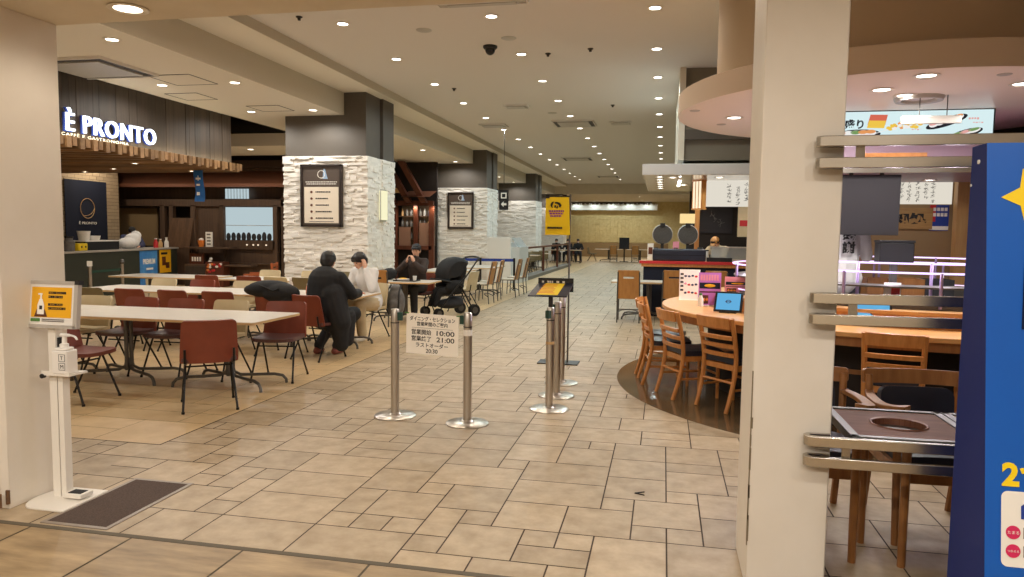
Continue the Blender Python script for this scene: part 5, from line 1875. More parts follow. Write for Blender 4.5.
def make_armchair():
    t = thing('wooden_armchair', 'x', 'chair', (0, 0, -50))
    MB().slab(lambda v: 0.46, 0.44, lambda u, v: (u, -0.2 + v, 0.44 + 0.01 * (1 - (u / 0.23) ** 2)), 0.05, r=0.04).build('seat', M['navy_v'], t)
    MB().slab(lambda v: 0.40, 0.24, lambda u, v: (u, -0.235 - v * 0.12 - 0.02 * (1 - (u / 0.2) ** 2), 0.50 + v), 0.045, r=0.05, r0=0.02).build('back_cushion', M['navy_v'], t)
    MB().slab(lambda v: 0.56, 0.085, lambda u, v: (u, -0.30 - v * 0.1 - 0.05 * (1 - (u / 0.28) ** 2), 0.745 + v), 0.022, r=0.02).build('top_rail', M['honey_d'], t)
    for s in (-1, 1):
        MB().tube(catmull([(s * 0.235, -0.33, 0.0), (s * 0.235, -0.27, 0.25), (s * 0.24, -0.25, 0.45), (s * 0.25, -0.29, 0.80)], 4), 0.021, 8).build('leg', M['honey_d'], t)
        MB().tube([(s * 0.245, 0.25, 0.0), (s * 0.25, 0.22, 0.70)], [0.018, 0.022], 8).build('leg', M['honey_d'], t)
        q = MB()
        P = catmull([(s * 0.25, -0.27, 0.70), (s * 0.285, -0.1, 0.70), (s * 0.29, 0.08, 0.70), (s * 0.262, 0.2, 0.715), (s * 0.215, 0.25, 0.725)], 5)
        v, f = [], []
        for i, p in enumerate(P):
            d = (P[min(i + 1, len(P) - 1)] - P[max(i - 1, 0)]).normalized()
            nrm = Vector((-d.y, d.x, 0))
            w_ = 0.022 + 0.016 * (i / (len(P) - 1))
            for a, b in ((-1, -0.012), (1, -0.012), (1, 0.012), (-1, 0.012)):
                v.append(p + nrm * a * w_ + Vector((0, 0, b)))
        k = len(P)
        for i in range(k - 1):
            for j in range(4):
                f.append((i * 4 + j, i * 4 + (j + 1) % 4, (i + 1) * 4 + (j + 1) % 4, (i + 1) * 4 + j))
        f += [(3, 2, 1, 0), tuple(range(4 * k - 4, 4 * k))]
        q.add(v, f)
        q.build('armrest', M['honey_d'], t, bevel=0.004)
        MB().box(s * 0.24 - 0.012, -0.27, 0.36, s * 0.24 + 0.012, 0.23, 0.415).build('side_rail', M['honey_d'], t)
    MB().box(-0.24, 0.22, 0.33, 0.24, 0.245, 0.41).build('front_rail', M['honey_d'], t)
    MB().box(-0.23, -0.275, 0.33, 0.23, -0.25, 0.41).build('rear_rail', M['honey_d'], t)
    return t


ac = make_armchair()
ac.location = (0.81, 4.24, 0)
ac.rotation_euler = (0, 0, PI)
tag(ac, 'wooden armchair with navy cushion half hidden by the cream pillar', 'chair', 'armchairs at the grill tables')
copy_tree(ac, (1.46, 4.26, 0), PI + 0.03, 'wooden armchair with navy cushion pushed to the grill tables in plain view')

# ------------------------------------------------------------------ cafe front on the left
XB = -8.67
t = thing('sign_board', 'dark vertical plank fascia with glowing white cafe lettering', 'shop sign', (0, 0, 0))
q = MB()
r = random.Random(6)
y = 8.6
while y < 13.38:
    w_ = min(r.uniform(0.10, 0.20), 13.40 - y)
    q.box(XB - 0.12, y, 2.93, XB - r.uniform(0, 0.012), y + w_ - 0.004, ZF - 0.002)
    y += w_
q.build('planks', M['plank'], t)
R90 = RZ(PI / 2)


def onboard(y, z, d=0.0):
    return T(XB + 0.012 + d, y, z) @ R90


text('È PRONTO', 0.3, M['sign_white'], 'illuminated_lettering', t, onboard(10.13, 3.195, 0.04), 0.02, width=1.90, height=0.335, bold=0.0, spacing=1.12)
text('È PRONTO', 0.3, M['blue_ink'], 'letter_sides', t, onboard(10.115, 3.188, 0.012), 0.012, width=1.93, height=0.35, bold=0.006, spacing=1.12)
text('CAFFÈ E GASTRONOMIA', 0.08, M['white'], 'lettering', t, onboard(9.8, 2.985, 0.004), 0.003, width=1.36, height=0.055, spacing=1.2)
t = thing('slat_canopy', 'wooden slatted canopy running below the dark sign board', 'canopy', (0, 0, 0))
q = MB()
y = 8.75
k = 0
while y < 13.5:
    q.box(-13.2, y, 2.80 if k % 2 else 2.765, -8.45 - 0.02 * (k % 2), y + 0.085, 2.93)
    y += 0.125
    k += 1
q.build('slats', M['slat_w'], t, smooth=0)
q = MB().box(-13.2, 8.7, 2.88, -8.6, 13.5, 2.93)
q.build('backing', M['dark_wood'], t)
for x, y in ((-9.3, 9.6), (-9.3, 11.4), (-9.3, 13.0), (-10.6, 10.4), (-10.6, 12.4), (-11.8, 11.2), (-11.8, 13.0)):
    downlight(x, y, 2.764, 'small round light set in the wooden slat canopy', 'lights in the slat canopy', 14, WARM, 0.6, lampm='lamp')
L = bpy.data.lights.new('sign_wash', 'AREA')
L.shape = 'RECTANGLE'
L.size, L.size_y = 4.6, 0.05
L.energy = 10
L.color = (1.0, 0.82, 0.52)
o = bpy.data.objects.new('sign_wash', L)
o.location = (XB + 0.14, 11.1, 2.95)
o.rotation_euler = (PI, math.radians(-25), PI / 2)
o.matrix_world = T(XB + 0.10, 11.1, 2.945) @ RZ(PI / 2) @ RX(math.radians(180 - 35))
COL.objects.link(o)

# counter, running away from the aisle
A, B = Vector((-12.45, 12.4, 0)), Vector((-13.62, 18.3, 0))
d = (B - A).normalized()
ln = (B - A).length
ang = math.atan2(d.y, d.x)
t = thing('cafe_counter', 'dark green cafe counter under the slatted canopy', 'counter', A, ang)
MB().box(0, 0.0, 0, ln, 0.7, 1.04).build('body', M['green_panel'], t)
MB().box(-0.02, -0.04, 1.04, ln + 0.02, 0.75, 1.085).build('worktop', M['vent_grey'], t, bevel=0.004)


def oncounter(s, z, off=-0.005):
    """Frame on the counter front at distance s along it, text plane facing outwards."""
    return Matrix.Translation(A) @ RZ(ang) @ T(s, off, z)


def counter_thing(name, label, cat, s, off, z=1.085):
    p = oncounter(s, z, off).translation
    return thing(name, label, cat, p, ang)


t = counter_thing('drink_poster', 'blue drink poster on the front of the cafe counter', 'poster', 4.42, -0.008, 0)
MB().box(-0.46, 0, 0.10, 0.44, 0.008, 1.02).build('sheet', mat('blue_poster', C(52, 120, 196), 0.4, noise=C(90, 160, 220), scale=3), t)
text('PREMIUM', 0.1, M['white'], 'lettering', t, T(0, -0.003, 0.74), 0.001, width=0.62, height=0.14, bold=0.004)
q = MB()
q.add([(-0.2, -0.002, 0.12), (0.28, -0.002, 0.12), (0.33, -0.002, 0.34), (0.2, -0.002, 0.42), (-0.05, -0.002, 0.42), (-0.22, -0.002, 0.34)], [tuple(range(6))])
q.build('glass_picture', M['beige_v'], t)
MB().box(-0.15, -0.002, 0.52, 0.2, 0, 0.57).build('print', M['white'], t)
t = counter_thing('food_poster', 'yellow food poster right of the blue one on the cafe counter', 'poster', 5.32, -0.008, 0)
MB().box(-0.33, 0, 0.40, 0.30, 0.008, 1.03).build('sheet', M['amber'], t)
MB().box(-0.2, -0.003, 0.6, 0.0, 0, 0.84).box(0.0, -0.003, 0.52, 0.2, 0, 0.68).build('pictures', M['red_wood'], t)
MB().box(-0.25, -0.003, 0.90, 0.1, 0, 0.96).build('print', M['ink'], t)
t = counter_thing('toy_box', 'small bright yellow box on the left of the cafe counter', 'box', 1.62, 0.15)
MB().prism(rrect(0.34, 0.26, 0.04), 0, 0.17).build('body', M['yellow'], t, bevel=0.02)
MB().box(-0.1, -0.133, 0.07, -0.05, -0.13, 0.11).box(0.05, -0.133, 0.07, 0.1, -0.13, 0.11).build('marks', M['ink'], t)
t = counter_thing('glass_jar', 'grey glass jar beside the yellow box on the cafe counter', 'jar', 1.25, 0.12)
MB().lathe([(0, 0), (0.11, 0), (0.12, 0.2), (0.08, 0.25), (0.08, 0.29), (0, 0.29)], n=18).build('body', M['grey_cloth'], t)
MB().lathe([(0, 0.29), (0.085, 0.29), (0.085, 0.33), (0, 0.33)], n=18).build('lid', M['black'], t)
t = counter_thing('pastry_case', 'low dark display case with white crockery on top on the cafe counter', 'display case', 2.6, 0.35)
MB().box(-0.7, -0.2, 0, 0.7, 0.2, 0.20).build('case', M['black'], t)
MB().box(-0.72, -0.22, 0.20, 0.72, 0.22, 0.225).build('top', M['white_pl'], t)
for s, l in ((2.15, 'white mug on the pastry case, left'), (2.55, 'low white bowl on the pastry case, middle')):
    t = counter_thing('white_mug' if s < 2.5 else 'white_bowl', l, 'crockery', s, 0.33, 1.31)
    k_ = 1.0 if s < 2.5 else 0.5
    MB().lathe([(0, 0), (0.11, 0), (0.14, 0.22 * k_), (0.12, 0.22 * k_), (0.1, 0.02), (0, 0.02)], n=18).build('body', M['white_pl'], t)
    MB().tube(catmull([(0.12, 0, 0.04 * k_), (0.19, 0, 0.08 * k_), (0.19, 0, 0.15 * k_), (0.13, 0, 0.18 * k_)], 4), 0.015, 6).build('handle', M['white_pl'], t)
b = MB()
b.ell((0, 0, 0.14), (0.42, 0.2, 0.15), 18)
b.ell((0.22, 0, 0.24), (0.26, 0.18, 0.16), 16)
b.ell((0.38, 0, 0.34), (0.12, 0.14, 0.12), 12)
o = blob(b, 'white_cloth_bundle', M['white_cloth'], None, 0.02, 3)
o.matrix_world = oncounter(3.9, 1.085, 0.25)
tag(o, 'white cloth-covered bundle lying on the cafe counter', 'cloth bundle')
for k, (s, m_, h) in enumerate(((5.05, 'red', 0.26), (5.3, 'pale_wood', 0.24), (5.65, 'white_pl', 0.28))):
    t = counter_thing('sauce_bottle', ('red-labelled bottle', 'amber bottle', 'white bottle')[k] + ' standing at the right end of the cafe counter', 'bottle', s, 0.12)
    MB().lathe([(0, 0), (0.06, 0), (0.06, h * 0.55), (0.03, h * 0.75), (0.03, h * 0.9), (0, h * 0.9)], n=14).build('body', M[m_], t)
    MB().lathe([(0, h * 0.9), (0.036, h * 0.9), (0.036, h), (0, h)], n=12).build('cap', M['white_pl'], t)
for k, (x, y) in enumerate(((-10.94, 12.1), (-11.11, 13.16))):
    t = thing('queue_post', ('queue post topped by a square white notice before the cafe counter', 'queue post topped by a round clip before the cafe counter')[k], 'barrier post', (x, y, 0))
    MB().lathe([(0, 0), (0.16, 0), (0.15, 0.02), (0, 0.03)], n=24).build('base', M['steel'], t)
    MB().cyl((0, 0, 0.02), (0, 0, 0.86), 0.033, n=14).build('pole', M['steel'], t)
    if k == 0:
        MB().box(-0.045, -0.05, 0.86, 0.045, 0.0, 0.96, 0, RZ(0.7)).build('notice', M['white'], t)
    else:
        MB().ell((0, 0, 0.9), (0.05, 0.05, 0.06), 12).build('clip', M['grey_steel'], t)
t = thing('retractable_belt', 'dark green belt stretched between the two queue posts', 'belt', (0, 0, 0))
v0, v1 = Vector((-10.94, 12.13, 0.72)), Vector((-11.11, 13.13, 0.72))
MB().quad(v0, v1, v1 + Vector((0, 0, 0.05)), v0 + Vector((0, 0, 0.05))).quad(v0 + Vector((0.003, 0, 0)), v1 + Vector((0.003, 0, 0)), v1 + Vector((0.003, 0, 0.05)), v0 + Vector((0.003, 0, 0.05))).build('webbing', mat('dark_green_webbing', C(20, 62, 48), 0.7), t)

# cafe staff behind the counter
J = sit((0, 0.30, 1.52), (math.radians(-45), 0, 0), lean=0.0, pelvis=(0, 0, 0.92), chest=(0, 0.14, 1.22), neck=(0, 0.24, 1.42), shL=(-0.19, 0.2, 1.36), shR=(0.19, 0.2, 1.36), hipL=(-0.09, 0, 0.88), hipR=(0.09, 0, 0.88),
        knL=(-0.1, 0.02, 0.48), knR=(0.1, 0.02, 0.48), anL=(-0.1, -0.02, 0.08), anR=(0.1, -0.02, 0.08), toL=(-0.11, 0.13, 0.03), toR=(0.11, 0.13, 0.03),
        elL=(-0.26, 0.36, 1.15), elR=(0.26, 0.36, 1.15), wrL=(-0.14, 0.5, 1.12), wrR=(0.14, 0.5, 1.12))
pp = oncounter(5.3, 0, 1.0).translation
person('person', 'cafe worker in slate blue top and dark cap bending behind the counter', pp, ang + PI * 0.75, J,
       [('top', M['slate_cloth'], top(1.15)), ('trousers', M['charcoal_cloth'], trousers()), ('shoes', M['black'], shoes()), ('cap', M['black_cloth'], cap_fn), ('hair', M['hair'], hair())], voxel=0.018)
pp = oncounter(1.7, 0, 1.25).translation
person('person', 'cafe worker in black, dim behind the left end of the counter', pp, ang + PI, J,
       [('top', M['black_cloth'], top(1.15)), ('trousers', M['charcoal_cloth'], trousers()), ('shoes', M['black'], shoes()), ('cap', M['black_cloth'], cap_fn), ('hair', M['hair'], hair())], voxel=0.018)

# navy logo banner and pale brick wall at the back of the cafe
q = MB().box(-15.4, 15.0, 0, -15.05, 17.75, 3.3, 0)
r = random.Random(12)
bk = MB()
z = 1.0
row = 0
while z < 3.28:
    y = 15.0 + (0.12 if row % 2 else 0)
    while y < 17.75:
        bk.box(-15.05, y, z, -15.03, min(y + 0.235, 17.75), z + 0.085)
        y += 0.245
    z += 0.095
    row += 1
wl = struct(q.build('wall_cafe', mat('brick_mortar', C(110, 94, 76), 0.8)), 'pale brick wall behind the cafe counter', 'wall')
bk.build('brick_face', mat('pale_brick', C(176, 154, 124), 0.8, island=0.08), wl, smooth=0)
t = thing('logo_banner', 'navy cloth banner with a thin gold ring logo behind the cafe counter', 'banner', (-15.0, 16.55, 2.0))
MB().slab(1.42, 1.65, lambda u, v: (0.0 + 0.012 * math.sin(u * 9), u, -0.8 + v), 0.01, r=0.003).build('cloth', M['navy_cloth'], t)
q = MB().tube([(0.03, 0.0 + 0.24 * math.cos(2 * PI * i / 40), 0.12 + 0.26 * math.sin(2 * PI * i / 40)) for i in range(40)], 0.008, 6, closed=True)
q.tube(catmull([(0.03, 0.235, 0.12), (0.03, 0.12, -0.02), (0.03, -0.08, -0.08), (0.03, -0.18, -0.05)], 6), 0.007, 6)
q.build('ring_logo', M['pale_wood'], t)
text('È PRONTO', 0.1, M['white'], 'lettering', t, T(0.03, 0.0, -0.26) @ R90, 0.002, width=0.6, height=0.085)

# ------------------------------------------------------------------ dark wood shop behind the tables
q = MB().box(-20.0, 19.0, 0, -9.6, 19.15, ZF)
struct(q.build('wall_shop', M['void']), 'dark recess wall of the shop behind the tables', 'wall')
t = thing('wooden_shopfront', 'dark wooden shopfront with a lit window and copper hood behind the white tables', 'shopfront', (0, 0, 0))
q = MB()
for x0_, x1_, z0_, z1_ in ((-20, -9.9, 2.26, 2.46), (-20, -9.9, 3.35, 3.55), (-14.35, -14.2, 0, 2.3), (-14.05, -13.92, 0, 2.3), (-13.35, -13.2, 0, 2.3), (-12.42, -12.28, 0, 2.3), (-10.75, -10.62, 0, 2.3), (-10.5, -10.3, 0, 2.6),
                            (-12.3, -10.7, 1.05, 1.30), (-12.3, -10.7, 0.62, 0.66)):
    q.box(x0_, 18.55, z0_, x1_, 18.7, z1_)
q.build('timber_frame', M['dark_wood'], t, bevel=0.004)
MB().box(-13.2, 18.64, 0.66, -10.7, 18.72, 2.26).box(-17, 18.75, 2.46, -10, 18.8, 3.35).box(-14.2, 18.66, 0, -10.7, 18.74, 0.62).build('dark_panels', M['dark_wood'], t)
q = MB().add([(-20, 18.1, 2.86), (-9.9, 18.1, 2.86), (-9.9, 18.6, 3.25), (-20, 18.6, 3.25)], [(0, 1, 2, 3)]).box(-20, 18.05, 2.78, -9.9, 18.12, 2.87)
q.build('copper_hood', M['copper'], t)
w_ = MB().box(-12.25, 18.60, 1.32, -10.78, 18.63, 2.24).build('lit_window', M['window_glow'], t)
q = MB()
r = random.Random(3)
for k in range(9):
    x = -12.15 + k * 0.16
    q.ell((x, 18.57, 1.40), (0.075, 0.02, 0.10 + 0.06 * r.random()), 10)
q.build('dark_shapes', M['charcoal_cloth'], w_)
MB().box(-12.25, 18.59, 1.72, -10.78, 18.60, 1.735).build('glazing_bar', M['vent_grey'], w_)
for k in range(8):
    x = -12.25 + k * 0.095
    MB().box(x, 18.60, 2.48, x + 0.055, 18.64, 2.76).build('window_slot', M['window_glow'], t)
q = MB()
for k, x in enumerate((-11.55, -11.35, -11.2, -10.95)):
    q.ell((x, 18.53, 1.18), (0.03, 0.01, 0.02), 8)
q.build('switch_lamps', M['paper_glow'], t)
t = thing('wall_shelf', 'dark wooden shelf unit right of the cafe counter', 'shelf', (0, 0, 0))
q = MB().box(-13.25, 18.1, 1.06, -11.85, 18.5, 1.11).box(-13.25, 18.1, 0.0, -12.55, 18.5, 0.58).box(-13.25, 18.1, 0.58, -11.2, 18.5, 0.62)
q.build('boards', M['dark_wood'], t)
MB().box(-13.2, 18.08, 0.0, -12.58, 18.1, 0.56).build('door', M['plank'], t)
t = thing('food_sign_box', 'box printed with red and white food pictures beside the low shelf', 'box', (-12.27, 18.2, 0.0))
MB().box(-0.28, -0.15, 0, 0.28, 0.15, 0.70).build('body', M['red_wood'], t)
q = MB()
r = random.Random(9)
for k in range(14):
    q.ell((r.uniform(-0.22, 0.22), -0.152, r.uniform(0.35, 0.65)), (0.05, 0.006, 0.035), 8, r.choice((0, 1, 2)))
q.build('pictures', [M['red'], M['white'], M['orange']], t)
for k, (x, z, l, m_) in enumerate(((-12.95, 0.62, 'framed card on the low shelf', 'red_wood'), (-12.55, 1.11, 'tall white card standing on the upper shelf', 'white'))):
    t = thing('small_card', l, 'card', (x, 18.25, z))
    MB().box(-0.22 if k == 0 else -0.1, -0.02, 0, 0.22 if k == 0 else 0.1, 0.02, 0.3 if k == 0 else 0.42).build('card', M[m_], t)
    q = MB()
    for j in range(4):
        q.box(-0.15 + 0.08 * j if k == 0 else -0.06, -0.024, 0.08 if k == 0 else 0.06 + 0.09 * j, -0.10 + 0.08 * j if k == 0 else 0.06, -0.02, 0.2 if k == 0 else 0.10 + 0.09 * j)
    q.build('print', M['white' if k == 0 else 'grey_ink'], t)
t = thing('flower_pot', 'small orange pot on the upper shelf', 'pot', (-12.80, 18.25, 1.11))
MB().lathe([(0, 0), (0.06, 0), (0.10, 0.18), (0.08, 0.18), (0, 0.15)], n=16).build('pot', M['orange'], t)
MB().ell((0, 0, 0.2), (0.07, 0.07, 0.05), 10).build('filling', M['white'], t)
t = thing('white_ornament', 'tiny white ornament on the low shelf', 'ornament', (-12.5, 18.2, 0.62))
MB().ell((0, 0, 0.06), (0.06, 0.05, 0.06), 10).build('body', M['white'], t)
MB().ell((0.03, 0, 0.15), (0.045, 0.04, 0.05), 10).build('head', M['white'], t)
t = thing('tan_wall_panel', 'tan wall panel behind the cafe counter left of the dark doorway', 'panel', (-15.35, 18.9, 1.7))
MB().box(-0.75, 0, -0.6, 0.65, 0.06, 0.55).build('panel', M['brown_wall'], t)
MB().box(-0.75, -0.01, 0.5, 0.65, 0, 0.55).build('rail', M['dark_wood'], t)
# leaning wooden board
t = thing('wooden_board', 'large brown plank board leaning beside the cafe counter end', 'board', (-13.65, 18.40, 1.06))
q = MB()
for k in range(6):
    q.add([(-0.40 + k * 0.125, 0, 0), (-0.40 + (k + 1) * 0.125 - 0.004, 0, 0), (-0.34 + (k + 1) * 0.125 - 0.004, 0.15, 0.86), (-0.34 + k * 0.125, 0.15, 0.86),
           (-0.40 + k * 0.125, 0.04, 0), (-0.40 + (k + 1) * 0.125 - 0.004, 0.04, 0), (-0.34 + (k + 1) * 0.125 - 0.004, 0.19, 0.86), (-0.34 + k * 0.125, 0.19, 0.86)],
          [(0, 1, 2, 3), (7, 6, 5, 4), (0, 4, 5, 1), (1, 5, 6, 2), (2, 6, 7, 3), (3, 7, 4, 0)])
q.build('planks', mat('brown_planks', C(104, 76, 54), 0.5, noise=C(86, 62, 42), scale=3, stretch=(6, 6, 0.5), island=0.15), t)
MB().box(-0.38, 0.02, -1.06, 0.34, 0.10, 0.0).build('stand', M['dark_wood'], t)
# blue hanging flag
t = thing('hanging_flag', 'small blue hanging flag under the tip of the slatted canopy', 'flag', (-8.86, 12.6, 2.76))
MB().slab(0.2, 0.60, lambda u, v: (u + 0.01 * math.sin(v * 8), 0.02 * math.sin(v * 9 + u * 6), -0.62 + v), 0.006, r=0.004).build('cloth', M['blue_cloth'], t)
q = MB()
for z, w2 in ((-0.18, 0.10), (-0.30, 0.07)):
    q.box(-w2 / 2, -0.034, z - 0.018, w2 / 2, -0.024, z + 0.018)
q.box(-0.03, -0.034, -0.50, 0.03, -0.022, -0.44)
q.box(-0.006, -0.034, -0.22, 0.006, -0.022, -0.12)
q.build('white_print', M['white'], t)
MB().cyl((-0.11, 0, -0.02), (0.11, 0, -0.02), 0.006, n=6).build('rod', M['black'], t)
# orange armchair
t = thing('lounge_chair', 'low orange wooden armchair beside the first stone pillar', 'chair', (-9.15, 15.3, 0), math.radians(110))
ow = mat('orange_wood', C(178, 92, 48), 0.4)
for s in (-1, 1):
    q = MB().box(s * 0.33 - 0.02, -0.3, 0.56, s * 0.33 + 0.02, 0.35, 0.60)
    q.build('armrest', ow, t)
    MB().box(s * 0.33 - 0.02, -0.3, 0, s * 0.33 + 0.02, -0.25, 0.85).build('leg', ow, t)
    MB().box(s * 0.33 - 0.02, 0.28, 0, s * 0.33 + 0.02, 0.33, 0.56).build('leg', ow, t)
MB().box(-0.33, -0.28, 0.36, 0.33, 0.3, 0.42).build('seat', ow, t)
q = MB()
for z in (0.52, 0.64, 0.76):
    q.box(-0.33, -0.30, z, 0.33, -0.27, z + 0.07)
q.build('back_slats', ow, t)

# ------------------------------------------------------------------ dark timber shop between the pillars
t = thing('timber_shop', 'red-brown timber shop with slanting beams and bottle shelves between the pillars', 'shopfront', (-0.42, 0, 0))
q = MB()
q.box(-9.2, 22.6, 2.46, -6.95, 22.7, 2.62).box(-9.2, 22.6, 0, -9.05, 22.7, 2.5).box(-8.42, 22.55, 0, -8.2, 22.75, 2.5).box(-7.62, 22.6, 0, -7.48, 22.7, 2.46).box(-7.1, 22.6, 0, -6.92, 22.7, 2.46).box(-9.2, 22.6, 1.02, -7, 22.7, 1.15)
q.build('timber_frame', M['red_wood'], t, bevel=0.004)
for k in range(3):
    x = -8.6 + 0.0 * k
    q = MB()
    xx = -9.0 + k * 0.52
    q.add([(xx, 22.0, 3.85), (xx + 0.2, 22.0, 3.85), (xx + 0.85, 22.4, 2.55), (xx + 0.65, 22.4, 2.55), (xx, 22.2, 3.85), (xx + 0.2, 22.2, 3.85), (xx + 0.85, 22.6, 2.55), (xx + 0.65, 22.6, 2.55)],
          [(3, 2, 1, 0), (4, 5, 6, 7), (0, 1, 5, 4), (1, 2, 6, 5), (2, 3, 7, 6), (3, 0, 4, 7)])
    q.build('slanting_beam', M['red_wood'], t)
MB().box(-20, 23.0, 0, -6.95, 23.1, ZF).build('back_wall', M['void'], t)
MB().add([(-7.9, 22.2, 2.72), (-6.93, 22.2, 2.72), (-6.93, 22.95, 2.95), (-7.9, 22.95, 2.95)], [(0, 1, 2, 3)]).build('lit_ceiling', M['copper'], t)
MB().box(-8.45, 22.3, 2.86, -8.0, 22.5, 3.02).build('beam_end', M['pale_wood'], t)
q = MB()
for z in (1.35, 1.75, 2.1):
    q.box(-8.2, 22.72, z, -7.0, 22.98, z + 0.03)
q.build('shelf_boards', M['dark_wood'], t)
MB().box(-8.15, 22.96, 1.15, -7.0, 22.99, 2.46).build('lit_backing', mat('shelf_backing', C(150, 130, 110), 0.6), t)
MB().box(-7.45, 22.68, 1.15, -7.12, 22.7, 1.9).box(-8.15, 22.68, 1.15, -7.75, 22.7, 1.75).build('lower_doors', mat('pale_door', C(150, 112, 92), 0.5), t)
r = random.Random(15)
k = 0
for z in (1.38, 1.78, 2.13):
    for i in range(7):
        x = -8.08 + i * 0.155
        hgt = r.uniform(0.2, 0.29)
        q = MB().lathe([(0, 0), (0.042, 0), (0.042, hgt * 0.6), (0.016, hgt * 0.78), (0.016, hgt), (0, hgt)], n=10)
        o = q.build('bottle', M[r.choice(('white_pl', 'grey_cloth', 'grey_cloth', 'pale_wood', 'slate_cloth', 'vent_grey'))], loc=(x - 0.42, 22.82, z))
        tag(o, 'bottle on the lit shelves of the timber shop between the pillars', 'bottle', 'bottles on the timber shop shelves')
for x, y, e in ((-8.0, 22.5, 22), (-7.3, 22.5, 16)):
    spot(x, y, 2.45, e, WARM)  # added lamps without a fitting, to light the shop shelves
for x, y, e in ((-14.4, 16.6, 90), (-12.0, 16.6, 90), (-10.2, 16.6, 80)):  # besides the real bulkhead lamp, added to light the dark shop
    downlight(x, y, 3.62, 'round light under the cream bulkhead, extras added to brighten the dark shop', 'real and added lights under the rear bulkhead', e, WARM, lampm='lamp')

# ------------------------------------------------------------------ fittings on the stone pillars
def wall_menu(x0, x1, z0, z1, y, label):
    t = thing('framed_notice', label, 'framed notice', ((x0 + x1) / 2, y, (z0 + z1) / 2))
    w_, h_ = x1 - x0, z1 - z0
    q = MB()
    b_ = 0.045
    for a in ((-w_ / 2, -h_ / 2, -w_ / 2 + b_, h_ / 2), (w_ / 2 - b_, -h_ / 2, w_ / 2, h_ / 2), (-w_ / 2, -h_ / 2, w_ / 2, -h_ / 2 + b_), (-w_ / 2, h_ / 2 - b_, w_ / 2, h_ / 2)):
        q.box(a[0], -0.05, a[1], a[2], 0.03, a[3])
    q.build('frame', mat('dark_frame', C(46, 36, 32), 0.35), t, bevel=0.003)
    MB().box(-w_ / 2 + 0.03, -0.02, -h_ / 2 + 0.03, w_ / 2 - 0.03, 0.0, h_ / 2 - 0.03).build('upper_sheet', mat('brown_sheet', C(84, 72, 64), 0.4), t)
    zt = h_ / 2 - 0.36 * h_
    p_ = MB().box(-w_ / 2 + 0.075, -0.024, -h_ / 2 + 0.075, w_ / 2 - 0.075, -0.02, zt).build('white_sheet', mat('notice_paper', C(232, 220, 202), 0.6), t)
    q = MB()
    r = random.Random(int(y * 10))
    for k in range(5):
        z = zt - 0.10 - k * (h_ * 0.105)
        q.ell((-w_ * 0.24, -0.026, z), (0.028, 0.003, 0.025), 8, 1)
        x = -w_ * 0.14
        while x < w_ * 0.26 - r.uniform(0, 0.12):
            l_ = r.uniform(0.015, 0.04)
            q.box(x, -0.027, z - 0.012, x + l_, -0.024, z + 0.014, 0)
            x += l_ + 0.008
    q.box(-w_ * 0.3, -0.027, -h_ / 2 + 0.10, w_ * 0.3, -0.024, -h_ / 2 + 0.112, 2)
    q.build('print', [M['ink'], M['red_wood'], M['grey_ink']], p_)
    q = MB()
    for z, a in ((zt + 0.06, 0.36), (zt + 0.10, 0.38)):
        x = -w_ * a
        while x < w_ * a:
            l_ = r.uniform(0.02, 0.05)
            q.box(x, -0.024, z - 0.008, min(x + l_, w_ * a), -0.02, z + 0.008)
            x += l_ + 0.01
    q.tube([(0.0 + 0.075 * math.cos(2 * PI * i / 28), -0.022, zt + 0.25 + 0.075 * math.sin(2 * PI * i / 28)) for i in range(28)], 0.006, 5, closed=True)
    q.build('white_print', M['white'], t)
    MB().add([(0.03, -0.0225, zt + 0.16), (0.14, -0.0225, zt + 0.16), (0.08, -0.0225, zt + 0.36), (0.05, -0.0225, zt + 0.36)], [(0, 1, 2, 3)]).build('blue_flash', mat('pale_blue_print', C(150, 176, 206), 0.4), t)
    return t


wall_menu(-7.17, -6.28, 1.68, 2.92, 13.48, 'large dark framed notice on the front of the first stone pillar')
wall_menu(-7.12, -6.23, 1.72, 2.94, 23.43, 'smaller-looking dark framed notice on the second stone pillar')
t = thing('wall_lamp', 'pale yellow glowing strip lamp on the aisle side of the first stone pillar', 'wall lamp', (-5.77, 14.24, 2.14))
MB().box(-0.01, -0.16, -0.33, 0.0, 0.16, 0.33).build('back_plate', M['vent_grey'], t)
q = MB().prism(rrect(0.10, 0.26, 0.04), -0.30, 0.30)
q.build('diffuser', emis('lamp_diffuser', (1.0, 0.95, 0.62, 1), 0.95), t)
t.location.x = -5.72
# hanging black sign between second and third pillar
t = thing('hanging_sign', 'small black sign with white pictograms hanging beside the second pillar', 'sign', (-4.44, 20.0, 2.53))
MB().box(-0.13, -0.02, -0.28, 0.13, 0.02, 0.28).build('panel', M['black'], t)
q = MB()
q.box(-0.08, -0.024, 0.04, 0.08, -0.02, 0.2, 0).box(-0.05, -0.026, 0.07, 0.05, -0.022, 0.17, 1)
q.add([(-0.08, -0.024, -0.12), (0.0, -0.024, -0.2), (0.0, -0.024, -0.15), (0.08, -0.024, -0.15), (0.08, -0.024, -0.09), (0.0, -0.024, -0.09), (0.0, -0.024, -0.04)], [tuple(range(7))], 0)
q.build('pictograms', [M['white'], M['ink']], t)
MB().cyl((0, 0, 0.28), (0, 0, ZC - 2.53), 0.008, n=6).build('hanging_rod', M['grey_steel'], t)

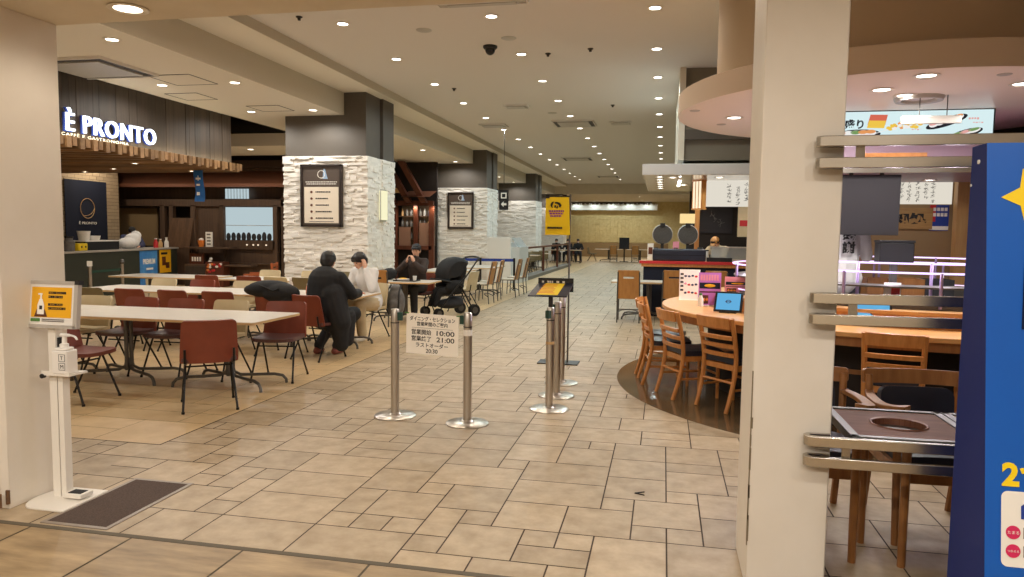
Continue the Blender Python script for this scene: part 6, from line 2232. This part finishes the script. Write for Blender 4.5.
# ------------------------------------------------------------------ stroller
t = thing('stroller', 'black folding baby stroller parked beside the small tray table', 'stroller', (-4.0, 13.3, 0), math.radians(138))
t.scale = (1.08, 1.08, 1.08)
b = MB()
n_ = 14
hood = MB()
P_ = []
for i in range(9):
    a = math.radians(-10 + i * 17)
    ring_ = []
    for j in range(n_ + 1):
        u = -1 + 2 * j / n_
        x = 0.215 * u
        rr = 0.33 * (1 - 0.22 * u ** 4)
        ring_.append((x, -0.10 + rr * math.cos(a), 0.72 + rr * math.sin(a)))
    P_ += ring_
k = n_ + 1
fs = []
for i in range(8):
    for j in range(n_):
        fs.append((i * k + j, i * k + j + 1, (i + 1) * k + j + 1, (i + 1) * k + j))
o0 = len(P_)
P2 = [(x * 0.97, -0.10 + (y + 0.10) * 0.965, 0.72 + (z - 0.72) * 0.965) for x, y, z in P_]
hood.add(P_, [tuple(reversed(f)) for f in fs])
hood.add(P2, fs)
hood.build('hood', M['black_cloth'], t)
sd = MB()
for s in (-1, 1):
    pts_ = [(s * 0.212, -0.10, 0.72)] + [(s * 0.212, -0.10 + 0.26 * math.cos(math.radians(-10 + i * 17)), 0.72 + 0.26 * math.sin(math.radians(-10 + i * 17))) for i in range(9)]
    sd.add(pts_, [tuple(range(10)) if s > 0 else tuple(reversed(range(10)))])
sd.build('hood_side', M['black_cloth'], t)
b = MB()
for sx in (-0.1, 0.1):
    b.cap((sx, -0.22, 0.84), (sx, -0.12, 0.46), 0.07, 0.08, 12)
    b.cap((sx, -0.12, 0.46), (sx, 0.22, 0.45), 0.08, 0.07, 12)
    b.cap((sx * 0.8, 0.24, 0.44), (sx * 0.8, 0.34, 0.22), 0.06, 0.05, 12)
b.ell((-0.18, 0.0, 0.54), (0.05, 0.2, 0.12), 10)
b.ell((0.18, 0.0, 0.54), (0.05, 0.2, 0.12), 10)
blob(b, 'seat', M['black_cloth'], t, 0.018, 4)
b = MB()
b.ell((0, 0.0, 0.22), (0.2, 0.28, 0.09), 16)
b.ell((0, -0.12, 0.27), (0.17, 0.15, 0.08), 12)
blob(b, 'basket', M['charcoal_cloth'], t, 0.02, 3)
q = MB()
for s in (-1, 1):
    q.tube(catmull([(s * 0.23, 0.36, 0.10), (s * 0.24, 0.1, 0.42), (s * 0.24, -0.2, 0.72), (s * 0.235, -0.42, 0.98)], 5), 0.014, 8)
    q.tube([(s * 0.24, -0.08, 0.55), (s * 0.24, -0.36, 0.09)], 0.014, 8)
q.build('frame_tubes', M['black_metal'], t)
q = MB().tube(catmull([(-0.235, -0.42, 0.98), (-0.22, -0.48, 1.03), (0, -0.50, 1.05), (0.22, -0.48, 1.03), (0.235, -0.42, 0.98)], 6), 0.019, 8)
q.build('handle', M['black'], t)
MB().tube(catmull([(-0.22, 0.1, 0.62), (-0.18, 0.28, 0.66), (0, 0.34, 0.67), (0.18, 0.28, 0.66), (0.22, 0.1, 0.62)], 6), 0.016, 8).build('bumper_bar', M['black'], t)
q = MB().lathe([(0, 0), (0.035, 0), (0.042, 0.11), (0.036, 0.11), (0.03, 0.01), (0, 0.01)], (0.30, -0.40, 0.80), 14)
q.build('cup_holder', M['black'], t)
for s in (-1, 1):
    for y, rr in ((0.36, 0.085), (-0.37, 0.105)):
        for off in (-0.025, 0.025):
            w_ = MB().cyl((s * 0.235 + off - 0.012, y, rr), (s * 0.235 + off + 0.012, y, rr), rr, n=20).build('wheel', M['rubber'], t)
            MB().cyl((s * 0.235 + off - 0.014, y, rr), (s * 0.235 + off + 0.014, y, rr), rr * 0.55, n=14).build('hub', M['grey_steel'], w_)


# ------------------------------------------------------------------ wood-backed metal chairs
def make_ply_chair():
    t = thing('plywood_back_chair', 'x', 'chair', (0, 0, -50))
    MB().slab(0.42, 0.41, lambda u, v: (u, -0.2 + v, 0.445), 0.03, r=0.05).build('seat', mat('pale_seat', C(206, 196, 178), 0.5), t)
    bk = MB()

    def place(u, v):
        return (u, -0.205 - v * 0.22 - 0.02 * (1 - (u / 0.2) ** 2), 0.44 + v)
    for a, c, wd in ((0.0, 0.37, 0.40), (0.37, 0.405, None), (0.405, 0.52, 0.385)):
        if wd:
            bk.slab(wd, c - a, lambda u, v, a=a: place(u, v + a), 0.016, r=0.02 if a > 0 else 0.004, r0=0.004 if a > 0 else 0.02)
        else:
            for s in (-1, 1):
                bk.slab(0.10, c - a, lambda u, v, a=a, s=s: place(u + s * 0.145, v + a), 0.016, r=0.002)
    bk.build('backrest', M['tan_wood'], t)
    for s in (-1, 1):
        q = MB().tube(catmull([(s * 0.19, -0.325, 0.93), (s * 0.2, -0.235, 0.46), (s * 0.2, -0.22, 0.36), (s * 0.2, -0.25, 0.0)], 5), 0.012, 8)
        q.build('leg', M['grey_steel'], t)
        MB().tube(catmull([(s * 0.2, -0.22, 0.43), (s * 0.2, 0.16, 0.43), (s * 0.2, 0.19, 0.38), (s * 0.205, 0.21, 0.0)], 5), 0.012, 8).build('leg', M['grey_steel'], t)
    MB().tube(catmull([(-0.2, -0.235, 0.16), (-0.12, -0.12, 0.22), (0.12, -0.12, 0.22), (0.2, -0.235, 0.16)], 5), 0.010, 8).tube([(-0.2, 0.2, 0.2), (0.2, 0.2, 0.2)], 0.01, 8).build('stretcher', M['grey_steel'], t)
    return t


pc = make_ply_chair()
pc.location = (-0.60, 13.45, 0)
tag(pc, 'plywood-backed chair facing the red-edged counter, left of the pair', 'chair', 'plywood-backed chairs')
for x, y, a, l in ((0.20, 13.75, 0, 'plywood-backed chair facing the red-edged counter, right of the pair'), (0.95, 13.9, 0, 'plywood-backed chair behind the menu stands at the red-edged counter'),
                   (-4.72, 11.6, 8, 'plywood-backed chair between the person in white and the tray table'), (-4.05, 15.95, 86, 'plywood-backed chair nearest the stroller, facing left'), (-4.05, 16.75, 92, 'plywood-backed chair second from the stroller, facing left'),
                   (-3.82, 17.8, 88, 'plywood-backed chair before the white partition, front of its pair'), (-3.80, 18.75, 90, 'plywood-backed chair before the white partition, rear of its pair'),
                   (-2.85, 42.6, 0, 'plywood-backed chair in the far distance, left of the dark stand'), (-1.6, 42.6, 0, 'plywood-backed chair in the far distance, right of the dark stand')):
    copy_tree(pc, (x, y, 0), math.radians(a), l)
make_table(1.4, 0.7, 'narrow white table between the plywood-backed chairs and the red-edged counter', 'far white tables', loc=(-0.25, 14.0, 0), ped=(0.0,))
make_table(1.1, 1.6, 'white table left of the plywood-backed chairs by the stroller', 'far white tables', loc=(-4.95, 16.3, 0), ped=(0.0,))
make_table(1.1, 1.6, 'white table in front of the white partition', 'far white tables', loc=(-4.75, 18.4, 0), ped=(0.0,))
make_table(1.6, 0.8, 'white table against the far yellow wall, left one', 'far white tables', loc=(-3.2, 43.4, 0), ped=(0.0,))
make_table(1.6, 0.8, 'white table against the far yellow wall, right one', 'far white tables', loc=(-1.35, 43.4, 0), ped=(0.0,))
chair('olive', -4.15, 43.2, -90, 'dark chair in the far distance at the left end of the white tables', 'chairs of the far group')
t = thing('dark_stand', 'dark pair of framed boards standing between the far white tables', 'stand', (-2.25, 42.8, 0))
MB().box(-0.3, -0.03, 0.75, 0.28, 0.03, 1.42).build('board', M['charcoal_cloth'], t)
MB().cyl((0, 0, 0), (0, 0, 0.8), 0.04, n=10).build('post', M['black_metal'], t)
MB().box(-0.25, -0.2, 0, 0.25, 0.2, 0.03).build('base', M['black_metal'], t)

# partition, belts and fence beyond the second pillar
t = thing('white_partition', 'plain white waist-high partition box beside the second pillar', 'partition', (0, 0, 0))
MB().box(-5.55, 22.6, 0, -4.78, 22.75, 1.46).box(-4.86, 22.75, 0, -4.78, 24.3, 1.30).build('panels', M['white_pl'], t, bevel=0.004)
q = MB().add([(-4.78, 22.7, 1.46), (-4.55, 22.7, 1.15), (-4.55, 24.2, 1.15), (-4.78, 24.2, 1.46)], [(0, 1, 2, 3)])
q.build('glass_screen', mat('pale_glass', C(196, 210, 214), 0.1, alpha=0.6), t)
MB().box(-4.78, 22.7, 0, -4.5, 24.2, 1.15).build('side_box', mat('pale_grey_box', C(206, 210, 210), 0.4), t)
for k, (x, y) in enumerate(((-5.05, 19.8), (-4.1, 19.9), (-5.9, 19.7))):
    t = thing('belt_post', ('belt post behind the stroller, middle', 'belt post beside the plywood-backed chairs, right', 'belt post in front of the second pillar, left')[k], 'barrier post', (x, y, 0))
    MB().lathe([(0, 0), (0.16, 0), (0.15, 0.015), (0, 0.03)], n=24).build('base', M['steel'], t)
    MB().cyl((0, 0, 0.02), (0, 0, 0.9), 0.03, n=12).build('pole', M['black_metal'], t)
for k, (a, b_) in enumerate((((-5.05, 19.8), (-4.1, 19.9)), ((-5.9, 19.7), (-5.05, 19.8)))):
    t = thing('retractable_belt', ('navy belt stretched right of the middle belt post', 'navy belt stretched behind the stroller handle')[k], 'belt', (0, 0, 0))
    MB().box(0, -0.004, 0.80, math.hypot(b_[0] - a[0], b_[1] - a[1]), 0.004, 0.88, 0, T(a[0], a[1], 0) @ RZ(math.atan2(b_[1] - a[1], b_[0] - a[0]))).build('webbing', M['blue_ink'], t)
t = thing('red_fence', 'low fence with a red-brown top rail around the far tables', 'fence', (0, 0, 0))
MB().box(-4.70, 24.4, 1.06, -4.60, 36.0, 1.12).build('top_rail', M['red_wood'], t)
for y in (24.45, 28.3, 32.1, 35.9):
    MB().box(-4.69, y - 0.04, 0, -4.61, y + 0.04, 1.06).build('post', M['red_wood'], t)
MB().box(-4.9, 24.3, 0, -4.5, 36.0, 0.12).build('kerb', M['granite'], t)
for k, y in enumerate((26.0, 29.0, 32.0)):
    make_table(1.6, 0.8, ('white table just behind the red fence, nearest', 'white table behind the red fence, middle one', 'white table behind the red fence, farthest')[k], 'far white tables', loc=(-5.75, y, 0), ped=(0.0,))
    for s in (-1, 1):
        for j in range(2):
            chair('olive' if j else 'beige', -6.1 + 0.7 * j, y + s * 0.62, 0 if s < 0 else 180, 'chair at the tables behind the red fence', 'chairs behind the red fence')

# ------------------------------------------------------------------ stall with the red-edged counter
q = MB().box(0.2, 17.2, 2.78, 9.0, 17.4, ZC, 0)
q.box(0.2, 13.0, 2.9, 0.3, 17.2, ZC, 1)
q.box(0.3, 13.0, 3.25, 9.0, 13.1, 3.42, 2)
q.box(0.3, 13.1, 2.9, 9.0, 13.2, ZC, 0)
struct(q.build('wall_stall', [M['grey_wall'], M['plaster'], M['taupe_d']]), 'grey wall above the stall', 'wall')
t = thing('stall_canopy', 'flat pale grey slab canopy over the stall beyond the round counter', 'canopy', (0, 0, 0))
MB().box(-0.385, 12.4, 2.6, 3.4, 17.0, 2.78).build('slab', M['light_slab'], t, bevel=0.004)
MB().box(-0.375, 12.41, 2.594, 3.39, 16.99, 2.60).build('underside', mat('gloss_underside', C(226, 220, 206), 0.12, spec=0.7), t)
for x, y in ((0.12, 12.9), (0.9, 12.9), (0.35, 14.8)):
    downlight(x, y, 2.593, 'round light in the underside of the flat stall canopy', 'lights under the stall canopy', 20, NEUT, 0.8)
for k in range(6):  # row of light reflections in the glossy underside, built as lamps
    downlight(-0.1, 12.75 + 0.62 * k, 2.593, 'round light modelled for a row of reflections along the stall canopy edge', 'modelled reflections along the stall canopy edge', 6, NEUT, 0.7)
t = thing('strip_light', 'slim white strip light under the flat stall canopy', 'strip light', (0.25, 14.0, 2.57))
MB().box(-0.03, -0.8, 0, 0.03, 0.8, 0.024).build('housing', M['white_pl'], t)
MB().box(-0.025, -0.78, -0.012, 0.025, 0.78, 0).build('tube', M['lamp_n'], t)
t = thing('stall_sign', 'white lit sign board with brush writing over the stall counter', 'sign', (1.35, 13.65, 2.36))
MB().box(-0.68, 0, -0.235, 1.2, 0.06, 0.235).build('panel', M['sheet_glow'], t)
q = MB()
r = random.Random(31)
for x, nch, z0_ in ((-0.22, 5, 0.14), (-0.07, 5, 0.10), (0.08, 5, 0.15)):
    for k in range(nch):
        brush(q, x, z0_ - k * 0.068, 0.085, r, 7, -0.002)
q.build('brush_writing', M['ink'], t)
t = thing('paper_lantern', 'lattice paper lantern box in a wooden frame at the corner of the stall', 'lantern', (0.60, 13.55, 2.33), math.radians(-60))
MB().box(-0.14, -0.04, -0.24, 0.14, 0.04, 0.24).build('paper', M['paper_glow'], t)
q = MB()
for x in (-0.145, -0.05, 0.05, 0.145):
    q.box(x - 0.006, -0.05, -0.26, x + 0.006, 0.05, 0.26)
for z in (-0.255, 0.255):
    q.box(-0.16, -0.055, z - 0.012, 0.16, 0.055, z + 0.012)
q.build('lattice_frame', M['honey'], t)
t = thing('stall_post', 'honey-coloured wooden post under the paper lantern', 'post', (0.66, 15.4, 0))
MB().box(-0.045, -0.045, 1.0, 0.045, 0.045, 2.6).build('shaft', M['honey'], t)
MB().box(-0.08, -0.08, 0, 0.08, 0.08, 1.0).build('footing', M['honey_d'], t)
q = MB().box(0.55, 17.0, 0, 6, 17.1, 2.6)
struct(q.build('wall_stall_back', M['void']), 'dark back wall of the stall', 'wall')
t = thing('blackboard', 'dark blackboard on the back wall of the stall', 'blackboard', (1.15, 16.96, 1.98))
MB().box(-0.35, 0, -0.33, 0.35, 0.04, 0.33).build('board', M['dark_panel'], t)
q = MB()
r = random.Random(4)
for k in range(5):
    brush(q, -0.1 + 0.05 * k, 0.1 - 0.05 * k, 0.12, r, 4, -0.003)
q.build('chalk_marks', M['grey_ink'], t)
t = thing('hanging_papers', 'pale sheets with red print hanging in the stall', 'papers', (1.62, 15.6, 1.9))
MB().box(-0.14, 0, -0.32, 0.14, 0.01, 0.42).build('sheet', M['beige_v'], t)
MB().box(-0.1, -0.003, -0.1, 0.1, 0, 0.02).build('red_print', M['red'], t)
t = thing('red_edged_counter', 'stall counter with a bright red edge and pale wooden left end', 'counter', (0, 0, 0))
MB().box(-0.45, 14.45, 1.05, 3.5, 15.3, 1.09).build('worktop', M['counter_w'], t, bevel=0.004)
MB().box(-0.46, 14.41, 1.04, 3.5, 14.45, 1.095).build('red_edge', M['red'], t)
MB().box(-0.42, 14.44, 0.98, 3.5, 14.47, 1.04).build('wood_band', M['honey'], t)
MB().box(-0.38, 14.5, 0, 3.5, 15.2, 1.05).build('base', M['navy_cloth'], t)
t = thing('navy_cushion_box', 'long navy padded box lying on the red-edged counter', 'padded box', (0.30, 14.62, 1.09))
MB().prism(rrect(1.02, 0.26, 0.04), 0, 0.24).build('body', M['navy_v'], t, bevel=0.03, seg=3)
MB().box(0.53, -0.1, 0, 1.0, 0.1, 0.08).build('folded_cover', M['black_cloth'], t)
MB().box(-0.48, -0.135, 0.115, 0.48, -0.13, 0.125).build('seam', M['black_cloth'], t)
for k, (x, l) in enumerate(((-0.03, 'left one of two round grey discs standing on the red-edged counter'), (0.47, 'right one of two round grey discs standing on the red-edged counter'))):
    t = thing('round_disc', l, 'disc', (x, 15.0, 1.09))
    MB().cyl((0, -0.02, 0.52), (0, 0.02, 0.52), 0.19, n=32).build('mesh_disc', M['mesh_disc'], t)
    MB().tube([(0.19 * math.cos(2 * PI * i / 32), 0, 0.52 + 0.19 * math.sin(2 * PI * i / 32)) for i in range(32)], 0.015, 6, closed=True).build('rim', M['vent_grey'], t)
    MB().box(-0.05, -0.035, 0.66, 0.05, 0.035, 0.75).build('clip', M['black'], t)
    MB().box(-0.03, -0.02, 0.0, 0.03, 0.02, 0.34).box(-0.12, -0.08, 0, 0.12, 0.08, 0.02).build('stand', M['black'], t)
t = thing('lit_lampshade', 'square yellow glowing lampshade beyond the round discs', 'lamp', (0.52, 16.2, 0))
MB().box(-0.19, -0.19, 1.86, 0.19, 0.19, 2.06).build('shade', M['shade_glow'], t)
MB().cyl((0, 0, 0.0), (0, 0, 1.9), 0.02, n=8).build('stem', M['black_metal'], t)
MB().cyl((0, 0, 0.0), (0, 0, 0.03), 0.16, n=20).build('base', M['black_metal'], t)
t = thing('glass_case', 'glass food case at the right of the red-edged counter', 'glass case', (1.28, 15.0, 1.09))
MB().box(-0.35, -0.2, 0, 0.45, 0.2, 0.05).build('tray', M['vent_grey'], t)
MB().box(-0.35, -0.2, 0.05, 0.45, 0.2, 0.27).build('glass', mat('case_glass', C(200, 206, 206), 0.1, alpha=0.45), t)
MB().box(-0.36, -0.21, 0.27, 0.46, 0.21, 0.29).build('lid', M['vent_grey'], t)
for k, (x, m_, l) in enumerate(((-0.26, 'white', 'white card stand left of the left disc'), (0.24, 'pink', 'pink and white card stand between the two discs'))):
    t = thing('counter_card', l, 'card', (x, 14.95, 1.09))
    MB().box(-0.06, -0.005, 0, 0.06, 0.005, 0.34 + 0.04 * k).build('card', M[m_], t)
    MB().box(-0.04, -0.008, 0.12, 0.04, -0.005, 0.26).build('print', M['red_wood'], t)
for k, (x, h_, m_, l) in enumerate(((0.72, 0.17, 'vent_grey', 'grey tin on the red-edged counter, right of the discs'), (0.84, 0.14, 'white_pl', 'white pot on the red-edged counter, right of the discs'), (-0.16, 0.16, 'vent_grey', 'grey tin between card stand and left disc'))):
    t = thing('counter_tin', l, 'tin', (x, 15.05, 1.09))
    MB().lathe([(0, 0), (0.055, 0), (0.06, h_ * 1.4), (0, h_ * 1.4)], n=16).build('body', M[m_], t)
    MB().lathe([(0, h_ * 1.4), (0.062, h_ * 1.4), (0.05, h_ * 1.6), (0, h_ * 1.6)], n=16).build('lid', M['black'], t)
J = sit((0, 0.26, 1.45), (math.radians(-50), 0, 0), lean=0.0, pelvis=(0, 0, 0.92), chest=(0, 0.12, 1.2), neck=(0, 0.2, 1.37), shL=(-0.19, 0.17, 1.31), shR=(0.19, 0.17, 1.31), hipL=(-0.09, 0, 0.88), hipR=(0.09, 0, 0.88),
        knL=(-0.1, 0.02, 0.48), knR=(0.1, 0.02, 0.48), anL=(-0.1, -0.02, 0.08), anR=(0.1, -0.02, 0.08), toL=(-0.11, 0.13, 0.03), toR=(0.11, 0.13, 0.03),
        elL=(-0.26, 0.34, 1.15), elR=(0.26, 0.34, 1.15), wrL=(-0.14, 0.5, 1.12), wrR=(0.14, 0.5, 1.12))
person('person', 'stall cook in a tan cap bending over behind the glass case', (1.22, 16.0, 0), PI * 0.8, J,
       [('top', M['beige_cloth'], top(1.1)), ('trousers', M['charcoal_cloth'], trousers()), ('shoes', M['black'], shoes()), ('cap', M['tan_wood'], cap_fn), ('hair', M['hair'], hair())], voxel=0.018)
for x, y, e in ((0.9, 15.6, 30), (1.6, 14.6, 25), (2.6, 9.4, 10), (3.2, 9.9, 10)):  # lamps with fittings added to light the stall and the kitchen
    downlight(x, y, 2.593 if y > 12 else 2.319, 'round light added over the working area ' + ('of the stall' if y > 12 else 'of the sushi kitchen'), 'added lights over the stall' if y > 12 else 'added lights in the kitchen hood', e, (1.0, 0.97, 0.92), 0.8)

# ------------------------------------------------------------------ light
sc = bpy.context.scene
w = bpy.data.worlds.new('world')
sc.world = w
w.use_nodes = True
w.node_tree.nodes['Background'].inputs[0].default_value = (1.0, 0.9, 0.78, 1)
w.node_tree.nodes['Background'].inputs[1].default_value = 0.25
sc.view_settings.view_transform = 'Standard'
sc.view_settings.look = 'None'
sc.view_settings.exposure = EXPO
sc.view_settings.gamma = 1.0
sc.view_settings.use_curve_mapping = False
sc.cycles.use_denoising = True
sc.cycles.max_bounces = 8
sc.cycles.diffuse_bounces = 5
sc.cycles.glossy_bounces = 3
sc.cycles.transparent_max_bounces = 8
sc.cycles.sample_clamp_indirect = 6.0
sc.cycles.caustics_reflective = False
sc.cycles.caustics_refractive = False
